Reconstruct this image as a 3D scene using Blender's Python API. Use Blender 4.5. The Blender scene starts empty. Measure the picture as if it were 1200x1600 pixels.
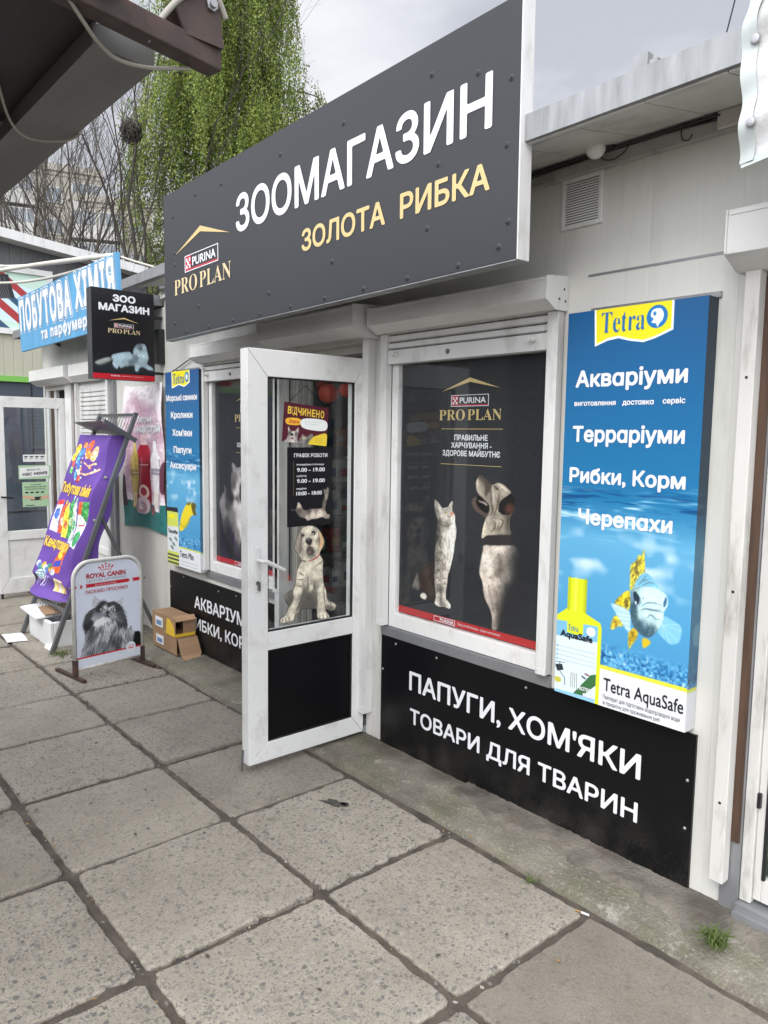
import bpy, math, random
import numpy as np
from mathutils import Vector, Matrix
sc = bpy.context.scene; COL = sc.collection
random.seed(11)
# ---------------------------------------------------------------- camera, sky, sun, exposure
cam = bpy.data.cameras.new('camera'); camo = bpy.data.objects.new('camera', cam); COL.objects.link(camo); sc.camera = camo
YAW, PIT, ROL = -0.863836939, -0.102032038, 0.0144934774
fw = Vector((math.sin(YAW)*math.cos(PIT), math.cos(YAW)*math.cos(PIT), math.sin(PIT)))
r0 = Vector((math.cos(YAW), -math.sin(YAW), 0)); u0 = r0.cross(fw)
rt = math.cos(ROL)*r0+math.sin(ROL)*u0; up = -math.sin(ROL)*r0+math.cos(ROL)*u0
M = Matrix((rt, up, -fw)).transposed().to_4x4(); M.translation = Vector((0, -2.5412, 1.65)); camo.matrix_world = M
cam.sensor_fit = 'VERTICAL'; cam.sensor_height = 36; cam.lens = 36*1179.18/1600; cam.clip_start = .02; cam.clip_end = 900
SUN_EL, SUN_AZ = math.radians(44), math.radians(155)      # azimuth clockwise from +Y: the bright part of the cloud is behind the camera, over the lane
w = bpy.data.worlds.new('World'); sc.world = w; w.use_nodes = True; nt = w.node_tree; N = nt.nodes; L = nt.links; N.clear()
def wn(t, **k):
    n = N.new(t)
    for a, b in k.items(): setattr(n, a, b)
    return n
out = wn('ShaderNodeOutputWorld'); bg = wn('ShaderNodeBackground'); sky = wn('ShaderNodeTexSky'); sky.sky_type = 'NISHITA'; sky.sun_disc = False
sky.sun_elevation = SUN_EL; sky.sun_rotation = SUN_AZ; sky.dust_density = 3
tc = wn('ShaderNodeTexCoord'); mp = wn('ShaderNodeMapping'); mp.inputs['Scale'].default_value = (1, 1, 2.6)
nz = wn('ShaderNodeTexNoise'); nz.inputs['Scale'].default_value = 2.9; nz.inputs['Detail'].default_value = 6; nz.inputs['Roughness'].default_value = .52
rp = wn('ShaderNodeValToRGB'); rp.color_ramp.elements[0].position = .36; rp.color_ramp.elements[1].position = .66
rp.color_ramp.elements[0].color = (5.2, 5.4, 5.95, 1); rp.color_ramp.elements[1].color = (8.4, 8.5, 8.8, 1)
L.new(tc.outputs['Generated'], mp.inputs['Vector']); L.new(mp.outputs['Vector'], nz.inputs['Vector']); L.new(nz.outputs['Fac'], rp.inputs['Fac'])
# an overcast dome is brighter high up and towards the veiled sun
dot = wn('ShaderNodeVectorMath', operation='DOT_PRODUCT'); dot.inputs[1].default_value = (math.sin(SUN_AZ)*math.cos(SUN_EL), math.cos(SUN_AZ)*math.cos(SUN_EL), math.sin(SUN_EL))
mr = wn('ShaderNodeMapRange'); mr.inputs['From Min'].default_value = .05; mr.inputs['From Max'].default_value = 1; mr.inputs['To Min'].default_value = 1.; mr.inputs['To Max'].default_value = 4.6
vm = wn('ShaderNodeVectorMath', operation='SCALE'); mx = wn('ShaderNodeMixRGB'); mx.inputs['Fac'].default_value = .9
L.new(tc.outputs['Generated'], dot.inputs[0]); L.new(dot.outputs['Value'], mr.inputs['Value']); L.new(rp.outputs['Color'], vm.inputs[0]); L.new(mr.outputs['Result'], vm.inputs['Scale'])
L.new(sky.outputs['Color'], mx.inputs['Color1']); L.new(vm.outputs['Vector'], mx.inputs['Color2']); L.new(mx.outputs['Color'], bg.inputs['Color']); L.new(bg.outputs['Background'], out.inputs['Surface'])
bg.inputs['Strength'].default_value = .1
sl = bpy.data.lights.new('sun', 'SUN'); sl.energy = 1.5; sl.angle = math.radians(28); sl.color = (1, .97, .92); so = bpy.data.objects.new('sun', sl); COL.objects.link(so)
sd = Vector((math.sin(SUN_AZ)*math.cos(SUN_EL), math.cos(SUN_AZ)*math.cos(SUN_EL), math.sin(SUN_EL))); so.rotation_euler = sd.to_track_quat('Z', 'Y').to_euler(); so.location = sd*20
vs = sc.view_settings; vs.view_transform = 'Standard'; vs.look = 'None'; vs.gamma = 1; vs.exposure = 0.26; vs.use_curve_mapping = False
# ---------------------------------------------------------------- helpers
def lin(c): c = c/255.; return c/12.92 if c <= .04045 else ((c+.055)/1.055)**2.4
def S(r, g, b): return (lin(r), lin(g), lin(b), 1)
def V(*a): return Vector(a)
def spl(pts, n=6):
    P = [V(*p) for p in pts]; o = []
    for i in range(len(P)-1):
        a, b, c, d = P[max(i-1, 0)], P[i], P[i+1], P[min(i+2, len(P)-1)]
        for k in range(n): t = k/n; o.append(.5*((2*b)+(c-a)*t+(2*a-5*b+4*c-d)*t*t+(3*b-a-3*c+d)*t**3))
    return o+[P[-1]]
class MB:
    def __init__(s): s.v = []; s.f = []; s.m = []
    def face(s, pts, m=0):
        b = len(s.v); s.v += [tuple(p) for p in pts]; s.f.append(tuple(range(b, b+len(pts)))); s.m.append(m); return s
    def hexa(s, P, m=0):
        b = len(s.v); s.v += [tuple(p) for p in P]
        for q in ((0, 3, 2, 1), (4, 5, 6, 7), (0, 1, 5, 4), (1, 2, 6, 5), (2, 3, 7, 6), (3, 0, 4, 7)): s.f.append(tuple(b+i for i in q)); s.m.append(m)
        return s
    def box(s, x0, x1, y0, y1, z0, z1, m=0):
        return s.hexa([(x0, y0, z0), (x1, y0, z0), (x1, y1, z0), (x0, y1, z0), (x0, y0, z1), (x1, y0, z1), (x1, y1, z1), (x0, y1, z1)], m)
    def obox(s, c, ax, ay, az, m=0):
        c, ax, ay, az = V(*c), V(*ax), V(*ay), V(*az)
        return s.hexa([c-ax-ay-az, c+ax-ay-az, c+ax+ay-az, c-ax+ay-az, c-ax-ay+az, c+ax-ay+az, c+ax+ay+az, c-ax+ay+az], m)
    def bar(s, p, q, w, h, m=0, upv=(0, 0, 1)):
        p, q = V(*p), V(*q); d = (q-p).normalized(); u = V(*upv)
        if abs(d.dot(u)) > .98: u = V(1, 0, 0)
        a = d.cross(u).normalized(); b = a.cross(d).normalized()
        return s.obox((p+q)/2, (q-p)/2, a*w/2, b*h/2, m)
    def prism(s, pts, ext, m=0):
        b = len(s.v); n = len(pts); e = V(*ext); s.v += [tuple(p) for p in pts]+[tuple(V(*p)+e) for p in pts]
        s.f.append(tuple(range(b, b+n))[::-1]); s.f.append(tuple(range(b+n, b+2*n))); s.m += [m, m]
        for i in range(n): j = (i+1) % n; s.f.append((b+i, b+j, b+n+j, b+n+i)); s.m.append(m)
        return s
    def tube(s, pts, r, n=6, m=0):
        P = [V(*p) for p in pts]; R = r if isinstance(r, (list, tuple)) else [r]*len(P); b0 = len(s.v); a = None
        for i, p in enumerate(P):
            d = (P[min(i+1, len(P)-1)]-P[max(i-1, 0)]).normalized()
            if a is None: a = d.orthogonal().normalized()
            a = (a-d*a.dot(d)).normalized(); c = d.cross(a)
            for k in range(n): t = 2*math.pi*k/n; s.v.append(tuple(p+(a*math.cos(t)+c*math.sin(t))*R[i]))
        for i in range(len(P)-1):
            for k in range(n): k2 = (k+1) % n; s.f.append((b0+i*n+k, b0+i*n+k2, b0+(i+1)*n+k2, b0+(i+1)*n+k)); s.m.append(m)
        s.f.append(tuple(range(b0, b0+n))[::-1]); e = b0+(len(P)-1)*n; s.f.append(tuple(range(e, e+n))); s.m += [m, m]; return s
    def lathe(s, c, ax, prof, n=16, m=0):
        c, ax = V(*c), V(*ax).normalized(); return s.tube([c+ax*z for z, r in prof], [max(r, 1e-4) for z, r in prof], n, m)
    def ball(s, c, r, n=16, m=0, sq=(1, 1, 1)):
        b = len(s.v); k = n//2
        for i in range(k+1):
            t = math.pi*i/k
            for j in range(n): p = 2*math.pi*j/n; s.v.append((c[0]+r*sq[0]*math.sin(t)*math.cos(p), c[1]+r*sq[1]*math.sin(t)*math.sin(p), c[2]+r*sq[2]*math.cos(t)))
        for i in range(k):
            for j in range(n): s.f.append((b+i*n+j, b+(i+1)*n+j, b+(i+1)*n+(j+1) % n, b+i*n+(j+1) % n)); s.m.append(m)
        return s
    def sheet(s, fn, nu, nv, m=0):
        b = len(s.v)
        for j in range(nv+1):
            for i in range(nu+1): s.v.append(tuple(fn(i/nu, j/nv)))
        for j in range(nv):
            for i in range(nu): a = b+j*(nu+1)+i; s.f.append((a, a+1, a+nu+2, a+nu+1)); s.m.append(m)
        return s
    def build(s, name, mats, parent=None, smooth=False, bevel=0):
        me = bpy.data.meshes.new(name); o0 = org(parent)
        me.from_pydata([(x-o0.x, y-o0.y, z-o0.z) for x, y, z in s.v], [], s.f)
        if not isinstance(mats, (list, tuple)): mats = [mats]
        for q in mats: me.materials.append(q)
        me.polygons.foreach_set('material_index', s.m)
        if smooth: me.polygons.foreach_set('use_smooth', [True]*len(s.f))
        me.update(); return link(name, me, parent, bevel)
ORG = {}
def org(p): return ORG.get(p.name, Vector((0, 0, 0))) if p else Vector((0, 0, 0))
def link(name, me, parent=None, bevel=0):
    o = bpy.data.objects.new(name, me); COL.objects.link(o)
    if parent: o.parent = parent; ORG[o.name] = org(parent)
    if bevel:
        b = o.modifiers.new('Bevel', 'BEVEL'); b.width = bevel; b.segments = 2; b.limit_method = 'ANGLE'; b.angle_limit = math.radians(50)
    return o
def thing(name, label, cat, loc=(0, 0, 0), group=None):
    o = bpy.data.objects.new(name, None); COL.objects.link(o); o.location = loc; ORG[o.name] = Vector(loc); o.empty_display_size = .1
    return tag(o, label, cat, group)
def tag(o, label, cat, group=None):
    o['label'] = label; o['category'] = cat
    if group: o['group'] = group
    return o
def struct(o): o['kind'] = 'structure'; return o
# ---- materials
def mat(name, col, rough=.5, var=.0, vscale=6., bump=0., bscale=60., metal=0., dirt=None, dscale=3., damt=.5, spec=.5, stretch=(1, 1, 1), coat=0.):
    m = bpy.data.materials.new(name); m.use_nodes = True; nt = m.node_tree; N = nt.nodes; L = nt.links; b = N['Principled BSDF']
    b.inputs['Roughness'].default_value = rough; b.inputs['Metallic'].default_value = metal; b.inputs['Specular IOR Level'].default_value = spec; b.inputs['Coat Weight'].default_value = coat
    tc = N.new('ShaderNodeTexCoord'); mp = N.new('ShaderNodeMapping'); mp.inputs['Scale'].default_value = stretch; L.new(tc.outputs['Object'], mp.inputs['Vector'])
    cur = None
    if var:
        n = N.new('ShaderNodeTexNoise'); n.inputs['Scale'].default_value = vscale; n.inputs['Detail'].default_value = 5; L.new(mp.outputs[0], n.inputs['Vector'])
        r = N.new('ShaderNodeValToRGB'); r.color_ramp.elements[0].position = .3; r.color_ramp.elements[1].position = .7
        r.color_ramp.elements[0].color = tuple(c*(1-var) for c in col[:3])+(1,); r.color_ramp.elements[1].color = tuple(min(1, c*(1+var*.6)) for c in col[:3])+(1,)
        L.new(n.outputs['Fac'], r.inputs['Fac']); cur = r.outputs['Color']
    else:
        r = N.new('ShaderNodeRGB'); r.outputs[0].default_value = col; cur = r.outputs[0]
    if dirt:
        n = N.new('ShaderNodeTexNoise'); n.inputs['Scale'].default_value = dscale; n.inputs['Detail'].default_value = 9; n.inputs['Roughness'].default_value = .68; L.new(mp.outputs[0], n.inputs['Vector'])
        q = N.new('ShaderNodeMapRange'); q.inputs['From Min'].default_value = .52; q.inputs['From Max'].default_value = .78; q.inputs['To Max'].default_value = damt; L.new(n.outputs['Fac'], q.inputs['Value'])
        x = N.new('ShaderNodeMixRGB'); x.inputs['Color2'].default_value = dirt; L.new(q.outputs[0], x.inputs['Fac']); L.new(cur, x.inputs['Color1']); cur = x.outputs['Color']
    L.new(cur, b.inputs['Base Color'])
    if bump:
        n = N.new('ShaderNodeTexNoise'); n.inputs['Scale'].default_value = bscale; n.inputs['Detail'].default_value = 4; L.new(mp.outputs[0], n.inputs['Vector'])
        p = N.new('ShaderNodeBump'); p.inputs['Strength'].default_value = bump; p.inputs['Distance'].default_value = .01; L.new(n.outputs['Fac'], p.inputs['Height']); L.new(p.outputs[0], b.inputs['Normal'])
    return m
def nodes(m): return m.node_tree.nodes, m.node_tree.links
def siding(name, col, pitch, depth=.4, dirt=S(120, 116, 104)):
    """vertical ribs in the sheet: thin grooves every `pitch` metres along x"""
    m = mat(name, col, .45, var=.06, vscale=1.2, dirt=dirt, dscale=2.2, damt=.4, stretch=(2.2, 2.2, .5)); N, L = nodes(m); b = N['Principled BSDF']
    tc = N.new('ShaderNodeTexCoord'); sp = N.new('ShaderNodeSeparateXYZ'); L.new(tc.outputs['Object'], sp.inputs[0])
    a = N.new('ShaderNodeMath'); a.operation = 'ADD'; L.new(sp.outputs['X'], a.inputs[0]); L.new(sp.outputs['Y'], a.inputs[1])
    d = N.new('ShaderNodeMath'); d.operation = 'DIVIDE'; d.inputs[1].default_value = pitch; L.new(a.outputs[0], d.inputs[0])
    f = N.new('ShaderNodeMath'); f.operation = 'FRACT'; L.new(d.outputs[0], f.inputs[0])
    p = N.new('ShaderNodeMath'); p.operation = 'PINGPONG'; p.inputs[1].default_value = .5; L.new(f.outputs[0], p.inputs[0])
    q = N.new('ShaderNodeMapRange'); q.interpolation_type = 'SMOOTHSTEP'; q.inputs['From Max'].default_value = .06; L.new(p.outputs[0], q.inputs['Value'])
    bp = N.new('ShaderNodeBump'); bp.inputs['Strength'].default_value = depth; bp.inputs['Distance'].default_value = .006; L.new(q.outputs[0], bp.inputs['Height']); L.new(bp.outputs[0], b.inputs['Normal'])
    return m
def glass(name, tint=(.86, .89, .88, 1), refl=1.):
    m = bpy.data.materials.new(name); m.use_nodes = True; N, L = nodes(m); N.clear()
    o = N.new('ShaderNodeOutputMaterial'); t = N.new('ShaderNodeBsdfTransparent'); t.inputs[0].default_value = tint; g = N.new('ShaderNodeBsdfGlossy'); g.inputs['Roughness'].default_value = .015; g.inputs[0].default_value = (1, 1, 1, 1)
    f = N.new('ShaderNodeLayerWeight'); f.inputs['Blend'].default_value = .5; p5 = N.new('ShaderNodeMath'); p5.operation = 'POWER'; p5.inputs[1].default_value = 5; L.new(f.outputs['Facing'], p5.inputs[0])
    k = N.new('ShaderNodeMath'); k.operation = 'MULTIPLY_ADD'; k.inputs[1].default_value = .9*refl; k.inputs[2].default_value = .036*refl; k.use_clamp = True; L.new(p5.outputs[0], k.inputs[0])
    x = N.new('ShaderNodeMixShader'); L.new(k.outputs[0], x.inputs[0]); L.new(t.outputs[0], x.inputs[1]); L.new(g.outputs[0], x.inputs[2]); L.new(x.outputs[0], o.inputs[0]); return m
def vcol_mat(name, rough=.4, spec=.5, coat=0.):
    m = bpy.data.materials.new(name); m.use_nodes = True; N, L = nodes(m); b = N['Principled BSDF']; b.inputs['Roughness'].default_value = rough; b.inputs['Specular IOR Level'].default_value = spec; b.inputs['Coat Weight'].default_value = coat
    a = N.new('ShaderNodeAttribute'); a.attribute_name = 'Col'; L.new(a.outputs['Color'], b.inputs['Base Color']); return m
PRINT = vcol_mat('printed_vinyl', .42, .4); PRINT_MATT = vcol_mat('printed_paper', .7, .25); PRINT_TARP = vcol_mat('printed_tarpaulin', .5, .3)
def picture(name, c, p0, du, dv, parent=None, m=None, gain=1.25, fn=None, crop=None, step=1):
    """a printed picture as a fine grid: one colour per grid point. p0 top left, du across, dv down (full size vectors)"""
    a = np.clip(c.a, 0, 255)/255.; a = np.where(a <= .04045, a/12.92, ((a+.055)/1.055)**2.4)*gain
    a = np.clip(a, 0, .86)[::step, ::step]; h, w = a.shape[:2]; U, Vv = np.meshgrid(np.linspace(0, 1, w), np.linspace(0, 1, h)); o0 = np.array(org(parent))
    if fn is not None: P = fn(U, Vv)-o0
    else: P = np.array(p0)[None, None]+U[..., None]*np.array(du)+Vv[..., None]*np.array(dv)-o0
    idx = np.arange(w*h).reshape(h, w); q = np.stack([idx[1:, :-1], idx[1:, 1:], idx[:-1, 1:], idx[:-1, :-1]], -1).reshape(-1, 4)
    if crop is not None:
        k = crop[::step, ::step] > .35; q = q[(k[1:, :-1] & k[1:, 1:] & k[:-1, 1:] & k[:-1, :-1]).reshape(-1)]
    me = bpy.data.meshes.new(name); me.vertices.add(w*h); me.vertices.foreach_set('co', P.reshape(-1).astype(np.float32)); n = len(q)
    me.loops.add(n*4); me.loops.foreach_set('vertex_index', q.reshape(-1).astype(np.int32)); me.polygons.add(n); me.polygons.foreach_set('loop_start', np.arange(0, n*4, 4, dtype=np.int32)); me.update(calc_edges=True); me.validate()
    at = me.color_attributes.new('Col', 'FLOAT_COLOR', 'POINT'); at.data.foreach_set('color', np.concatenate([a, np.ones((h, w, 1))], -1).reshape(-1).astype(np.float32)); me.materials.append(m or PRINT)
    return link(name, me, parent)
# ---- lettering: outlines of the built-in font, thickened by distance and cut into faces (marching squares)
def _outline(txt):
    c = bpy.data.curves.new('tmp', 'FONT'); c.body = txt; c.size = 1; c.resolution_u = 4; c.fill_mode = 'NONE'; o = bpy.data.objects.new('tmp', c); COL.objects.link(o)
    dg = bpy.context.evaluated_depsgraph_get(); ev = o.evaluated_get(dg); me = ev.to_mesh(); v = np.zeros(len(me.vertices)*3, np.float32); me.vertices.foreach_get('co', v); e = np.zeros(len(me.edges)*2, np.int32); me.edges.foreach_get('vertices', e)
    v = v.reshape(-1, 3)[:, :2].copy(); e = e.reshape(-1, 2).copy(); ev.to_mesh_clear(); bpy.data.objects.remove(o); bpy.data.curves.remove(c); return v, e
_G = {}; _HH = None
def glyph(ch, bold, res):
    global _HH
    k = (ch, round(bold, 4), res)
    if k in _G: return _G[k]
    if _HH is None: _HH = _outline('HH')[0][:, 0].max()
    adv = _outline('H'+ch+'H')[0][:, 0].max()-_HH; v, e = _outline(ch) if ch.strip() else (np.zeros((0, 2)), [])
    if len(v) == 0: _G[k] = (np.zeros((0, 2)), [], adv); return _G[k]
    h = 1./res; pad = max(bold, 0)+2*h; x0, y0 = v.min(0)-pad; x1, y1 = v.max(0)+pad; nx = int((x1-x0)/h)+2; ny = int((y1-y0)/h)+2
    X, Y = np.meshgrid(x0+h*np.arange(nx), y0+h*np.arange(ny)); X = X+1e-5; Y = Y+1.3e-5; d2 = np.full(X.shape, 1e9); ins = np.zeros(X.shape, bool)
    for i, j in e:
        ax, ay = v[i]; bx, by = v[j]; ux, uy = bx-ax, by-ay; l2 = ux*ux+uy*uy+1e-12
        t = np.clip(((X-ax)*ux+(Y-ay)*uy)/l2, 0, 1); d2 = np.minimum(d2, (X-ax-t*ux)**2+(Y-ay-t*uy)**2)
        if ay != by: ins ^= ((ay > Y) != (by > Y)) & (X < ux*(Y-ay)/uy+ax)
    f = np.where(ins, 1, -1)*np.sqrt(d2)+bold; pts = []; faces = []; I = f > 0
    for j in range(ny-1):
        i = 0
        while i < nx-1:
            c4 = (I[j, i], I[j, i+1], I[j+1, i+1], I[j+1, i])
            if all(c4):
                i2 = i
                while i2 < nx-1 and I[j, i2+1] and I[j+1, i2+1]: i2 += 1
                b = len(pts); pts += [(X[j, i], Y[j, i]), (X[j, i2], Y[j, i2]), (X[j+1, i2], Y[j+1, i2]), (X[j+1, i], Y[j+1, i])]; faces.append((b, b+1, b+2, b+3)); i = i2; continue
            if any(c4):
                cs = [(j, i), (j, i+1), (j+1, i+1), (j+1, i)]; poly = []
                for q in range(4):
                    A, B = cs[q], cs[(q+1) % 4]
                    if I[A]: poly.append((X[A], Y[A]))
                    if I[A] != I[B]: t = f[A]/(f[A]-f[B]); poly.append((X[A]+t*(X[B]-X[A]), Y[A]+t*(Y[B]-Y[A])))
                b = len(pts); pts += poly; faces.append(tuple(range(b, b+len(poly))))
            i += 1
    _G[k] = (np.array(pts), faces, adv); return _G[k]
CAP = None
def text2d(txt, bold=.02, res=34, track=0.):
    x = 0; P = []; F = []; n = 0
    for ch in txt:
        p, f, a = glyph(ch, bold, res)
        if len(p): P.append(p+np.array([x, 0])); F += [tuple(i+n for i in q) for q in f]; n += len(p)
        x += a+track
    return np.concatenate(P), F
class Letters:
    """collects printed words on one flat face: O origin (top left), U across and Vd down, full-size vectors; words are placed in 0..1 of that face"""
    def __init__(s, O, U, Vd, lift=.0018): s.O, s.U, s.D = V(*O), V(*U), V(*Vd); s.n = s.D.cross(s.U).normalized()*lift; s.P = []; s.F = []; s.k = 0
    def raw(s, uv, faces):
        O, U, D, n = map(np.array, (s.O, s.U, s.D, s.n)); uv = np.asarray(uv, float); s.P.append(O+uv[:, :1]*U+uv[:, 1:2]*D+n); s.F += [tuple(i+s.k for i in q) for q in faces]; s.k += len(uv); return s
    def word(s, txt, u0, u1, vb, vt, bold=.02, res=34, u_shift=0, track=0., slope=0.):
        """fit txt between u0 and u1, baseline vb, capital top vt"""
        global CAP
        if CAP is None: CAP = _outline('H')[0][:, 1].max()
        p, f = text2d(txt, bold, res, track); x0, x1 = p[:, 0].min(), p[:, 0].max(); u = u0+(p[:, 0]-x0)/(x1-x0)*(u1-u0); v = vb-(p[:, 1]+bold)/(CAP+2*bold)*(vb-vt)+slope*(u-u0)
        return s.raw(np.stack([u, v], -1), f)
    def poly(s, pts): return s.raw(pts, [tuple(range(len(pts)))])
    def rect(s, u0, v0, u1, v1): return s.poly([(u0, v0), (u0, v1), (u1, v1), (u1, v0)])
    def frame(s, u0, v0, u1, v1, du, dv): s.rect(u0, v0, u1, v0+dv); s.rect(u0, v1-dv, u1, v1); s.rect(u0, v0+dv, u0+du, v1-dv); return s.rect(u1-du, v0+dv, u1, v1-dv)
    def build(s, name, m, parent, xf=None):
        P = np.concatenate(s.P); P = xf(P) if xf else P; o0 = np.array(org(parent)); me = bpy.data.meshes.new(name); me.from_pydata((P-o0).tolist(), [], s.F); me.materials.append(m); me.update(); return link(name, me, parent)
SER = {c: chr(0x1D400+ord(c)-65) for c in 'ABCDEFGHIJKLMNOPQRSTUVWXYZ'}; SER.update({c: chr(0x1D41A+ord(c)-97) for c in 'abcdefghijklmnopqrstuvwxyz'})
def serif(t): return ''.join(SER.get(c, c) for c in t)
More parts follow.
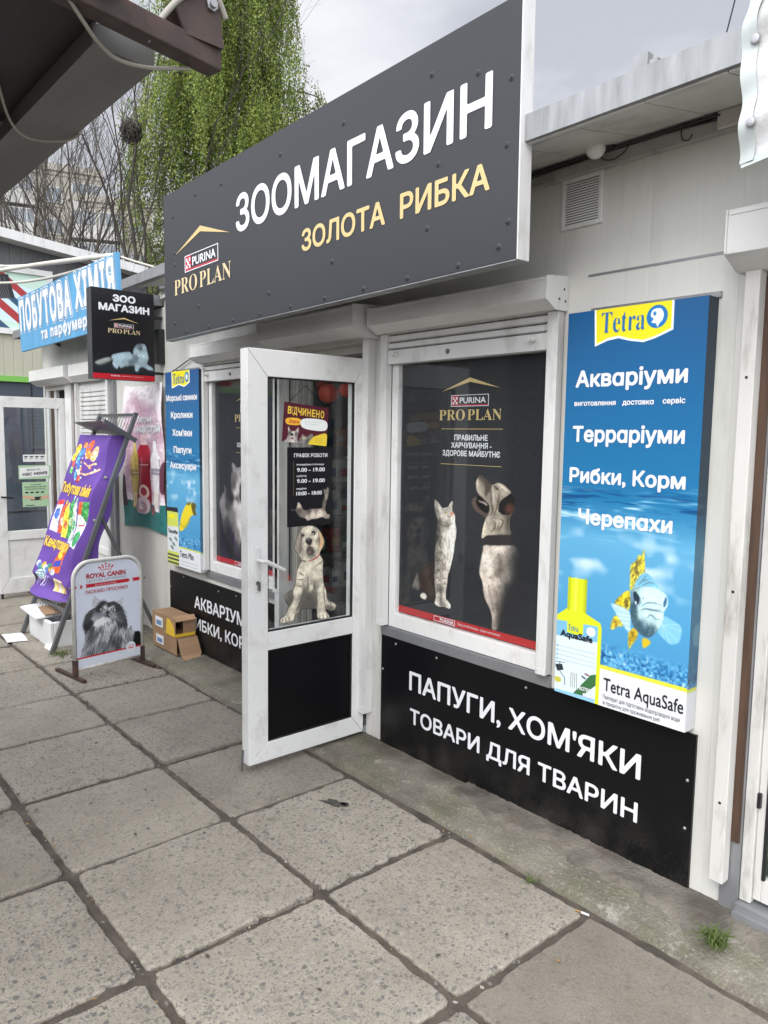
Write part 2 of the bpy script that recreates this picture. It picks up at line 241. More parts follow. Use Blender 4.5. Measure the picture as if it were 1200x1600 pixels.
TRC = {
'dog_head':[(0.5703,0.4158),(0.5541,0.4282),(0.5458,0.4462),(0.5519,0.4715),(0.5689,0.4883),(0.5974,0.5024),(0.6255,0.5145),(0.6365,0.5293),(0.6339,0.545),(0.621,0.5615),(0.6114,0.5759),(0.5989,0.6043),(0.5921,0.6364),(0.6008,0.6436),(0.6347,0.6297),(0.7641,0.6188),(0.7627,0.5915),(0.7641,0.5573),(0.7697,0.5418),(0.6978,0.5428),(0.6935,0.5238),(0.7056,0.5021),(0.7407,0.483),(0.7639,0.4686),(0.7458,0.4563),(0.7191,0.4443),(0.6891,0.438),(0.666,0.4429),(0.6446,0.4469),(0.6146,0.4316),(0.5863,0.4172)],
'dog_head_c':[(0.5528,0.4459,150),(0.5718,0.4764,140),(0.5968,0.4908,120),(0.6152,0.4432,55),(0.5798,0.4252,60),(0.6333,0.4656,75),(0.6283,0.5007,110),(0.6534,0.4607,120),(0.6929,0.4474,175),(0.6743,0.4751,150),(0.7202,0.4651,165),(0.6954,0.4969,120),(0.6627,0.5103,150),(0.6504,0.5343,90),(0.6774,0.5364,165),(0.6711,0.5445,90),(0.6317,0.5705,150),(0.706,0.5729,170),(0.666,0.5758,120),(0.6469,0.6006,150),(0.6058,0.6038,190),(0.6002,0.6318,195),(0.6806,0.5979,100),(0.7205,0.5987,140),(0.753,0.5923,70),(0.7578,0.5615,55),(0.6614,0.6189,165),(0.7437,0.5397,90)],
'dog_snout':[(0.5688,0.4147),(0.5935,0.4216),(0.6146,0.4324),(0.6426,0.447),(0.6367,0.4654),(0.6205,0.4817),(0.6109,0.4958),(0.6045,0.4787),(0.6053,0.4514),(0.5869,0.4296),(0.5624,0.4259)],
'dog_mouth':[(0.5653,0.4877),(0.6255,0.5145),(0.6352,0.5294),(0.6306,0.5472),(0.6137,0.5522),(0.5748,0.5391),(0.5456,0.5172),(0.5518,0.4991),(0.5573,0.4949)],
'dog_jaw':[(0.5447,0.4975),(0.524,0.5106),(0.5247,0.5264),(0.5469,0.5448),(0.5826,0.5563),(0.6143,0.5647),(0.6342,0.5509),(0.6136,0.5503),(0.5747,0.5371),(0.5491,0.517),(0.5553,0.4989)],
'dog_teeth':[(0.5627,0.5064),(0.5838,0.5091),(0.6082,0.5116),(0.6223,0.5185),(0.6192,0.5246),(0.5982,0.518),(0.5736,0.5136)],
'dog_eye':[(0.6611,0.4527),(0.6731,0.4506),(0.6853,0.4554),(0.6837,0.4623),(0.671,0.4622)],
'dog_ear':[(0.6935,0.5238),(0.7056,0.5021),(0.7407,0.4838),(0.7661,0.4741),(0.7863,0.4918),(0.7871,0.5068),(0.7697,0.5418),(0.7442,0.5492),(0.7079,0.5459)],
'dog_earin':[(0.7329,0.5214),(0.7549,0.5068),(0.7777,0.5111),(0.7896,0.5291),(0.7698,0.5425),(0.7372,0.5401)],
'dog_collar':[(0.6144,0.6377),(0.6415,0.6299),(0.7686,0.6184),(0.7797,0.6433),(0.7628,0.654),(0.6192,0.6648)],
'dog_body':[(0.6193,0.6664),(0.6029,0.6868),(0.5913,0.7356),(0.5861,0.7741),(0.605,0.8018),(0.6216,0.8556),(0.6582,0.8944),(0.6736,0.9279),(0.6775,0.9651),(0.7126,0.9616),(0.7273,0.9199),(0.7418,0.8787),(0.771,0.8089),(0.8206,0.7721),(0.8302,0.7142),(0.8312,0.6763),(0.8079,0.6559),(0.7627,0.6532)],
'dog_shade':[(0.7687,0.6443),(0.7962,0.676),(0.7657,0.7095),(0.7997,0.7403),(0.7572,0.7952),(0.743,0.8396),(0.729,0.8883),(0.7297,0.9667),(0.8176,0.9527),(0.8841,0.7833),(0.8762,0.6421)],
'dog_body_c':[(0.637,0.6757,180),(0.6045,0.7184,195),(0.5962,0.763,200),(0.6584,0.6933,160),(0.7107,0.6649,185),(0.7826,0.6621,175),(0.8216,0.6735,110),(0.7389,0.6969,80),(0.7073,0.7273,130),(0.6539,0.7408,170),(0.7784,0.7044,70),(0.8175,0.7155,30),(0.7149,0.7458,115),(0.6489,0.7768,180),(0.6228,0.8077,165),(0.69,0.7838,160),(0.7683,0.7591,130),(0.8073,0.7623,45),(0.6578,0.8192,160),(0.7249,0.8108,135),(0.758,0.8105,60),(0.6463,0.8643,110),(0.7003,0.8531,125),(0.7404,0.8516,45),(0.6893,0.9019,85),(0.6618,0.8979,40),(0.698,0.9401,55),(0.724,0.9204,25)],
'cat':[(0.2649,0.5227),(0.2713,0.5657),(0.2808,0.5837),(0.29,0.5954),(0.2882,0.6235),(0.2805,0.6489),(0.2806,0.6801),(0.2771,0.7117),(0.2722,0.7373),(0.2767,0.7745),(0.2751,0.8093),(0.2764,0.8407),(0.2869,0.8837),(0.2879,0.9089),(0.2796,0.9227),(0.2978,0.9344),(0.3272,0.9351),(0.3358,0.9323),(0.3618,0.9318),(0.3876,0.9329),(0.3955,0.9193),(0.378,0.9077),(0.3603,0.8961),(0.3591,0.8682),(0.3666,0.8423),(0.3709,0.8077),(0.3814,0.788),(0.3942,0.7558),(0.4091,0.7115),(0.4133,0.6806),(0.4206,0.6557),(0.423,0.6221),(0.4125,0.5988),(0.4115,0.5746),(0.3999,0.5648),(0.391,0.5518),(0.3925,0.5215),(0.376,0.5285),(0.3597,0.5447),(0.32,0.5502),(0.2993,0.5361)],
'cat_c':[(0.2699,0.5317,190),(0.2859,0.5647,120),(0.3058,0.5542,175),(0.3348,0.56,195),(0.3802,0.5616,180),(0.3846,0.534,190),(0.3077,0.6003,75),(0.3299,0.5803,195),(0.3653,0.6084,100),(0.3981,0.5877,215),(0.4053,0.6235,220),(0.3844,0.6588,215),(0.2915,0.6325,70),(0.338,0.6381,190),(0.305,0.678,105),(0.3338,0.6754,180),(0.2871,0.6671,45),(0.3128,0.727,125),(0.3862,0.7014,215),(0.2906,0.7542,110),(0.3419,0.7303,180),(0.3542,0.7508,190),(0.3153,0.786,120),(0.2987,0.8098,195),(0.3336,0.8089,125),(0.2997,0.8348,205),(0.3569,0.8155,190),(0.3225,0.8634,80),(0.3021,0.8943,205),(0.3485,0.8883,205),(0.3034,0.9258,225),(0.3729,0.9224,225),(0.3312,0.9188,90)],
'cat_eye':[(0.3362,0.566),(0.3463,0.562),(0.3589,0.5648),(0.3495,0.5716),(0.3398,0.571)],
'cat_nose':[(0.3749,0.5687),(0.3886,0.5626),(0.3983,0.565),(0.392,0.5745)],
'cat_back':[(0.1575,0.8227),(0.2084,0.7882),(0.2645,0.7664),(0.2779,0.8059),(0.2819,0.9065),(0.2252,0.9125),(0.1813,0.8811)],
'cat_tail':[(0.1137,0.8749),(0.1333,0.8417),(0.1482,0.8221),(0.1583,0.8452),(0.169,0.8811),(0.1379,0.8817)],
'cat_paw':[(0.1701,0.9117),(0.185,0.8994),(0.2064,0.8979),(0.2202,0.9083),(0.2104,0.9209),(0.1858,0.9209)],
'col':[(0.117,0.5603),(0.129,0.5924),(0.0771,0.6325),(0.0504,0.6718),(0.0755,0.7081),(0.0996,0.782),(0.1371,0.8263),(0.2626,0.7975),(0.2674,0.8759),(0.2481,0.9289),(0.3092,0.9415),(0.3281,0.8889),(0.3649,0.8397),(0.4065,0.8361),(0.4134,0.7585),(0.3967,0.6783),(0.3616,0.6443),(0.3442,0.6135),(0.3386,0.5821),(0.3512,0.5363),(0.3989,0.5074),(0.4052,0.4759),(0.3938,0.4517),(0.3464,0.4599),(0.3104,0.4633),(0.2624,0.4398),(0.2378,0.4451),(0.268,0.467),(0.2308,0.4956),(0.2298,0.5553),(0.2227,0.6062),(0.1669,0.5905)],
'col_c':[(0.1026,0.6405,130),(0.1656,0.6603,65),(0.127,0.6954,130),(0.2895,0.6393,215),(0.3731,0.6708,220),(0.3483,0.7406,215),(0.2269,0.7168,110),(0.1638,0.7538,60),(0.1881,0.7987,30),(0.3951,0.8053,220),(0.299,0.8131,105),(0.2857,0.8835,65),(0.2727,0.9312,40),(0.2668,0.5399,80),(0.3271,0.5509,195),(0.2797,0.4938,95),(0.3874,0.4855,110),(0.3753,0.5083,195),(0.3463,0.4622,160),(0.2561,0.4491,140),(0.3021,0.6135,75),(0.2349,0.6148,30),(0.2904,0.5845,185),(0.1166,0.579,100),(0.1793,0.5992,40)],
'pup':[(0.4624,0.5863),(0.4125,0.5908),(0.3713,0.6013),(0.3509,0.6182),(0.3265,0.6408),(0.3023,0.675),(0.3393,0.6998),(0.3849,0.7282),(0.3562,0.7476),(0.3358,0.7762),(0.3197,0.8168),(0.2953,0.8421),(0.2384,0.8509),(0.2021,0.8666),(0.2102,0.8905),(0.2387,0.9128),(0.2104,0.9406),(0.1541,0.9548),(0.1422,0.9687),(0.1783,0.9784),(0.2512,0.9788),(0.3086,0.9735),(0.3249,0.9537),(0.3746,0.9418),(0.4163,0.9323),(0.5009,0.9389),(0.5651,0.9413),(0.5787,0.9787),(0.6397,0.9887),(0.7234,0.991),(0.7275,0.9758),(0.6828,0.9514),(0.7628,0.9624),(0.8117,0.9468),(0.7978,0.9304),(0.7261,0.9109),(0.6994,0.9001),(0.6899,0.8659),(0.6586,0.8338),(0.6487,0.7725),(0.648,0.7361),(0.6086,0.7104),(0.6342,0.6903),(0.6641,0.6673),(0.6506,0.6427),(0.6156,0.6176),(0.5724,0.5984),(0.5129,0.5878)],
'pup_c':[(0.4711,0.6102,222),(0.5645,0.6339,215),(0.4379,0.6327,205),(0.3881,0.6282,150),(0.5302,0.6194,150),(0.4716,0.6516,150),(0.5481,0.6781,212),(0.4976,0.706,110),(0.6165,0.6656,175),(0.6341,0.6873,190),(0.5904,0.6497,130),(0.3309,0.6702,150),(0.3803,0.6808,115),(0.3724,0.7188,165),(0.4301,0.6738,190),(0.4474,0.7219,195),(0.4731,0.7647,215),(0.6006,0.7462,200),(0.3897,0.7847,220),(0.6016,0.8006,192),(0.4654,0.8241,165),(0.508,0.8443,212),(0.4574,0.8536,105),(0.5507,0.8435,115),(0.3488,0.8479,210),(0.6374,0.8631,212),(0.3081,0.9051,208),(0.3824,0.8944,145),(0.4747,0.8906,68),(0.5347,0.9182,72),(0.4329,0.9213,85),(0.2344,0.8713,130),(0.2589,0.8874,110),(0.1863,0.9627,195),(0.2838,0.9571,190),(0.6121,0.9075,200),(0.6482,0.9739,222),(0.6816,0.89,180),(0.7623,0.9438,110),(0.7799,0.9325,200),(0.5953,0.94,190)],
'pup_eyeR':[(0.5065,0.6187),(0.5217,0.6117),(0.5429,0.613),(0.554,0.6202),(0.5473,0.628),(0.5261,0.6282)],
'pup_eyeL':[(0.3839,0.6266),(0.3963,0.6202),(0.4195,0.6209),(0.4262,0.6279),(0.4146,0.6326),(0.3922,0.6318)],
'pup_nose':[(0.4381,0.6505),(0.4506,0.6405),(0.4799,0.6386),(0.512,0.6471),(0.5097,0.6604),(0.4887,0.67),(0.4592,0.6645)],
'pup_mouth':[(0.4511,0.6864),(0.4636,0.675),(0.4887,0.673),(0.5141,0.6769),(0.5398,0.6898),(0.5485,0.7021),(0.5062,0.7109),(0.4597,0.7046)],
'pup_earR':[(0.5898,0.6153),(0.6243,0.6239),(0.655,0.6459),(0.6641,0.6673),(0.6427,0.6846),(0.6083,0.6923),(0.5909,0.6797),(0.599,0.65)],
'pup_earL':[(0.3713,0.6042),(0.3881,0.6311),(0.3802,0.672),(0.364,0.7008),(0.3393,0.6969),(0.3048,0.6751),(0.329,0.6409),(0.3509,0.6196)],
'pup_collar':[(0.4559,0.7341),(0.5149,0.7306),(0.5659,0.7222),(0.6069,0.7088),(0.6001,0.7161),(0.566,0.7273),(0.515,0.7342)],
'kit':[(0.3514,0.4886),(0.3705,0.4924),(0.3995,0.5117),(0.4334,0.5227),(0.5016,0.5174),(0.5905,0.5194),(0.6305,0.5168),(0.6401,0.4927),(0.6648,0.4688),(0.6492,0.4443),(0.634,0.4389),(0.6793,0.4413),(0.6913,0.4328),(0.7117,0.4383),(0.7052,0.466),(0.6805,0.4969),(0.6709,0.5246),(0.6915,0.5426),(0.7221,0.5468),(0.7224,0.5591),(0.6818,0.5616),(0.6312,0.5533),(0.5713,0.5587),(0.512,0.5589),(0.4631,0.5645),(0.4338,0.5535),(0.3854,0.5488),(0.3422,0.5325),(0.3231,0.5202),(0.2805,0.5192),(0.2786,0.5158),(0.3278,0.5152)],
'kit_c':[(0.361,0.5007,190),(0.366,0.5211,90),(0.4238,0.5327,120),(0.4532,0.554,180),(0.5215,0.5385,200),(0.6009,0.5404,215),(0.5509,0.5254,130),(0.6605,0.5105,100),(0.68,0.476,140),(0.6702,0.4898,90),(0.6996,0.4451,120),(0.7019,0.5533,150),(0.4724,0.527,90),(0.395,0.5422,110)],
'os_corners':[(0.1948,0.0908),(0.6977,0.1114),(0.6738,0.2653),(0.166,0.2442)],
'hp_corners':[(0.2278,0.2688),(0.7486,0.2687),(0.7559,0.5917),(0.2292,0.5802)],
'mc_earL':[(0.3183,0.3162),(0.2998,0.3593),(0.2888,0.4274),(0.2937,0.4442),(0.3834,0.4295),(0.3917,0.3847),(0.3584,0.3454)],
'mc_earR':[(0.6813,0.3756),(0.6388,0.3923),(0.5877,0.4186),(0.6366,0.4692),(0.6653,0.4786)],
'mc':[(0.3984,0.391),(0.4541,0.3902),(0.4816,0.4074),(0.5524,0.4057),(0.5947,0.425),(0.6583,0.4721),(0.6855,0.5368),(0.7131,0.5964),(0.7334,0.6608),(0.7286,0.7048),(0.7775,0.6731),(0.7949,0.7151),(0.8353,0.7439),(0.8951,0.7647),(0.8954,0.9014),(0.6977,0.8904),(0.5814,0.8872),(0.4389,0.8901),(0.3001,0.8821),(0.1579,0.8732),(0.1597,0.8199),(0.1891,0.7445),(0.1984,0.6657),(0.1839,0.5993),(0.1886,0.5574),(0.2177,0.4923),(0.2661,0.4564),(0.3074,0.4407),(0.3419,0.4346)],
'mc_c':[(0.4951,0.4282,60),(0.4188,0.4045,55),(0.5521,0.4167,60),(0.4452,0.4541,200),(0.5293,0.4683,200),(0.4793,0.486,110),(0.3828,0.4456,50),(0.5934,0.4688,60),(0.6351,0.5242,70),(0.3943,0.5229,130),(0.3325,0.5141,140),(0.2786,0.4903,70),(0.2295,0.5421,70),(0.2413,0.592,45),(0.276,0.5704,50),(0.3251,0.5292,190),(0.5483,0.545,140),(0.5329,0.5866,110),(0.4136,0.5719,228),(0.3576,0.588,225),(0.4907,0.575,215),(0.4635,0.5437,90),(0.5462,0.6161,190),(0.6038,0.6081,70),(0.6757,0.6299,60),(0.6987,0.5887,80),(0.3084,0.6237,50),(0.3908,0.6363,60),(0.4608,0.6307,190),(0.4738,0.6655,170),(0.4041,0.6547,130),(0.5869,0.694,150),(0.6661,0.7119,210),(0.5519,0.6665,60),(0.6288,0.745,60),(0.731,0.75,110),(0.7687,0.7223,150),(0.864,0.7995,15),(0.8022,0.863,15),(0.8774,0.8642,15),(0.7286,0.8394,120),(0.6923,0.8222,170),(0.774,0.8019,120),(0.2387,0.6721,150),(0.2034,0.7201,150),(0.2716,0.7042,60),(0.327,0.6861,90),(0.3741,0.7261,170),(0.3039,0.7635,130),(0.2352,0.7791,120),(0.1864,0.8245,140),(0.4072,0.7806,100),(0.4577,0.7341,150),(0.4771,0.7922,90),(0.5487,0.7764,60),(0.5828,0.8374,80),(0.5254,0.8389,130),(0.3708,0.8291,120),(0.3013,0.8444,90),(0.4255,0.8658,80),(0.6131,0.7869,80)],
'mc_eyeL':[(0.3823,0.4644),(0.3966,0.4502),(0.4174,0.4503),(0.4378,0.465),(0.4361,0.4773),(0.4131,0.4779)],
'mc_eyeR':[(0.5252,0.4842),(0.5434,0.4702),(0.5683,0.4736),(0.5857,0.4898),(0.5781,0.5025),(0.5531,0.5045)],
'mc_pupL':[(0.4068,0.4543),(0.4207,0.4562),(0.4237,0.4718),(0.4098,0.472)],
'mc_pupR':[(0.5446,0.4775),(0.5588,0.4784),(0.5604,0.4973),(0.5455,0.4963)],
'mc_nose':[(0.4545,0.4907),(0.4826,0.4919),(0.5106,0.4985),(0.4855,0.5141),(0.4811,0.5408),(0.4741,0.5398),(0.4749,0.5127)],
'mc_mouth':[(0.4745,0.5289),(0.4815,0.5299),(0.5021,0.5493),(0.5194,0.5627),(0.4983,0.5569),(0.4776,0.5403),(0.4564,0.5454),(0.4283,0.5495),(0.4495,0.5417)],
'mc_dark':[(0.8199,0.7585),(0.8353,0.7439),(0.8952,0.7618),(0.8976,0.9046),(0.8087,0.9009),(0.7501,0.8655),(0.803,0.8348)],
'fish':[(0.6779,0.6387),(0.6396,0.6506),(0.6082,0.6742),(0.5814,0.6918),(0.5804,0.7259),(0.5876,0.7554),(0.6111,0.7757),(0.6598,0.7899),(0.7124,0.7956),(0.7508,0.7866),(0.7924,0.7657),(0.8171,0.7464),(0.8193,0.7249),(0.8437,0.7059),(0.8355,0.6873),(0.8124,0.6791),(0.7843,0.6751),(0.7598,0.6592),(0.7187,0.6461)],
'fish_c':[(0.6796,0.6503,150),(0.687,0.6616,155),(0.6952,0.6787,228),(0.751,0.6753,220),(0.6808,0.6973,232),(0.729,0.7157,215),(0.7719,0.703,225),(0.6507,0.727,205),(0.6066,0.744,60),(0.5979,0.7247,75),(0.6415,0.7435,195),(0.6984,0.7394,228),(0.7875,0.733,226),(0.7338,0.7487,172),(0.6792,0.7646,140),(0.634,0.772,80),(0.7104,0.782,80),(0.759,0.7664,158),(0.7384,0.7797,110),(0.7909,0.7561,200),(0.5895,0.7072,130),(0.7375,0.6975,235)],
'fish_eyeL':[(0.5963,0.6929),(0.6102,0.688),(0.6347,0.6964),(0.645,0.7076),(0.632,0.7183),(0.6142,0.7156),(0.6012,0.7065)],
'fish_eyeR':[(0.8107,0.7043),(0.8174,0.6942),(0.8274,0.6878),(0.8342,0.6969),(0.8279,0.7089),(0.8149,0.7137)],
'fin_dorsal':[(0.5686,0.6846),(0.5663,0.627),(0.611,0.6128),(0.6205,0.5986),(0.6439,0.6013),(0.6581,0.5811),(0.6731,0.637),(0.639,0.6467),(0.6071,0.6664),(0.5811,0.6898)],
'fin_yel':[(0.4637,0.7298),(0.5117,0.7043),(0.5519,0.6921),(0.5703,0.6965),(0.5673,0.7378)],
'fin_pale':[(0.4391,0.7294),(0.5707,0.7406),(0.5875,0.7755),(0.5906,0.7974),(0.5214,0.7724),(0.4696,0.7498)],
'fin_tail':[(0.4384,0.791),(0.4594,0.7648),(0.4894,0.7606),(0.5344,0.7796),(0.4928,0.7848),(0.4575,0.7957)],
'fin_b1':[(0.5765,0.8228),(0.5728,0.7968),(0.6117,0.7797),(0.642,0.7873),(0.6386,0.8036),(0.5843,0.8363)],
'fin_b2':[(0.6787,0.8004),(0.7186,0.7991),(0.7369,0.8075),(0.6878,0.8235)],
'fin_r':[(0.8211,0.7364),(0.7822,0.7724),(0.8234,0.7886),(0.8741,0.798),(0.9266,0.7898),(0.9435,0.7617),(0.9254,0.7479),(0.8651,0.739)],
'bot_cap':[(0.0887,0.6835),(0.2427,0.6808),(0.2421,0.7723),(0.084,0.7711)],
'bot_sh':[(-0.0081,0.786),(0.0839,0.7699),(0.2418,0.7695),(0.3561,0.7862),(0.357,0.8103),(-0.0287,0.8407)],
'bot_body':[(-0.0333,0.8027),(0.3561,0.7862),(0.3519,1.0025),(-0.0363,1.0051)],
'bot_lab':[(-0.0318,0.8154),(0.3398,0.7923),(0.339,0.9989),(-0.0365,1.0029)],
'wp_top':[(0.3566,0.8988),(0.9948,0.8932)],
'water':[(-0.0037,0.4959),(0.9765,0.5197),(-0.0057,0.5868),(0.9843,0.5693)],
'aq_txt':[(0.0237,0.8451),(0.3053,0.8409)],
'ta_txt':[(0.4076,0.9578),(1.015,0.9572),(0.403,0.9237)],
'prep_txt':[(0.4057,0.9885),(0.9942,0.9876)],
'pf':[(0.1645,0.9888),(0.3349,0.922),(0.3429,0.9356),(0.1981,0.9959)],
'ak':[(0.0813,0.1908),(0.8947,0.188),(0.1263,0.1485)],
'vy':[(0.0782,0.2361),(0.4035,0.2366),(0.453,0.2369),(0.6761,0.2368),(0.7372,0.2355),(0.8871,0.2349)],
'te':[(0.0735,0.3296),(0.8964,0.3261),(0.1385,0.2896)],
'ry':[(0.061,0.4343),(0.9176,0.4302),(0.0561,0.396)],
'tet':[(0.2236,0.002),(0.7651,-0.0014),(0.7668,0.063),(0.5781,0.0833),(0.3972,0.0683),(0.2346,0.0839)],
'tetT':[(0.2671,0.0584),(0.5907,0.0585),(0.2602,0.0073)],
'tetO':[(0.6669,0.0329),(0.7349,0.0356)],
'ch':[(0.1458,0.5418),(0.847,0.5338),(0.1404,0.4996)],
'per':[(0.302,0.7322),(0.4094,0.7011),(0.5781,0.6787),(0.632,0.7051),(0.652,0.6447),(0.7024,0.5908),(0.7643,0.5741),(0.8446,0.5861),(0.8737,0.6657),(0.891,0.7248),(0.8642,0.795),(0.9449,0.834),(0.9696,0.8587),(0.8938,0.8624),(0.7947,0.8328),(0.7323,0.853),(0.7191,0.8835),(0.67,0.8816),(0.6532,0.8228),(0.5011,0.8389),(0.4405,0.8588),(0.4173,0.8347),(0.3865,0.8698),(0.3454,0.8551),(0.3112,0.8151),(0.3241,0.781)],
'per_c':[(0.3367,0.7553,195),(0.4562,0.7319,205),(0.5768,0.7252,190),(0.5026,0.7883,175),(0.6116,0.7825,120),(0.4059,0.8185,190),(0.3576,0.8461,200),(0.7005,0.6588,190),(0.7633,0.6125,110),(0.8129,0.6094,180),(0.7982,0.6957,205),(0.7597,0.7491,185),(0.6955,0.8462,195),(0.8205,0.7972,170),(0.9194,0.8439,190),(0.6862,0.7361,120)],
'per_tail':[(0.0439,0.8207),(0.1372,0.7828),(0.2778,0.7544),(0.2884,0.7912),(0.1352,0.8449),(0.0662,0.8401)],
'per_eye':[(0.7326,0.6101),(0.7882,0.6067),(0.7813,0.6327),(0.7441,0.6392)],
'ps_t1':[(0.3323,0.1345),(0.6966,0.1274),(0.3347,0.0563)],
'ps_t2':[(0.1091,0.2396),(0.9218,0.2438),(0.1117,0.1622)],
'ps_ch':[(0.2613,0.3501),(0.5047,0.3022),(0.7517,0.3545)],
'ps_pur':[(0.3449,0.3726),(0.6606,0.4203)],
'ps_pp':[(0.2455,0.4831),(0.7668,0.4805),(0.247,0.4335)],
'ps_red':[(-0.0001,0.938),(-0.0016,0.9833)],
'w_ch':[(0.2983,0.1101),(0.4908,0.063),(0.6849,0.1055),(0.4915,0.0786)],
'w_pur':[(0.3664,0.1252),(0.6144,0.1238),(0.3682,0.1668)],
'w_pp':[(0.2859,0.2189),(0.6961,0.2153),(0.2843,0.1792)],
'w_l1':[(0.3041,0.251),(0.7065,0.2467)],
'w_t1':[(0.395,0.2931),(0.6136,0.2906),(0.394,0.2709)],
'w_t2':[(0.3736,0.3218),(0.64,0.3172)],
'w_t3':[(0.3148,0.3523),(0.6941,0.348)],
'w_l2':[(0.303,0.3822),(0.7046,0.3794)],
'w_red':[(-0.0024,0.9709),(-0.0013,1.0055),(0.9924,0.9707),(0.9944,1.0046)],
'w_pur2':[(0.2768,0.9764),(0.4297,1.002)],
'w_sl':[(0.45,0.9924),(0.727,0.9886)],
'ab_marks':[(0.3798,0.0888),(0.5649,0.0368),(0.2274,0.1508),(0.7174,0.1558),(0.2316,0.1904),(0.7164,0.1919),(0.0551,0.2086),(0.0542,0.2342),(0.8893,0.2249),(0.2062,0.2918),(0.7471,0.2999),(0.0608,0.8759),(0.0602,0.8932),(0.7491,0.8973),(0.0673,0.2272),(0.219,0.2368),(0.7549,0.2326)],
'pup_l':[((0.4195,0.8457),(0.4072,0.8659),(0.3742,0.9029),(0.3412,0.9278),(0.3209,0.9624)),((0.2953,0.8421),(0.2793,0.8945),(0.2427,0.9131)),((0.555,0.8437),(0.5685,0.8838),(0.5777,0.9207),(0.5715,0.96)),((0.6586,0.8338),(0.6595,0.8826),(0.6735,0.9263),(0.6828,0.9514)),((0.3565,0.7772),(0.3855,0.783),(0.4189,0.792)),((0.3402,0.803),(0.3733,0.8076),(0.4107,0.8065)),((0.3321,0.8263),(0.3652,0.8339),(0.4027,0.8344)),((0.4735,0.7946),(0.4654,0.8241),(0.4743,0.8575)),((0.5332,0.8184),(0.5422,0.846),(0.5168,0.8628)),((0.1822,0.9566),(0.1783,0.971)),((0.2145,0.9557),(0.2187,0.9772)),((0.2429,0.9545),(0.2577,0.9762)),((0.6132,0.9671),(0.6074,0.983)),((0.6481,0.9677),(0.6528,0.9889)),((0.6919,0.9674),(0.7074,0.9884)),((0.5898,0.6168),(0.6007,0.6501),(0.591,0.6872)),((0.373,0.6057),(0.3898,0.6312),(0.3819,0.672),(0.364,0.6993)),((0.4637,0.6884),(0.4891,0.6953),(0.5144,0.6918),(0.5441,0.6959)),((0.3849,0.7282),(0.4308,0.7331),(0.4559,0.7335)),((0.5665,0.7568),(0.6179,0.7469),(0.6394,0.7388)),((0.4761,0.6696),(0.482,0.6757)),((0.7085,0.9129),(0.7441,0.9242),(0.7445,0.9397))],
'pup_d':[((0.4196,0.8517),(0.4745,0.8681),(0.551,0.8601),(0.5704,0.896),(0.5651,0.9407),(0.4163,0.9317),(0.3746,0.9412),(0.3561,0.9198)),((0.2424,0.8541),(0.2929,0.845),(0.285,0.8978),(0.2387,0.9128),(0.2102,0.8905)),((0.6828,0.9514),(0.6911,0.9273),(0.7445,0.9428),(0.7806,0.962),(0.7628,0.9624))],
'cat_l':[((0.3223,0.8165),(0.3225,0.8634),(0.3283,0.9334)),((0.2762,0.7626),(0.3139,0.7534),(0.3348,0.7683),(0.3344,0.7995)),((0.2776,0.798),(0.3038,0.792),(0.3218,0.8046)),((0.2772,0.8318),(0.2993,0.8239),(0.3185,0.8373)),((0.3294,0.8469),(0.3465,0.8417),(0.3638,0.8427)),((0.3314,0.8248),(0.3513,0.8193),(0.3686,0.8219)),((0.2857,0.8522),(0.3005,0.8536),(0.3149,0.8487)),((0.2913,0.6263),(0.3083,0.6157),(0.3373,0.6197),(0.3712,0.614),(0.3986,0.5998)),((0.2929,0.6666),(0.3166,0.677),(0.3057,0.6935),(0.3236,0.7073)),((0.2837,0.7299),(0.3126,0.7208),(0.3361,0.7309)),((0.3497,0.5758),(0.3697,0.5806),(0.3894,0.5792)),((0.3034,0.9258),(0.3049,0.9344)),((0.318,0.9238),(0.3202,0.9345)),((0.3555,0.9186),(0.3618,0.9309)),((0.3726,0.9162),(0.3819,0.9321))],
'cat_h':[((0.3825,0.6162),(0.3754,0.6473),(0.3849,0.6709)),((0.405,0.6175),(0.4009,0.6513),(0.405,0.6813)),((0.3608,0.6362),(0.3592,0.6671),(0.369,0.6969)),((0.39,0.6583),(0.3857,0.6892),(0.3923,0.7131)),((0.3401,0.6872),(0.3525,0.7108),(0.3592,0.7348)),((0.3749,0.7025),(0.3788,0.7267),(0.3742,0.7518)),((0.3326,0.6447),(0.3391,0.6626)),((0.4023,0.6846),(0.3979,0.7125)),((0.3599,0.7502),(0.3638,0.7745))],
'dog_l':[((0.6533,0.5651),(0.6794,0.5748),(0.6739,0.5985),(0.6477,0.6169)),((0.699,0.5657),(0.7231,0.5716),(0.7105,0.5956),(0.6931,0.6066)),((0.7525,0.5581),(0.7494,0.5869)),((0.6403,0.4691),(0.6465,0.5113),(0.6587,0.5376),(0.6448,0.5579)),((0.6954,0.4702),(0.6881,0.5088),(0.6774,0.5364),(0.6649,0.5546)),((0.621,0.4236),(0.6392,0.446),(0.6335,0.4694)),((0.6973,0.6895),(0.7147,0.7148),(0.7085,0.7505),(0.6827,0.7729),(0.6423,0.7835)),((0.6472,0.8126),(0.6604,0.8703),(0.6812,0.903)),((0.6922,0.8266),(0.7086,0.8834),(0.715,0.9415)),((0.6734,0.4582),(0.6938,0.4645)),((0.5495,0.45),(0.5685,0.4805),(0.6006,0.4964))],
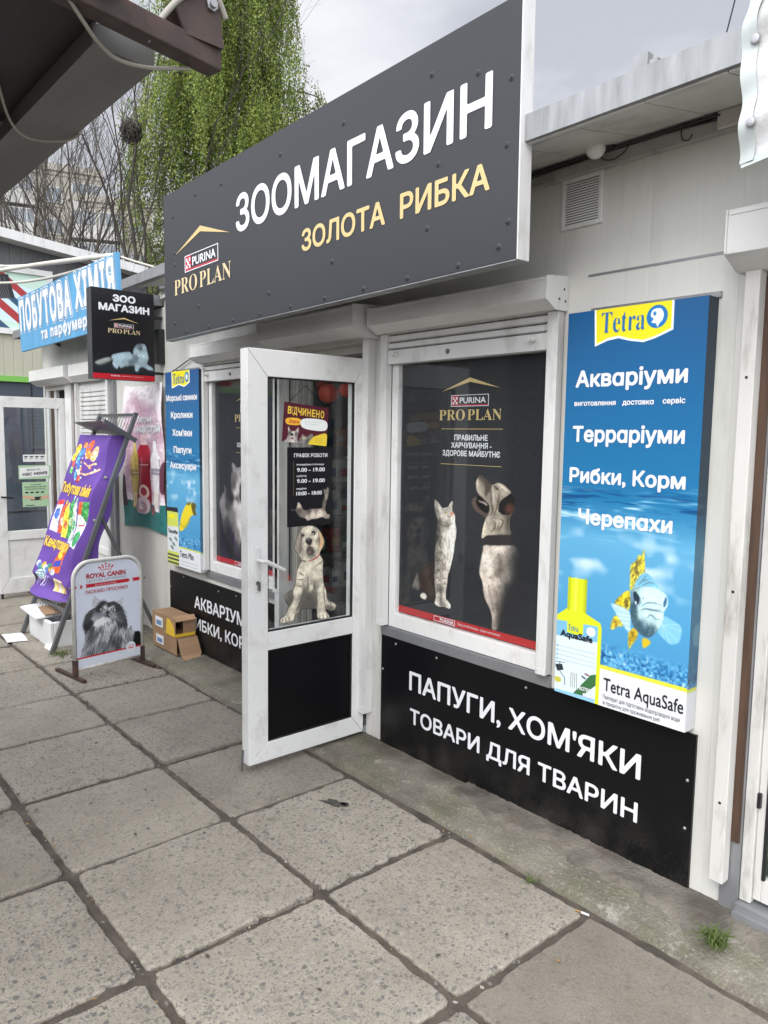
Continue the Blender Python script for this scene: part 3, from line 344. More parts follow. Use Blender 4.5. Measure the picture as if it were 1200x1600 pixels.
'dog_h':[((0.5598,0.4299),(0.5556,0.4595),(0.572,0.4803),(0.6005,0.4945)),((0.615,0.5795),(0.606,0.6077),(0.6002,0.6318)),((0.6622,0.5683),(0.6863,0.5782),(0.6806,0.5979)),((0.6927,0.4436),(0.7263,0.4572),(0.7464,0.4676)),((0.653,0.4531),(0.6578,0.4798),(0.666,0.5101)),((0.6102,0.694),(0.5999,0.7387),(0.5943,0.7692),(0.6118,0.797)),((0.6299,0.8108),(0.6423,0.8529),(0.6701,0.9007)),((0.6508,0.6783),(0.7042,0.6675),(0.7695,0.6595)),((0.6459,0.7181),(0.6547,0.7565),(0.69,0.7838))],
'fish_d':[((0.5882,0.7554),(0.5862,0.7255),(0.6069,0.7141),(0.6294,0.7324),(0.6398,0.7516),(0.6795,0.7665),(0.712,0.7927),(0.6598,0.7899),(0.6111,0.7757)),((0.7027,0.7687),(0.7587,0.7644),(0.7559,0.7833),(0.7151,0.7944))],
'fish_b':[((0.6779,0.6387),(0.6396,0.6506),(0.6125,0.672),(0.6319,0.6771),(0.6938,0.6694),(0.7739,0.6719),(0.7598,0.6592),(0.7187,0.6461))],
'fish_l':[((0.6587,0.7225),(0.6999,0.7108),(0.7559,0.708),(0.8034,0.7106)),((0.6678,0.7258),(0.7305,0.7263),(0.7968,0.7217)),((0.6515,0.7329),(0.7021,0.7254),(0.7641,0.7259),(0.814,0.7263)),((0.688,0.7461),(0.708,0.7466),(0.7211,0.7388),(0.7438,0.7401),(0.7615,0.7456),(0.7892,0.7446)),((0.735,0.7564),(0.732,0.7743),(0.7175,0.7913)),((0.6416,0.6643),(0.674,0.6506),(0.6844,0.6442)),((0.631,0.6709),(0.6638,0.6591),(0.7083,0.6525)),((0.6541,0.6714),(0.7095,0.6603),(0.7435,0.6621)),((0.6093,0.6821),(0.6433,0.676)),((0.6647,0.7043),(0.6752,0.6977)),((0.6105,0.69),(0.6473,0.7035),(0.6407,0.7178),(0.6136,0.7116))],
'finp_l':[((0.5771,0.7441),(0.4613,0.734)),((0.5812,0.7519),(0.4762,0.7534)),((0.5841,0.7597),(0.4957,0.7621)),((0.5869,0.7715),(0.5214,0.7724)),((0.5875,0.7836),(0.5471,0.7847))],
}
# ---------------------------------------------------------------- printed pictures: drawn here with numpy, carried as colours on fine grids
class Canvas:
    def __init__(s, w_m, h_m, ppm, bg):
        s.W, s.H = max(8, int(w_m*ppm)), max(8, int(h_m*ppm))
        s.a = np.zeros((s.H, s.W, 3), np.float32); s.a[:] = bg
        s.yy, s.xx = np.mgrid[0:s.H, 0:s.W].astype(np.float32)
        s.u = (s.xx+.5)/s.W; s.v = (s.yy+.5)/s.H
        s.rng = np.random.default_rng(7)
    def px(s, pts): return [(p[0]*s.W, p[1]*s.H) for p in pts]
    def smooth(s, pts, n=5):
        P = np.array(pts, float); m = len(P); out = []
        for i in range(m):
            p0, p1, p2, p3 = P[i-1], P[i], P[(i+1) % m], P[(i+2) % m]
            for k in range(n):
                t = k/n
                out.append(.5*((2*p1)+(-p0+p2)*t+(2*p0-5*p1+4*p2-p3)*t*t+(-p0+3*p1-3*p2+p3)*t**3))
        return out
    def mask(s, pts, smooth=True, soft=0):
        P = s.px([p[:2] for p in pts])
        if smooth: P = s.smooth(P)
        P = np.array(P, np.float32); m = np.zeros((s.H, s.W), np.float32)
        x0 = max(0, int(P[:, 0].min())-1); x1 = min(s.W, int(P[:, 0].max())+2)
        y0 = max(0, int(P[:, 1].min())-1); y1 = min(s.H, int(P[:, 1].max())+2)
        if x1 <= x0 or y1 <= y0: return m
        acc = np.zeros((y1-y0, x1-x0), np.float32); S = 3
        for sy in range(S):
            for sx in range(S):
                X = s.xx[y0:y1, x0:x1]+(sx+.5)/S; Y = s.yy[y0:y1, x0:x1]+(sy+.5)/S
                ins = np.zeros(X.shape, bool); n = len(P)
                for i in range(n):
                    ax, ay = P[i-1]; bx, by = P[i]
                    if ay == by: continue
                    ins ^= ((ay > Y) != (by > Y)) & (X < (bx-ax)*(Y-ay)/(by-ay)+ax)
                acc += ins
        m[y0:y1, x0:x1] = acc/(S*S)
        return s.blur(m, soft) if soft else m
    def blur(s, m, r):
        r = max(1, int(r))
        for _ in range(2):
            for ax in (0, 1):
                pad = [(r, r) if k == ax else (0, 0) for k in range(m.ndim)]
                c = np.cumsum(np.pad(m, pad, mode='edge'), axis=ax, dtype=np.float64)
                z = np.zeros_like(np.take(c, [0], axis=ax)); c = np.concatenate([z, c], axis=ax)
                n = m.shape[ax]
                m = ((np.take(c, range(2*r+1, 2*r+1+n), axis=ax)-np.take(c, range(0, n), axis=ax))/(2*r+1)).astype(np.float32)
        return m
    def put(s, m, col, al=1.):
        m = (m*al)[..., None]; s.a = s.a*(1-m)+np.asarray(col, np.float32)*m
    def poly(s, pts, col, smooth=True, soft=0, al=1.): s.put(s.mask(pts, smooth, soft), col, al)
    def field(s, cps, tint, p=3.2):
        num = np.zeros((s.H, s.W), np.float32); den = np.full((s.H, s.W), 1e-9, np.float32); asp = s.H/s.W
        for (u, v, g) in cps:
            w = ((s.u-u)**2+((s.v-v)*asp)**2+1e-5)**(-p/2); num += w*g; den += w
        g = num/den; return tint(g) if callable(tint) else g[..., None]*np.asarray(tint, np.float32)
    def noise(s, cells, seed=0, ax=1.):
        r = np.random.default_rng(seed); n = cells; my = max(2, int(n*s.H/s.W*ax)); g = r.random((my+2, n+2)).astype(np.float32)
        gx = s.u*n; gy = s.v*my; ix = gx.astype(int); iy = gy.astype(int); fx = gx-ix; fy = gy-iy
        fx = fx*fx*(3-2*fx); fy = fy*fy*(3-2*fy)
        return (g[iy, ix]*(1-fx)+g[iy, ix+1]*fx)*(1-fy)+(g[iy+1, ix]*(1-fx)+g[iy+1, ix+1]*fx)*fy
    def line(s, pts, col, w=1., al=1.):
        P = np.array(s.px(pts), np.float32); d = np.full((s.H, s.W), 1e9, np.float32)
        for i in range(len(P)-1):
            a, b = P[i], P[i+1]; ab = b-a; L = float(ab@ab)+1e-9
            x0 = max(0, int(min(a[0], b[0])-w-2)); x1 = min(s.W, int(max(a[0], b[0])+w+3)); y0 = max(0, int(min(a[1], b[1])-w-2)); y1 = min(s.H, int(max(a[1], b[1])+w+3))
            if x1 <= x0 or y1 <= y0: continue
            X = s.xx[y0:y1, x0:x1]+.5-a[0]; Y = s.yy[y0:y1, x0:x1]+.5-a[1]
            t = np.clip((X*ab[0]+Y*ab[1])/L, 0, 1); dd = np.hypot(X-t*ab[0], Y-t*ab[1])
            d[y0:y1, x0:x1] = np.minimum(d[y0:y1, x0:x1], dd)
        s.put(np.clip(w/2+.5-d, 0, 1), col, al)
    def soft(s, pts, col, w=3., al=.6):
        """a painted stroke with soft sides and tapering ends"""
        P = s.smooth_open(s.px(pts)); n = len(P)
        for i in range(n-1):
            t = (i+.5)/n; k = w*(.35+.65*math.sin(math.pi*t)); x, y = (P[i][0]+P[i+1][0])/2, (P[i][1]+P[i+1][1])/2; r = int(k*1.5+2)
            x0, x1, y0, y1 = max(0, int(x)-r), min(s.W, int(x)+r+1), max(0, int(y)-r), min(s.H, int(y)+r+1)
            if x1 <= x0 or y1 <= y0: continue
            d2 = ((s.xx[y0:y1, x0:x1]+.5-x)**2+(s.yy[y0:y1, x0:x1]+.5-y)**2)/(k*k*.32+.3); m = (al*.55*np.exp(-d2))[..., None]; s.a[y0:y1, x0:x1] = s.a[y0:y1, x0:x1]*(1-m)+np.asarray(col, np.float32)*m
    def smooth_open(s, P):
        o = []
        for i in range(len(P)-1):
            p0, p1, p2, p3 = [np.array(P[min(max(i+q, 0), len(P)-1)], float) for q in (-1, 0, 1, 2)]; n = max(2, int(np.hypot(*(p2-p1))/1.3))
            for k in range(n): t = k/n; o.append(.5*((2*p1)+(-p0+p2)*t+(2*p0-5*p1+4*p2-p3)*t*t+(-p0+3*p1-3*p2+p3)*t**3))
        return o+[np.array(P[-1], float)]
    def ell(s, u, v, ru, rv, col, al=1., soft=1.2, rot=0):
        X = (s.u-u)*s.W; Y = (s.v-v)*s.H; c, q = math.cos(rot), math.sin(rot)
        x = X*c+Y*q; y = -X*q+Y*c; a, b = ru*s.W, rv*s.H
        d = (np.sqrt((x/a)**2+(y/b)**2)-1)*min(a, b); s.put(np.clip(.5-d/soft, 0, 1), col, al)
    def fur(s, m, n, length, ang, var=.25, jit=.5, spill=0, al=.6):
        """hair strokes whose colour comes from what is already drawn under their root"""
        ys, xs = np.nonzero(m > .5)
        if len(ys) == 0: return
        k = s.rng.integers(0, len(ys), n); x = xs[k].astype(np.float32); y = ys[k].astype(np.float32)
        col = s.a[ys[k], xs[k]]*(1+var*(s.rng.random((n, 1))*2-1)).astype(np.float32)
        a = ang(x/s.W, y/s.H) if callable(ang) else np.full(n, ang); a = a+(s.rng.random(n)-.5)*jit
        L = length*s.W*(.5+s.rng.random(n)); st = int(max(2, L.max())); bend = (s.rng.random(n)-.5)*.6
        for q in range(st):
            t = q/st; aa = a+bend*t; x = x+np.cos(aa)*L/st; y = y+np.sin(aa)*L/st
            ix = x.astype(int); iy = y.astype(int); ok = (ix >= 0) & (ix < s.W) & (iy >= 0) & (iy < s.H)
            if not spill: ok &= m[np.clip(iy, 0, s.H-1), np.clip(ix, 0, s.W-1)] > .1
            w = al*(1-t*.7); s.a[iy[ok], ix[ok]] = s.a[iy[ok], ix[ok]]*(1-w)+col[ok]*w

def roll(c, m, lit, dark, side=1, pw=1.5):
    """tone across each row of a mask, from its lit edge to its dark edge"""
    on = m > .4; X = np.arange(c.W)[None, :]; lo = np.where(on, X, 1e6).min(1); hi = np.where(on, X, -1).max(1); k = np.ones(9)/9
    ok = hi > lo; idx = np.arange(c.H)
    if ok.any(): lo = np.convolve(np.pad(np.interp(idx, idx[ok], lo[ok]), 4, mode='edge'), k, 'valid'); hi = np.convolve(np.pad(np.interp(idx, idx[ok], hi[ok]), 4, mode='edge'), k, 'valid')
    s = np.clip((X-lo[:, None])/np.maximum(hi-lo, 1)[:, None], 0, 1); s = s if side > 0 else 1-s; return lit+(dark-lit)*s**pw
def warm(t): return lambda g: np.stack([g*t[0], g*t[1], g*t[2]], -1)
def animal(c, key, tint, n, ln, ang, soft=1, jit=.7, var=.3, spill=0, p=3.8, mixr=None):
    m = c.mask(TRC[key], soft=soft)
    if mixr: g = c.field(TRC[key+'_c'], lambda q: q, 2.8); g = g*(1-mixr[0])+roll(c, m, *mixr[1:])*mixr[0]; f = tint(g)
    else: f = c.field(TRC[key+'_c'], tint, p)
    m3 = m[..., None]; c.a = c.a*(1-m3)+f*m3
    c.fur(m, n, ln, ang, var, jit, spill); return m

def pic_window_dog():
    c = Canvas(.947, 1.255, 560, (34, 35, 38))
    c.put(c.mask([(.27, .0), (.73, 0), (.73, .75), (.27, .75)], False, 12), (43, 44, 46), .8)
    t = warm((1, .93, .84))
    c.poly(TRC['cat_tail'], (105, 98, 92), soft=2); c.fur(c.mask(TRC['cat_tail']), 500, .02, 2.2, spill=1)
    c.poly(TRC['cat_back'], (48, 37, 32), soft=5); c.fur(c.mask(TRC['cat_back']), 2500, .018, 1.9, .5)
    c.poly(TRC['cat_paw'], (205, 195, 185), soft=1)
    m = animal(c, 'cat', warm((1, .95, .89)), 15000, .009, lambda u, v: np.where(v > .72, 1.6, 1.75), soft=0, spill=0, var=.26, mixr=(.3, 70, 216, 1, .9)); c.a *= (1+m*(.36*(c.noise(40, 15, .6)-.5)+.25*(c.noise(85, 16)-.5)))[..., None]
    for q in TRC['cat_h']: c.soft(q, (236, 230, 220), 6, .45)
    for q in TRC['cat_l']: c.soft(q, (78, 62, 52), 3.2, .6)
    e = TRC['cat_eye'][0]; c.line([(e[0]-.004, e[1]-.006), (e[0]+.018, e[1]-.012), (e[0]+.03, e[1]-.003)], (60, 50, 45), 1.6, .8)
    c.poly(TRC['cat_eye'], (25, 25, 20)); e = TRC['cat_eye'][0]; c.ell(e[0]+.012, e[1]+.001, .005, .004, (205, 190, 120))
    c.poly(TRC['cat_nose'], (190, 120, 95), soft=1)
    c.line([(.262, .55), (.30, .585), (.335, .62)], (120, 118, 115), .8, .5); c.line([(.262, .553), (.29, .6), (.32, .64)], (120, 118, 115), .8, .5)
    c.poly(TRC['dog_mouth'], (24, 20, 20)); c.poly(TRC['dog_jaw'], (82, 68, 63), soft=1)
    animal(c, 'dog_head', t, 15000, .007, lambda u, v: np.where(v > .62, 1.6, .9), soft=0, var=.2, mixr=(.25, 190, 110, 1, 1.))
    c.poly(TRC['dog_snout'], (66, 57, 52), soft=2, al=.85); c.poly(TRC['dog_mouth'], (20, 17, 17)); c.poly(TRC['dog_jaw'], (84, 70, 64), soft=1)
    c.fur(c.mask(TRC['dog_jaw']), 700, .008, 1., .3); c.poly(TRC['dog_teeth'], (172, 155, 145), soft=1, al=.85)
    for q in TRC['dog_l'][:6]+TRC['dog_l'][9:]: c.soft(q, (62, 50, 43), 4.5, .55)
    for q in TRC['dog_h'][:5]: c.soft(q, (222, 208, 190), 4.5, .5)
    c.poly(TRC['dog_eye'], (38, 28, 24)); e = TRC['dog_eye'][1]; c.ell(e[0], e[1]+.006, .003, .002, (200, 200, 200))
    c.poly(TRC['dog_ear'], (24, 21, 21), soft=1); c.poly(TRC['dog_earin'], (86, 54, 43), soft=4, al=.75)
    mb_ = animal(c, 'dog_body', warm((1, .925, .86)), 26000, .008, 1.5, soft=1, var=.28, mixr=(.6, 200, 62, 1, 2.0)); c.a *= (1+mb_*(.34*(c.noise(26, 17)-.5)+.22*(c.noise(60, 18)-.5)))[..., None]
    for q in TRC['dog_l'][6:9]: c.soft(q, (84, 70, 62), 14, .16)
    for q in TRC['dog_h'][5:]: c.soft(q, (222, 208, 198), 12, .10)
    c.poly(TRC['dog_shade'], (32, 32, 34), soft=14, al=.9)
    c.poly(TRC['dog_collar'], (42, 39, 39), soft=1)
    g = c.a.mean(-1); n = c.noise(90, 3); c.a *= (1+.12*(n-.5))[..., None]
    c.a[c.v > .971] = (150, 38, 40)
    return c

def pic_window_collie():
    c = Canvas(.947, 1.255, 420, (34, 34, 38))
    animal(c, 'col', warm((1, .96, .95)), 16000, .035, lambda u, v: np.where(v > .55, 1.35, 1.6), soft=1, var=.3, jit=.5, spill=1)
    c.put(c.noise(14, 5)*(c.v > .3), (40, 36, 44), .25)
    c.a[c.v > .971] = (150, 38, 40)
    return c

def pic_puppy():
    c = Canvas(.524, 1.235, 640, (120, 112, 100))
    m = animal(c, 'pup', warm((1, .965, .87)), 36000, .010, lambda u, v: np.where(v > .68, 1.6, 1.4), soft=0, var=.16, p=3.)
    c.a *= (1+m*(.22*(c.noise(24, 17)-.5)+.2*(c.noise(60, 18)-.5)))[..., None]
    for q in TRC['pup_d']: c.poly(q, (82, 78, 74), soft=3, al=.75)
    c.poly(TRC['pup_earR'], (206, 168, 122), soft=2, al=.8); c.poly(TRC['pup_earL'], (136, 128, 118), soft=2, al=.7)
    for k in ('pup_earR', 'pup_earL'): c.fur(c.mask(TRC[k]), 1500, .012, 1.6, .2)
    c.poly(TRC['pup_eyeR'], (42, 34, 32), soft=1); c.poly(TRC['pup_eyeL'], (62, 56, 54), soft=1)
    e = TRC['pup_eyeR'][1]; c.ell(e[0]+.005, e[1]+.012, .008, .004, (190, 185, 180))
    c.poly(TRC['pup_mouth'], (62, 55, 54), soft=2, al=.85); c.poly(TRC['pup_nose'], (44, 39, 41), soft=1)
    for q in TRC['pup_l']: c.soft(q, (66, 58, 52), 3.4, .75)
    e = TRC['pup_nose'][1]; c.ell(e[0]+.02, e[1]+.004, .018, .005, (120, 112, 112), .8); c.ell(TRC['pup_mouth'][6][0]-.02, TRC['pup_mouth'][6][1]-.012, .02, .005, (150, 110, 104), .7)
    c.poly(TRC['pup_collar'], (150, 28, 34), soft=1)
    edge = np.clip(m*(1-c.blur(m, 2))*3.2, 0, 1); c.put(edge, (35, 32, 30), .8)
    c.m = m; return c

def pic_maine():
    c = Canvas(.64, .715, 640, (196, 202, 214))
    c.a += (c.noise(5, 2)[..., None]-.5)*10
    for k in ('mc_earL', 'mc_earR'):
        c.poly(TRC[k], (178, 182, 186), False, soft=1); c.fur(c.mask(TRC[k], False), 900, .03, -1.2, .35)
    def ang(u, v):
        a = np.arctan2(v-.42, u-.42); return np.where(v > .60, 1.75+(u-.5)*-1.3, a)
    m = animal(c, 'mc', warm((.97, 1., 1.03)), 14000, .026, ang, var=.35, jit=.6, spill=1, p=5)
    c.fur(c.mask(TRC['mc'])*(c.v > .58), 2600, .075, lambda u, v: np.where(v > .62, 1.85+(u-.5)*-1.3, np.arctan2(v-.42, u-.42)), .9, .35, 0, .8)
    for (x, dx) in ((.40, -.006), (.435, -.003), (.485, .002), (.52, .006)):
        c.line([(x, .415), (x+dx, .448)], (30, 31, 33), 2.2, .8)
    for sg, x0 in ((-1, .355), (1, .575)):
        for q in range(4): c.line([(x0, .475+.02*q), (x0+sg*.09, .495+.03*q), (x0+sg*.15, .54+.04*q)], (34, 35, 37), 3., .55)
    c.poly([(.30, .60), (.34, .565), (.44, .535), (.49, .56), (.46, .59), (.36, .625)], (226, 229, 232), soft=2, al=.8); c.poly([(.41, .475), (.44, .455), (.452, .475), (.43, .49)], (214, 216, 220), soft=1, al=.8); c.poly([(.485, .475), (.50, .455), (.52, .47), (.50, .488)], (214, 216, 220), soft=1, al=.8)
    c.poly(TRC['mc_dark'], (14, 14, 16), soft=2)
    for k in ('mc_eyeL', 'mc_eyeR'):
        P = TRC[k]; cu = sum(p[0] for p in P)/len(P); cv_ = sum(p[1] for p in P)/len(P)
        c.poly([(cu+(p[0]-cu)*1.35, cv_+(p[1]-cv_)*1.35) for p in P], (22, 23, 25)); c.poly(P, (172, 178, 176))
    c.poly(TRC['mc_pupL'], (15, 15, 17)); c.poly(TRC['mc_pupR'], (15, 15, 17))
    c.poly(TRC['mc_nose'], (30, 29, 31), False); c.poly(TRC['mc_mouth'], (40, 40, 42), False)
    e = TRC['mc_nose'][1]
    for sg in (-1, 1):
        for q in range(5): c.line([(e[0]+sg*.05, e[1]+.04+q*.006), (e[0]+sg*.12, e[1]+.03+q*.012), (e[0]+sg*.19, e[1]+.035+q*.025)], (225, 228, 230), .8, .6)
    # red bands, the ribbon with its points and the small round crest
    R = (176, 30, 44)
    c.poly([(0, .884), (1, .884), (1, .899), (0, .899)], R, False); c.poly([(0, .899), (1, .899), (1, 1), (0, 1)], (198, 204, 214), False)
    c.ell(.77, .885, .062, .055, (205, 208, 214)); 
    for q in range(5): c.ell(.735+q*.0175, .872-.006*(1-abs(q-2)/2), .006, .005, (200, 110, 120))
    c.poly([(.735, .885), (.805, .885), (.798, .9), (.742, .9)], (200, 110, 120), False)
    y0, y1 = .203, .236; ym = (y0+y1)/2
    c.poly([(0, y0), (.10, y0), (.115, ym), (.10, y1), (0, y1)], R, False)
    c.poly([(.145, y0), (.17, y0), (.187, ym), (.17, y1), (.145, y1), (.16, ym)], R, False)
    c.poly([(.215, y0), (.755, y0), (.772, ym), (.755, y1), (.215, y1), (.233, ym)], R, False)
    c.poly([(.80, y0), (1, y0), (1, y1), (.80, y1), (.818, ym)], R, False)
    for i in range(5):
        x = .385+i*.043; d = abs(i-2); c.ell(x, .046-.016*(1-d/2)+.006*d, .0105, .0095, R)
        if i < 5: c.ell(.405+i*.034, .0665-.010*(1-d/2), .0095, .0085, R)
    c.line([(.405, .092), (.472, .084), (.54, .092)], R, 2.2)
    c.line([(.40, .083), (.472, .074), (.545, .083)], R, 1.2)
    return c

def _water(c, top, deep, surf, grav, foot):
    v = c.v
    k1 = np.clip(v/surf, 0, 1)[..., None]; base = np.array(top, np.float32)*(1-k1)+np.array((26, 112, 162), np.float32)*k1
    k2 = np.clip((v-surf-.10)/(grav-surf-.10), 0, 1)[..., None]; mid = np.array((88, 162, 202), np.float32)*(1-k2)+np.array((66, 146, 194), np.float32)*k2
    b = np.clip((v-surf-.0)/.10, 0, 1)[..., None]; c.a = base*(1-b)+mid*b; c.a = c.a*.93+c.a.mean(-1, keepdims=True)*.07
    n = c.noise(5, 11, 7)*.6+c.noise(9, 12, 9)*.4; rip = np.clip((n-.52)*4.5, 0, 1)*np.exp(-((v-surf-.03)/.05)**2); c.put(rip, (196, 226, 240), .85)
    n = c.noise(4, 21, 10)*.5+c.noise(11, 22, 10)*.5; rip = np.clip((n-.55)*5, 0, 1)*np.exp(-((v-surf-.005)/.03)**2); c.put(rip, (10, 60, 112), .8)
    n = c.noise(6, 31, 1.6)*.6+c.noise(13, 32, 1.5)*.4; c.put(np.clip((n-.58)*4, 0, 1)*np.exp(-((v-surf-.15)/.07)**2), (222, 232, 238), .8)
    k = np.clip((v-grav)/.035, 0, 1); g = c.noise(70, 41); g2 = c.noise(36, 42)
    gc = np.stack([30+g*90, 100+g*90, 156+g*70], -1).astype(np.float32); c.a = c.a*(1-k[..., None])+gc*k[..., None]
    c.put(np.clip((g2-.78)*6, 0, 1)*k, (178, 212, 228), .9); c.put(np.clip((.22-g2)*5, 0, 1)*k, (14, 62, 112), .8)

def pic_fish():
    c = Canvas(.558, 1.5, 620, (0, 70, 130)); _water(c, (16, 82, 136), 0, .47, .83, .9)
    def fin(k, col, spot=None, soft=1, al=1.):
        m = c.mask(TRC[k], k not in ('fin_dorsal', 'fin_b1'), soft); c.put(m, col, al)
        if spot: c.put(np.clip((c.noise(46, 5)*.6+c.noise(90, 6)*.4-.52)*9, 0, 1)*m, spot, .9); c.fur(m, 900, .02, -1.2, .5, .4)
        return m
    fin('fin_r', (132, 194, 224), al=.85)
    e = TRC['fin_r'][0]
    for q in TRC['fin_r'][2:7]: c.line([(e[0]-.01, e[1]+.02), q], (176, 216, 234), 1.2, .7)
    fin('fin_tail', (216, 196, 58), (150, 120, 50)); fin('fin_dorsal', (205, 192, 66), (104, 92, 52)); fin('fin_yel', (212, 190, 46), (92, 80, 44))
    fin('fin_pale', (172, 206, 222), al=.95)
    for q in TRC['finp_l']: c.soft(q, (222, 236, 242), 2.4, .8)
    fin('fin_b1', (196, 166, 40), (120, 98, 40)); fin('fin_b2', (206, 178, 40))
    m = c.mask(TRC['fish']); f = c.field([q[:2]+((q[2]*.45+.55*(228 if q[2] > 170 else q[2])),) for q in TRC['fish_c']], lambda g: np.stack([g*.97-np.clip(150-np.abs(g-150), 0, 40)*.6, g*1.0+2, g*1.0+np.clip(170-g, 0, 40)*.5+4], -1)); m3 = m[..., None]; c.a = c.a*(1-m3)+f*m3; c.fur(m, 7000, .012, lambda u, v: 1.2+(u-.7)*4, .10, .8)
    c.put(np.clip(m-c.blur(m, 2), 0, 1)*.9, (70, 110, 140), .6)
    for q in TRC['fish_b']: c.put(c.mask(q, soft=2)*m, (112, 184, 216), .9)
    for q in TRC['fish_d']: c.put(c.mask(q, soft=3)*m, (58, 88, 98), .85)
    for q in TRC['fish_l']: c.soft(q, (92, 118, 132), 3.2, .8)
    c.put(np.clip((c.noise(110, 8)-.66)*3, 0, 1)*m, (255, 255, 255), .2)
    c.poly(TRC['fish_eyeL'], (36, 54, 68)); e = TRC['fish_eyeL'][5]; c.ell(e[0]+.004, e[1], .006, .004, (205, 222, 230)); c.poly(TRC['fish_eyeR'], (70, 112, 142))
    # white foot with the yellow rule
    c.poly([(.34, .893), (1, .893), (1, .903), (.34, .903)], (214, 214, 60), False); c.poly([(.34, .903), (1, .903), (1, 1), (.34, 1)], (216, 218, 222), False)
    # bottle
    Yl = (206, 216, 38)
    c.poly([(0, .79), (.086, .765), (.084, .6835), (.2427, .6808), (.2425, .7705), (.36, .787), (.372, .80), (.372, 1.0), (0, 1.0)], Yl, False)
    for q in (.105, .14, .18, .21): c.line([(q, .686), (q, .765)], (176, 190, 30), 1.2, .6)
    bm = (c.v > .68)*(c.v < .80); c.put(np.clip(1-np.abs(c.u-.095)/.02, 0, 1)*bm*(c.u > .084)*(c.v < .77), (150, 160, 24), .6); c.put(np.clip(1-np.abs(c.u-.235)/.025, 0, 1)*bm*(c.u < .2425)*(c.v < .77), (150, 160, 24), .7); c.put(np.clip(1-np.abs(c.u-.15)/.02, 0, 1)*bm*(c.v < .77), (240, 244, 120), .6)
    c.poly([(0, .803), (.343, .797), (.343, 1), (0, 1)], (206, 222, 228), False); c.poly([(0, .803), (.343, .797), (.343, .838), (0, .845)], (118, 178, 212), False)
    c.poly([(.09, .798), (.225, .796), (.225, .828), (.16, .832), (.09, .83)], Yl, False); c.ell(.288, .815, .036, .012, (226, 228, 232)); 
    c.line([(.26, .812), (.315, .812)], (190, 90, 80), 1, .6); c.line([(.268, .818), (.31, .818)], (190, 90, 80), 1, .6)
    for q in range(4):
        v = .872+q*.012; c.line([(.02, v), (.33, v-.002)], (120, 140, 158), 1.6, .55); c.ell(.014, v, .008, .0035, (100, 150, 190), .7)
    c.poly([(.0, .925), (.06, .92), (.075, .935), (.02, .942)], (40, 46, 52), False); c.line([(.04, .915), (.04, .94), (.085, .955), (.09, .975)], (60, 70, 78), 2.4, .8)
    c.line([(.0, .918), (.085, .914)], (60, 70, 78), 1.6, .8); c.ell(.028, .965, .03, .008, (190, 184, 70))
    c.poly([(.13, .945), (.17, .93), (.2, .95), (.175, .985), (.145, .975)], (214, 222, 220), False)
    for q in range(4): c.line([(.14+q*.015, .935), (.138+q*.017, .975)], (50, 62, 66), 1.5, .75)
    c.ell(.27, .93, .022, .003, (120, 70, 70), .8, rot=.2); c.ell(.245, .94, .022, .003, (70, 70, 90), .8, rot=.3)
    c.poly([(.155, .9935), (.30, .928), (.343, .9225), (.343, .952), (.21, 1.0)], (58, 104, 62), False)
    c.poly([(0, .992), (.34, .988), (.34, 1), (0, 1)], (140, 190, 215), False)
    # yellow flag with the round badge
    F = TRC['tet']; c.poly([(F[0][0]-.014, 0), (F[1][0]+.014, 0), (F[2][0]+.014, F[2][1]+.004), (.66, .083), (.58, .0895), (.48, .083), (.40, .0745), (.32, .078), (F[5][0]-.012, F[5][1]+.006)], (238, 240, 242), False, al=1)
    c.poly([(F[0][0], 0), (F[1][0], 0), (F[2][0], F[2][1]), (.66, .078), (.58, .0845), (.48, .078), (.40, .0690), (.32, .072), F[5]], (226, 214, 30), False)
    c.ell(.668, .0335, .072, .0265, (28, 112, 178)); c.poly([(.625, .025), (.645, .016), (.69, .016), (.712, .028), (.706, .042), (.685, .05), (.675, .0575), (.66, .049), (.632, .046), (.645, .038), (.628, .033)], (228, 234, 238))
    c.ell(.652, .026, .011, .005, (28, 112, 178)); c.ell(.66, .022, .004, .003, (228, 234, 238))
    return c

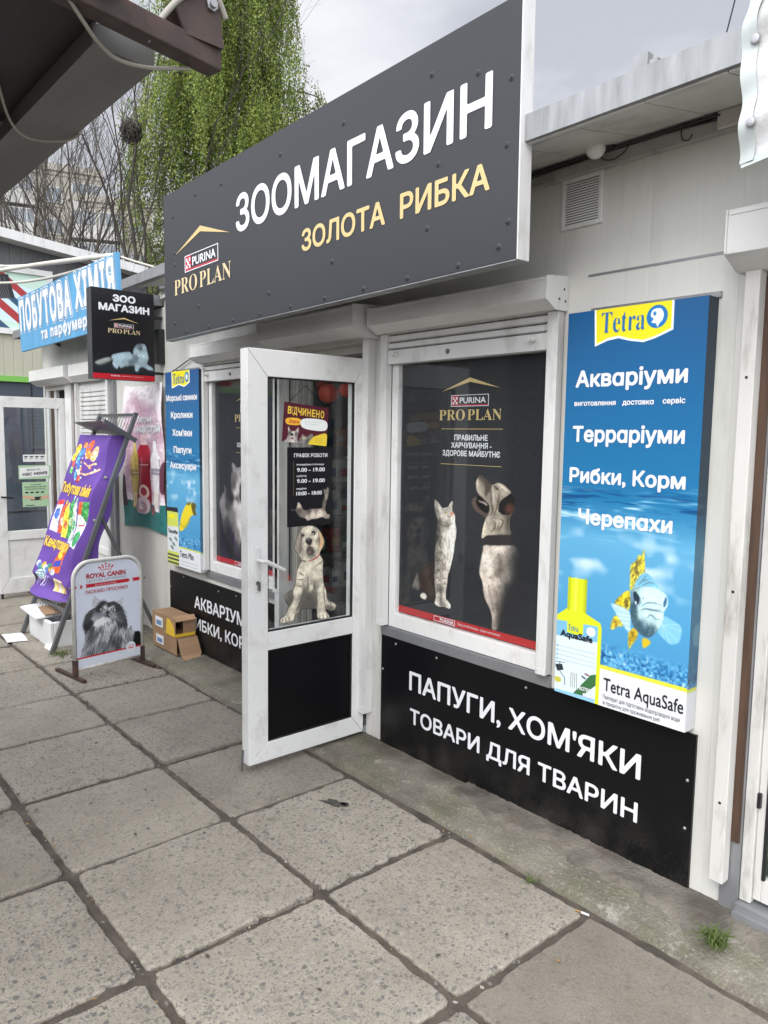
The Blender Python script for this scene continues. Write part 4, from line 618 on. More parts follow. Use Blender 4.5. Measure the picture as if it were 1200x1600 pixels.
def pic_yellowfish():
    c = Canvas(.545, 1.445, 420, (0, 70, 130)); _water(c, (34, 84, 138), 0, .44, .82, .9)
    c.poly([(.38, .80), (.42, .755), (.50, .705), (.62, .668), (.74, .66), (.80, .655), (.88, .668), (.86, .69), (.89, .712), (.80, .716), (.70, .735), (.60, .775), (.48, .808), (.40, .812)], (222, 200, 40))
    c.poly([(.74, .665), (.82, .655), (.89, .668), (.86, .69), (.89, .714), (.80, .712)], (92, 84, 30), soft=1); c.poly([(.45, .79), (.6, .765), (.7, .73), (.72, .745), (.6, .79)], (176, 160, 40), al=.5)
    c.poly([(.60, .668), (.72, .652), (.70, .672)], (120, 110, 40)); c.ell(.435, .778, .012, .005, (30, 30, 25))
    c.poly([(0, .895), (1, .895), (1, .902), (0, .902)], (214, 214, 60), False); c.poly([(.36, .902), (1, .902), (1, 1), (.36, 1)], (214, 216, 220), False)
    c.poly([(0, .70), (.33, .695), (.345, .72), (0, .725)], (40, 40, 44), False); c.poly([(0, .72), (.35, .72), (.36, 1), (0, 1)], (196, 206, 92), False)
    c.poly([(0, .80), (.36, .795), (.36, .93), (0, .93)], (206, 212, 214), False); c.ell(.16, .745, .10, .012, (226, 214, 30))
    for q in ((.1, .87), (.2, .89), (.27, .86), (.15, .91)): c.ell(q[0], q[1], .05, .008, (70, 100, 100), .8, rot=.4)
    for q in (.945, .965, .985): c.poly([(0, q), (.36, q), (.36, q+.01), (0, q+.01)], (70, 70, 72), False)
    c.poly([(.20, 0), (.74, 0), (.74, .062), (.58, .082), (.42, .07), (.21, .085)], (238, 240, 242), False); c.poly([(.215, 0), (.725, 0), (.725, .058), (.58, .077), (.42, .065), (.225, .079)], (226, 214, 30), False)
    c.ell(.655, .034, .06, .025, (28, 112, 178)); c.ell(.655, .034, .03, .014, (228, 234, 238))
    for q in range(2): c.line([(.39, .968+q*.017), (.9, .968+q*.017)], (120, 122, 126), 1.4, .7)
    return c

def pic_persian():
    c = Canvas(.47, .65, 520, (15, 15, 19)); c.put(np.clip((c.v-.72)*5, 0, 1)*np.clip((.95-c.v)*12, 0, 1), (34, 42, 48), .8)
    c.poly(TRC['per_tail'], (150, 156, 148), soft=3); c.fur(c.mask(TRC['per_tail']), 900, .03, 3.1, .2)
    animal(c, 'per', warm((.82, .93, .98)), 9000, .03, lambda u, v: 1.5+(u-.5)*-1.2, var=.2, spill=1)
    c.poly([(.72, .725), (.735, .70), (.76, .715)], (200, 214, 220)); c.poly([(.80, .71), (.825, .70), (.83, .73)], (200, 214, 220)); c.poly(TRC['per_eye'], (60, 62, 68), soft=2, al=.75); e = TRC['per_eye'][0]; c.ell(e[0]+.018, e[1]+.004, .009, .006, (150, 190, 214)); c.ell(e[0]+.072, e[1]+.004, .009, .006, (150, 190, 214)); c.ell(e[0]+.045, e[1]+.018, .008, .005, (40, 36, 40))
    c.a[c.v > .937] = (176, 24, 38); return c

def pic_hours():
    P = TRC['hp_corners']; u0, v0 = P[0][:2]; u1, v1 = P[2][0], .586
    f = lambda k: [((p[0]-u0)/(u1-u0), (p[1]-v0)/(v1-v0))+tuple(p[2:]) for p in TRC[k]]
    c = Canvas(.273, .391, 700, (11, 11, 17)); TRC['kit2'] = f('kit'); TRC['kit2_c'] = f('kit_c')
    animal(c, 'kit2', warm((1, .93, .85)), 3000, .03, .2, var=.5, jit=2.)
    c.line([(.14, .175), (.14, .61)], (150, 128, 82), 1.4, .8); return c

def pic_open():
    c = Canvas(.264, .192, 900, (74, 22, 36))
    c.ell(.22, .46, .17, .085, (222, 168, 52)); c.poly([(.09, .40), (.36, .38), (.37, .53), (.09, .55)], (222, 168, 52)); c.poly([(.43, .37), (.93, .34), (.94, .60), (.45, .60)], (214, 218, 216))
    for q in range(2): c.line([(.47, .43+q*.06), (.85-q*.1, .41+q*.06)], (120, 124, 124), 1, .7)
    c.poly([(.52, 1), (.60, .86), (.78, .74), (.98, .68), (.99, .99), (.8, 1)], (216, 190, 56))
    for q in range(3): c.line([(.73, .83+q*.05), (.9, .82+q*.05)], (110, 100, 50), 1, .8)
    def cr(poly, cps, n):
        TRC['_a'] = poly; TRC['_a_c'] = cps; animal(c, '_a', warm((1, .96, .92)), n, .03, 1.4, var=.4)
    cr([(.12, .60), (.18, .70), (.27, .70), (.34, .60), (.35, .72), (.33, .9), (.36, 1), (.05, 1), (.10, .92), (.13, .8)], [(.13, .65, 190), (.33, .66, 180), (.17, .75, 90), (.24, .72, 220), (.30, .75, 90), (.23, .85, 210), (.15, .9, 150), (.32, .9, 150), (.2, .98, 190)], 1500)
    c.ell(.215, .80, .03, .035, (28, 26, 28)); c.ell(.225, .89, .03, .03, (120, 70, 70))
    cr([(.38, 1), (.37, .9), (.42, .82), (.44, .75), (.49, .80), (.56, .80), (.60, .74), (.66, .72), (.68, .80), (.62, .88), (.55, 1)], [(.42, .9, 110), (.48, .86, 150), (.54, .9, 90), (.64, .77, 120), (.45, .97, 130)], 900)
    c.ell(.455, .86, .012, .016, (210, 200, 90)); c.ell(.515, .86, .012, .016, (210, 200, 90)); return c

def pic_purple():
    c = Canvas(.50, 1.50, 380, (92, 62, 140)); c.a *= (1+.14*(c.noise(5, 3)-.5))[..., None]
    r = np.random.default_rng(4)
    def blob(u, v, ru, rv, col, rot=0): c.ell(u, v, ru, rv, col, rot=rot)
    # stationery and toys at the top
    for (u, v, ru, rv, col, ro) in ((.16, .10, .12, .035, (226, 200, 60), .3), (.12, .15, .11, .03, (232, 214, 80), -.2), (.40, .07, .09, .02, (226, 130, 70), .4), (.40, .115, .10, .03, (70, 120, 190), -.3), (.34, .155, .07, .04, (80, 150, 200), .2), (.58, .08, .09, .045, (214, 96, 50), .2), (.62, .13, .10, .025, (230, 150, 70), .5), (.76, .12, .07, .05, (232, 186, 140), .2), (.20, .20, .06, .03, (220, 80, 60), 0), (.19, .235, .06, .025, (90, 170, 80), 0), (.42, .21, .09, .035, (64, 96, 176), .2), (.40, .25, .07, .03, (210, 214, 226), .3), (.44, .285, .05, .025, (200, 70, 60), 0), (.36, .265, .05, .03, (90, 150, 200), 0)): blob(u, v, ru, rv, col, ro)
    c.line([(.5, .25), (.62, .255), (.78, .235), (.9, .215)], (232, 178, 140), 7); c.line([(.56, .18), (.66, .2), (.8, .18)], (232, 178, 140), 6)
    for q in range(40): blob(.1+r.random()*.75, .06+r.random()*.24, .02, .006, [(240, 210, 90), (60, 90, 170), (215, 90, 60), (235, 235, 240)][q % 4], r.random()*3)
    # detergents
    def bottle(u, v0, v1, w, col, cap, lab):
        c.poly([(u-w, v1), (u-w, v0+.05), (u-w*.35, v0+.02), (u+w*.35, v0+.02), (u+w, v0+.05), (u+w, v1)], col, False); c.poly([(u-w*.35, v0+.022), (u-w*.3, v0), (u+w*.3, v0), (u+w*.35, v0+.022)], cap, False)
        c.ell(u, (v0+v1)/2+.03, w*.75, .03, lab); c.line([(u-w*.4, (v0+v1)/2+.03), (u+w*.4, (v0+v1)/2+.025)], (60, 60, 140), 2)
    c.poly([(.04, .44), (.22, .43), (.24, .64), (.05, .63)], (214, 220, 232), False); c.ell(.13, .52, .07, .035, (70, 100, 180)); c.poly([(.04, .44), (.22, .43), (.22, .46), (.04, .47)], (200, 60, 60), False)
    bottle(.32, .43, .64, .075, (222, 92, 54), (232, 190, 60), (236, 200, 170)); bottle(.41, .44, .66, .07, (236, 206, 70), (226, 226, 60), (226, 120, 60)); bottle(.53, .39, .66, .055, (72, 150, 84), (200, 230, 214), (196, 220, 160)); bottle(.63, .40, .68, .05, (196, 214, 206), (120, 190, 120), (100, 170, 110))
    c.poly([(.72, .42), (.98, .41), (.96, .69), (.70, .69)], (222, 226, 224), False); c.poly([(.72, .42), (.98, .41), (.975, .49), (.715, .50)], (214, 90, 50), False); c.poly([(.82, .415), (.98, .41), (.972, .54), (.80, .50)], (70, 150, 80), False); c.ell(.84, .64, .12, .045, (60, 140, 90)); c.line([(.76, .565), (.92, .555)], (200, 40, 60), 5)
    # lower group
    c.poly([(.50, .70), (.72, .69), (.66, .86), (.40, .88)], (226, 92, 40), False); c.ell(.56, .75, .07, .03, (236, 196, 60)); c.poly([(.46, .80), (.66, .78), (.65, .82), (.45, .84)], (60, 70, 160), False); c.ell(.55, .72, .05, .02, (220, 224, 232))
    for q in range(9): c.ell(.08+.05*q, .845+.012*(q % 3), .06, .02, [(200, 206, 226), (90, 110, 170), (60, 140, 120), (214, 160, 60)][q % 4], .95, rot=.4*q)
    for q in range(6): c.line([(.22+q*.05, .90), (.10+q*.05, .96)], [(210, 206, 220), (150, 140, 190), (90, 80, 120)][q % 3], 3)
    c.poly([(.10, .89), (.28, .87), (.34, .905), (.26, .93), (.12, .92)], (170, 196, 206)); c.line([(.11, .895), (.29, .885), (.32, .91)], (60, 60, 80), 3); c.line([(.14, .91), (.27, .90)], (60, 120, 120), 3)
    k = (np.abs(c.a-np.array((92, 62, 140))).sum(-1) > 90); c.a *= (1+(.55*(c.noise(44, 31, 1)-.5)+.45*(c.noise(21, 32)-.5))*k)[..., None]
    for q in range(5): c.poly([(.56+q*.05, .90), (.60+q*.05, .90), (.62+q*.04, .975), (.52+q*.05, .975)], [(226, 214, 150), (224, 190, 120), (210, 206, 214)][q % 3], False)
    c.ell(.06, .93, .05, .02, (30, 26, 30)); return c

def pic_cosmetic():
    c = Canvas(.62, 1.22, 380, (216, 210, 212)); n = c.noise(5, 3); m = c.mask([(.12, .12), (.5, .08), (.98, .3), (1, .75), (.1, .75), (.02, .5)], soft=14); c.put(m, (146, 98, 122), .65)
    c.put(np.clip((n-.5)*2.5, 0, 1)*m, (222, 210, 216), .8); c.poly([(0, .80), (.5, .84), (1, .80), (1, 1), (0, 1)], (44, 106, 104), False)
    c.poly([(0, .62), (.06, .64), (.08, .85), (0, .85)], (60, 44, 56), False)
    def tube(u, v0, v1, w, col, cap, band):
        c.poly([(u-w, v0+.12), (u-w*.4, v0+.06), (u-w*.35, v0), (u+w*.35, v0), (u+w*.4, v0+.06), (u+w, v0+.12), (u+w*.8, v1), (u-w*.8, v1)], col, False); c.poly([(u-w*.42, v0+.07), (u-w*.35, v0), (u+w*.35, v0), (u+w*.42, v0+.07)], cap, False)
        c.poly([(u-w, v0+.19), (u+w, v0+.185), (u+w, v0+.23), (u-w, v0+.235)], band, False); c.line([(u-w*.7, v0+.213), (u+w*.7, v0+.208)], (235, 235, 235), 1.5)
        c.ell(u, v0+.40, w*.6, .05, (228, 210, 190), .9); c.ell(u, v0+.40, w*.35, .03, col, .8)
    tube(.30, .40, .86, .13, (184, 160, 76), (200, 180, 96), (150, 128, 60)); tube(.52, .34, .84, .15, (150, 26, 46), (206, 176, 180), (126, 16, 36)); tube(.80, .38, .86, .12, (222, 220, 222), (226, 224, 228), (150, 146, 158))
    for (u, v, R) in ((.47, .84, .115), (.70, .865, .06)):
        for k in range(7): c.ell(u+(.25-.03*k)*R*math.cos(k*2.4), v+(.2-.02*k)*R*.5*math.sin(k*2.4), R*(1-k*.13), R*.55*(1-k*.13), [(208, 188, 194), (172, 140, 150)][k % 2] if R > .1 else [(110, 60, 70), (150, 90, 100)][k % 2])
    c.a *= (1+.16*(c.noise(30, 31)-.5)+.10*(c.noise(7, 33)-.5))[..., None]
    for (u, w) in ((.30, .13), (.52, .15), (.80, .12)): c.put(np.clip(1-np.abs(c.u-(u-w*.45))/.018, 0, 1)*(c.v > .5)*(c.v < .86), (236, 232, 234), .45); c.put(np.clip(1-np.abs(c.u-(u+w*.75))/.03, 0, 1)*(c.v > .5)*(c.v < .86), (60, 40, 50), .4)
    c.poly([(.88, .58), (1, .52), (1, .72), (.9, .7)], (92, 50, 66)); return c

def pic_mural():
    c = Canvas(1.2, 1.2, 170, (176, 200, 186))
    c.ell(.62, .55, .40, .33, (184, 204, 214)); 
    for (a, col, w) in (((-.1, .0), (150, 46, 48), .09), ((.1, -.05), (44, 74, 98), .07), ((.35, .0), (150, 46, 48), .08), ((-.3, .15), (44, 74, 98), .09), ((-.25, .45), (150, 46, 48), .08)):
        c.poly([(a[0], a[1]), (a[0]+w*1.6, a[1]), (a[0]+w*1.6+.8, a[1]+.95), (a[0]+.8, a[1]+.95)], col, False)
    c.poly([(.15, .10), (.55, .05), (.62, .45), (.4, .5)], (34, 34, 40), False)
    for q in range(7): c.line([(.2+.05*q, .1), (.45+.02*q, .48)], (120, 120, 126), 1)
    return c
# ---------------------------------------------------------------- materials
WHITE = mat('white_painted_metal', (.62, .62, .605, 1), .38, var=.06, vscale=5, dirt=S(104, 96, 82), dscale=6, damt=.55, stretch=(1.5, 1.5, .5))
PVC = mat('white_window_plastic', (.68, .68, .665, 1), .3, var=.04, vscale=3, dirt=S(132, 124, 108), dscale=7, damt=.45)
OLDWHITE = mat('weathered_white_metal', (.56, .55, .52, 1), .5, var=.12, vscale=4, dirt=S(92, 78, 58), dscale=9, damt=.75, stretch=(1.5, 1.5, .35))
WALLM = siding('white_wall_sheet', (.60, .595, .555, 1), .19, .12)
WALLRIB = siding('ribbed_white_wall', (.60, .595, .555, 1), .05, .7)
BOXM = mat('shutter_box_metal', (.64, .64, .62, 1), .33, var=.04, vscale=6, dirt=S(120, 112, 100), dscale=6, damt=.4, stretch=(.6, 2, 2))
ZINC = mat('galvanised_metal', (.30, .305, .31, 1), .42, var=.22, vscale=9, metal=.55, dirt=S(74, 72, 68), dscale=4, damt=.5, stretch=(3, 1, .5))
ZINCD = mat('grey_sill_metal', (.27, .275, .285, 1), .4, var=.12, vscale=8, metal=.4)
BLACKB = mat('black_sign_board', (.0045, .0047, .0055, 1), .32, var=.1, vscale=8, bump=.04, bscale=240, spec=.18)
BIGS = mat('anthracite_sign_sheet', (.035, .037, .041, 1), .45, var=.06, vscale=1.2, bump=.04, bscale=3., spec=.3)
DARK = mat('black_metal', (.012, .012, .014, 1), .4, var=.2)
RUBBER = mat('black_seal', (.008, .008, .009, 1), .6)
LETW = mat('white_lettering', (.70, .71, .74, 1), .4); LETG = mat('gold_lettering', (.60, .45, .20, 1), .4, var=.08, vscale=3); LETGL = mat('pale_gold_lettering', (.62, .50, .29, 1), .4)
LETR = mat('red_lettering', (.42, .022, .04, 1), .45); LETK = mat('black_lettering', (.012, .012, .016, 1), .5); LETGR = mat('grey_lettering', (.30, .31, .33, 1), .5); LETB = mat('blue_lettering', (.02, .14, .36, 1), .45); LETY = mat('yellow_lettering', (.78, .52, .06, 1), .5); LETPK = mat('dull_white_lettering', (.60, .58, .58, 1), .5)
STEEL = mat('worn_grey_steel', (.13, .135, .14, 1), .45, var=.2, metal=.4, dirt=S(90, 70, 50), dscale=8, damt=.5); SCREW = mat('screw_metal', (.35, .35, .36, 1), .35, metal=.8)
RUST = mat('rusty_brown_paint', (.055, .034, .028, 1), .55, var=.35, vscale=14, dirt=S(112, 70, 46), dscale=11, damt=.5, bump=.1, bscale=90)
WOOD = mat('dark_brown_wood', (.070, .036, .020, 1), .6, var=.4, vscale=6, stretch=(6, 6, .6), bump=.15, bscale=40)
GLASS = glass('window_glass', (.97, .98, .98, 1), .55); GLASSD = glass('door_glass', (.93, .945, .945, 1), 1.1)
INT = mat('dim_interior_wall', (.34, .34, .34, 1), .7, var=.1); CREAM = mat('cream_lining', (.50, .485, .44, 1), .55, var=.06, vscale=3, dirt=S(130, 118, 96), dscale=6, damt=.35, stretch=(1, 1, .4))
CARD = mat('brown_cardboard', (.30, .185, .105, 1), .75, var=.1, vscale=5, bump=.06, bscale=120, stretch=(1, 1, 6)); FOAM = mat('white_foam', (.72, .73, .735, 1), .6, var=.04, bump=.12, bscale=70)
# ---------------------------------------------------------------- ground
def ground_mat():
    m = mat('worn_asphalt', (.10, .097, .09, 1), .9, var=.3, vscale=3, bump=.3, bscale=90); return m
g = MB(); g.face([(-420, -420, -.045), (420, -420, -.045), (420, 420, -.045), (-420, 420, -.045)]); struct(g.build('ground', ground_mat()))
JOINT = mat('earth_in_joints', (.090, .073, .058, 1), .95, var=.5, vscale=9, bump=.5, bscale=60, dirt=S(46, 42, 34), dscale=12, damt=.7)
j = MB(); j.sheet(lambda u, v: (-14+18*u, -7+6.75*v, -.016+.004*math.sin(u*91+v*37)), 60, 24); struct(j.build('joint_earth', JOINT, smooth=True))
def slab_mat():
    m = bpy.data.materials.new('exposed_aggregate_concrete'); m.use_nodes = True; N, L = nodes(m); b = N['Principled BSDF']; b.inputs['Roughness'].default_value = .88; b.inputs['Specular IOR Level'].default_value = .3
    def nd(t, **k):
        n = N.new(t)
        for a, c in k.items(): setattr(n, a, c)
        return n
    def ramp(src, a, c, ca=(0, 0, 0, 1), cc=(1, 1, 1, 1)):
        r = nd('ShaderNodeValToRGB'); r.color_ramp.elements[0].position = a; r.color_ramp.elements[1].position = c; r.color_ramp.elements[0].color = ca; r.color_ramp.elements[1].color = cc; L.new(src, r.inputs['Fac']); return r.outputs['Color']
    def math2(op, a, c):
        n = nd('ShaderNodeMath', operation=op)
        for i, q in enumerate((a, c)):
            if isinstance(q, (int, float)): n.inputs[i].default_value = q
            else: L.new(q, n.inputs[i])
        return n.outputs[0]
    tc = nd('ShaderNodeTexCoord'); at = nd('ShaderNodeAttribute', attribute_name='slab'); sp = nd('ShaderNodeSeparateColor'); L.new(at.outputs['Color'], sp.inputs[0]); tone, coarse, seed = sp.outputs[0], sp.outputs[1], sp.outputs[2]
    off = nd('ShaderNodeCombineXYZ'); L.new(seed, off.inputs[2]); vm = nd('ShaderNodeVectorMath', operation='ADD'); sc_ = nd('ShaderNodeVectorMath', operation='SCALE'); sc_.inputs['Scale'].default_value = 7; L.new(off.outputs[0], sc_.inputs[0]); L.new(tc.outputs['Object'], vm.inputs[0]); L.new(sc_.outputs[0], vm.inputs[1])
    # ragged stones: a distorted cell pattern
    n0 = nd('ShaderNodeTexNoise'); n0.inputs['Scale'].default_value = 42; n0.inputs['Detail'].default_value = 3; L.new(vm.outputs[0], n0.inputs['Vector'])
    sb = nd('ShaderNodeVectorMath', operation='SUBTRACT'); sb.inputs[1].default_value = (.5, .5, .5); L.new(n0.outputs['Color'], sb.inputs[0]); s2 = nd('ShaderNodeVectorMath', operation='SCALE'); s2.inputs['Scale'].default_value = .016; L.new(sb.outputs[0], s2.inputs[0]); wv = nd('ShaderNodeVectorMath', operation='ADD'); L.new(vm.outputs[0], wv.inputs[0]); L.new(s2.outputs[0], wv.inputs[1])
    def chips(scale, r):
        v = nd('ShaderNodeTexVoronoi'); v.inputs['Scale'].default_value = scale; L.new(wv.outputs[0], v.inputs['Vector']); s = nd('ShaderNodeSeparateColor'); L.new(v.outputs['Color'], s.inputs[0])
        rad = math2('MULTIPLY', s.outputs[0], r); d = math2('SUBTRACT', rad, v.outputs['Distance']); return ramp(d, .0, .03), s.outputs[1]
    c1, t1 = chips(58, .62); c2, t2 = chips(125, .75)
    nL = nd('ShaderNodeTexNoise'); nL.inputs['Scale'].default_value = 2.6; nL.inputs['Detail'].default_value = 7; nL.inputs['Roughness'].default_value = .62; L.new(vm.outputs[0], nL.inputs['Vector'])
    nS = nd('ShaderNodeTexNoise'); nS.inputs['Scale'].default_value = 190; nS.inputs['Detail'].default_value = 3; L.new(vm.outputs[0], nS.inputs['Vector'])
    base = ramp(nL.outputs['Fac'], .28, .74, (.225, .198, .158, 1), (.345, .310, .255, 1))
    fine = ramp(nS.outputs['Fac'], .30, .70, (.72, .72, .72, 1), (1.2, 1.2, 1.2, 1)); mx = nd('ShaderNodeMixRGB', blend_type='MULTIPLY'); mx.inputs[0].default_value = .8; L.new(base, mx.inputs[1]); L.new(fine, mx.inputs[2])
    col = mx.outputs[0]
    for cm, t, amt in ((c2, t2, .8), (c1, t1, .9)):
        cc = ramp(t, .1, .95, (.105, .102, .098, 1), (.31, .285, .245, 1)); x = nd('ShaderNodeMixRGB'); L.new(math2('MULTIPLY', math2('MULTIPLY', cm, coarse), amt), x.inputs[0]); L.new(col, x.inputs[1]); L.new(cc, x.inputs[2]); col = x.outputs[0]
    dk = nd('ShaderNodeMixRGB', blend_type='MULTIPLY'); dk.inputs[0].default_value = 1; L.new(col, dk.inputs[1]); tn = nd('ShaderNodeCombineXYZ')
    for i in range(3): L.new(tone, tn.inputs[i])
    L.new(tn.outputs[0], dk.inputs[2])
    nD = nd('ShaderNodeTexNoise'); nD.inputs['Scale'].default_value = 5.5; nD.inputs['Detail'].default_value = 8; nD.inputs['Roughness'].default_value = .7; L.new(tc.outputs['Object'], nD.inputs['Vector'])
    st = nd('ShaderNodeMixRGB'); st.inputs[2].default_value = (.10, .088, .07, 1); L.new(math2('MULTIPLY', ramp(nD.outputs['Fac'], .56, .80), .55), st.inputs[0]); L.new(dk.outputs[0], st.inputs[1]); L.new(st.outputs[0], b.inputs['Base Color'])
    bp = nd('ShaderNodeBump'); bp.inputs['Strength'].default_value = .45; bp.inputs['Distance'].default_value = .006; L.new(math2('ADD', nS.outputs['Fac'], math2('MULTIPLY', c1, .5)), bp.inputs['Height']); L.new(bp.outputs[0], b.inputs['Normal']); return m
def paving():
    # each slab keeps its own tone, stone size and chips along its edge
    xs = [3.35-.679*i for i in range(0, 27)]; xs = [x for x in xs]
    xs = [-1.41+.69*k for k in range(6, 0, -1)]+[-1.41, -2.095, -2.775, -3.46, -4.135, -4.76, -5.46]+[-5.46-.69*k for k in range(1, 12)]
    ys = [-.365, -1.02, -1.685, -2.36, -3.04, -3.72, -4.4, -5.1]; rnd = random.Random(5); mb = MB(); att = []
    fixed = {(6, 0): (1.0, .8), (5, 0): (.74, .3), (7, 0): (1.03, 1.0), (8, 0): (.86, .6), (9, 0): (.88, .7), (10, 0): (.93, .6), (6, 1): (1.05, .9), (7, 1): (1.0, .7), (8, 1): (.98, .5)}
    for jx in range(len(xs)-1):
        for jy in range(len(ys)-1):
            x1, x0 = xs[jx]-.015, xs[jx+1]+.015; y1, y0 = ys[jy]-.0145, ys[jy+1]+.0145; x0 += rnd.uniform(-.004, .005); x1 += rnd.uniform(-.005, .004); y0 += rnd.uniform(-.004, .005); y1 += rnd.uniform(-.005, .004)
            tone, co = rnd.uniform(.86, 1.06), rnd.uniform(.35, 1.)
            if (jx, jy) in fixed: tone, co = fixed[(jx, jy)]
            zt = rnd.uniform(-.004, .004); tx, ty = rnd.uniform(-.008, .008), rnd.uniform(-.008, .008); n = 34; per = []
            ph = [rnd.uniform(0, 6.28) for _ in range(8)]; chips = [(rnd.uniform(0, 4), rnd.uniform(.012, .05), rnd.uniform(.004, .016)) for _ in range(rnd.randint(2, 8))]
            cx, cy = (x0+x1)/2, (y0+y1)/2
            for k in range(4*n):
                s = k/n; e = int(s); t = s-e; px, py = [(x0+(x1-x0)*t, y0), (x1, y0+(y1-y0)*t), (x1-(x1-x0)*t, y1), (x0, y1-(y1-y0)*t)][e]
                ins = .0012*math.sin(s*9+ph[0])+.0016*math.sin(s*31+ph[1])+rnd.uniform(-.0025, .0025); dcorner = min(t, 1-t)*.65; ins += max(0, .016-dcorner)*rnd.uniform(.3, .7)
                for (cs, cw, cd) in chips:
                    dd = abs((s-cs+2) % 4-2)*.65
                    if dd < cw: ins += cd*(1-(dd/cw)**2)*rnd.uniform(.7, 1.1)
                r = 1-ins/.33; per.append((cx+(px-cx)*r, cy+(py-cy)*r))
            b = len(mb.v); m = len(per)
            for (sc_, z) in ((1.0, -.04), (.9995, -.008), (.978, .0)):
                for (px, py) in per: X, Y = cx+(px-cx)*sc_, cy+(py-cy)*sc_; mb.v.append((X, Y, z+zt+(X-cx)*tx+(Y-cy)*ty)); att.append((tone, co, rnd.random() if False else (jx*7+jy*13) % 17/17., 1))
            for ring in range(2):
                for k in range(m): k2 = (k+1) % m; mb.f.append((b+ring*m+k, b+ring*m+k2, b+(ring+1)*m+k2, b+(ring+1)*m+k)); mb.m.append(0)
            mb.f.append(tuple(b+2*m+k for k in range(m))); mb.m.append(0)
    o = mb.build('pavement', slab_mat()); a = o.data.color_attributes.new('slab', 'FLOAT_COLOR', 'POINT'); a.data.foreach_set('color', np.array(att, np.float32).reshape(-1)); return struct(o)
paving()
def stains():
    r = random.Random(17); m = MB()
    def spot(x, y, rx, ry, n=14, j=.25, rot=0.):
        P = []
        for k in range(n): a = 2*math.pi*k/n; q = 1+r.uniform(-j, j); dx, dy = math.cos(a)*rx*q, math.sin(a)*ry*q; P.append((x+dx*math.cos(rot)-dy*math.sin(rot), y+dx*math.sin(rot)+dy*math.cos(rot), .0065))
        m.face(P)
    spot(-2.60, -.60, .060, .020, 18, .55, .5); spot(-2.55, -.57, .02, .012, 9, .4)
    for k in range(22): spot(r.uniform(-5.5, -.9), r.uniform(-2.1, -.42), r.uniform(.004, .010), r.uniform(.004, .009), 10, .2)
    struct(m.build('pavement_stains', mat('dark_pitted_concrete', (.062, .056, .05, 1), .9, var=.4, vscale=40)))
stains()
def cement_mat():
    m = mat('mossy_cement', (.22, .20, .16, 1), .93, var=.40, vscale=5, bump=.8, bscale=70); N, L = nodes(m); b = N['Principled BSDF']; tc = N.new('ShaderNodeTexCoord'); cur = b.inputs['Base Color'].links[0].from_socket
    def layer(cur, scale, lo, hi, col, amt, det=7, mul=None, blend='MIX'):
        n = N.new('ShaderNodeTexNoise'); n.inputs['Scale'].default_value = scale; n.inputs['Detail'].default_value = det; n.inputs['Roughness'].default_value = .68; L.new(tc.outputs['Object'], n.inputs['Vector']); r = N.new('ShaderNodeMapRange'); r.inputs['From Min'].default_value = lo; r.inputs['From Max'].default_value = hi; r.inputs['To Max'].default_value = amt; L.new(n.outputs['Fac'], r.inputs['Value']); f = r.outputs[0]
        if mul: k = N.new('ShaderNodeMath'); k.operation = 'MULTIPLY'; L.new(f, k.inputs[0]); L.new(mul, k.inputs[1]); f = k.outputs[0]
        x = N.new('ShaderNodeMixRGB'); x.blend_type = blend; x.inputs['Color2'].default_value = col; L.new(f, x.inputs['Fac']); L.new(cur, x.inputs['Color1']); return x.outputs['Color']
    sp = N.new('ShaderNodeSeparateXYZ'); L.new(tc.outputs['Object'], sp.inputs[0])
    def band(lo, hi):
        r = N.new('ShaderNodeMapRange'); r.inputs['From Min'].default_value = lo; r.inputs['From Max'].default_value = hi; L.new(sp.outputs['Y'], r.inputs['Value']); return r.outputs[0]
    cur = layer(cur, 3.1, .44, .62, (.125, .13, .062, 1), .55); cur = layer(cur, 8.5, .60, .68, (.40, .385, .335, 1), .8); cur = layer(cur, 150, .35, .7, (.06, .052, .042, 1), .55, 3); cur = layer(cur, 60, .58, .66, (.33, .31, .27, 1), .5, 3); cur = layer(cur, 6, .30, .55, (.065, .055, .043, 1), .85, 8, band(-.15, -.03)); cur = layer(cur, 9, .35, .6, (.075, .062, .05, 1), .7, 8, band(-.31, -.36)); L.new(cur, b.inputs['Base Color']); return m
def apron():
    m = cement_mat(); rnd = np.random.default_rng(3); nu, nv = 400, 12
    e = np.convolve(rnd.normal(0, 1, nu+21), np.ones(9)/9, 'same')[:nu+1]*.012; h = rnd.normal(0, 1, (nv+1, nu+1)); 
    mb = MB()
    def fn(u, v):
        i, k = int(round(u*nu)), int(round(v*nv)); y = -.35+e[i]+(v*(.36-e[i])); z = .004+.014*v+.0016*h[k, i]-(.03 if v == 0 else 0); return (-13+16*u, y, z)
    mb.sheet(fn, nu, nv); struct(mb.build('cement_apron', m, smooth=True))
    m2 = mat('rough_cement_repair', (.15, .135, .112, 1), .95, var=.5, vscale=7, bump=.8, bscale=70, dirt=S(70, 58, 44), dscale=6, damt=.8); nu, nv = 150, 8
    e = np.convolve(rnd.normal(0, 1, nu+21), np.ones(7)/7, 'same')[:nu+1]*.05; h = rnd.normal(0, 1, (nv+1, nu+1))
    mb = MB(); mb.sheet(lambda u, v: (-2.32+2.6*u, (-.135-.06*u+e[int(round(u*nu))])*(1-v)+.0*v, (.010 if v == 0 else .026+.004*v+.002*h[int(round(v*nv)), int(round(u*nu))])), nu, nv); struct(mb.build('cement_repair', m2, smooth=True))
apron()
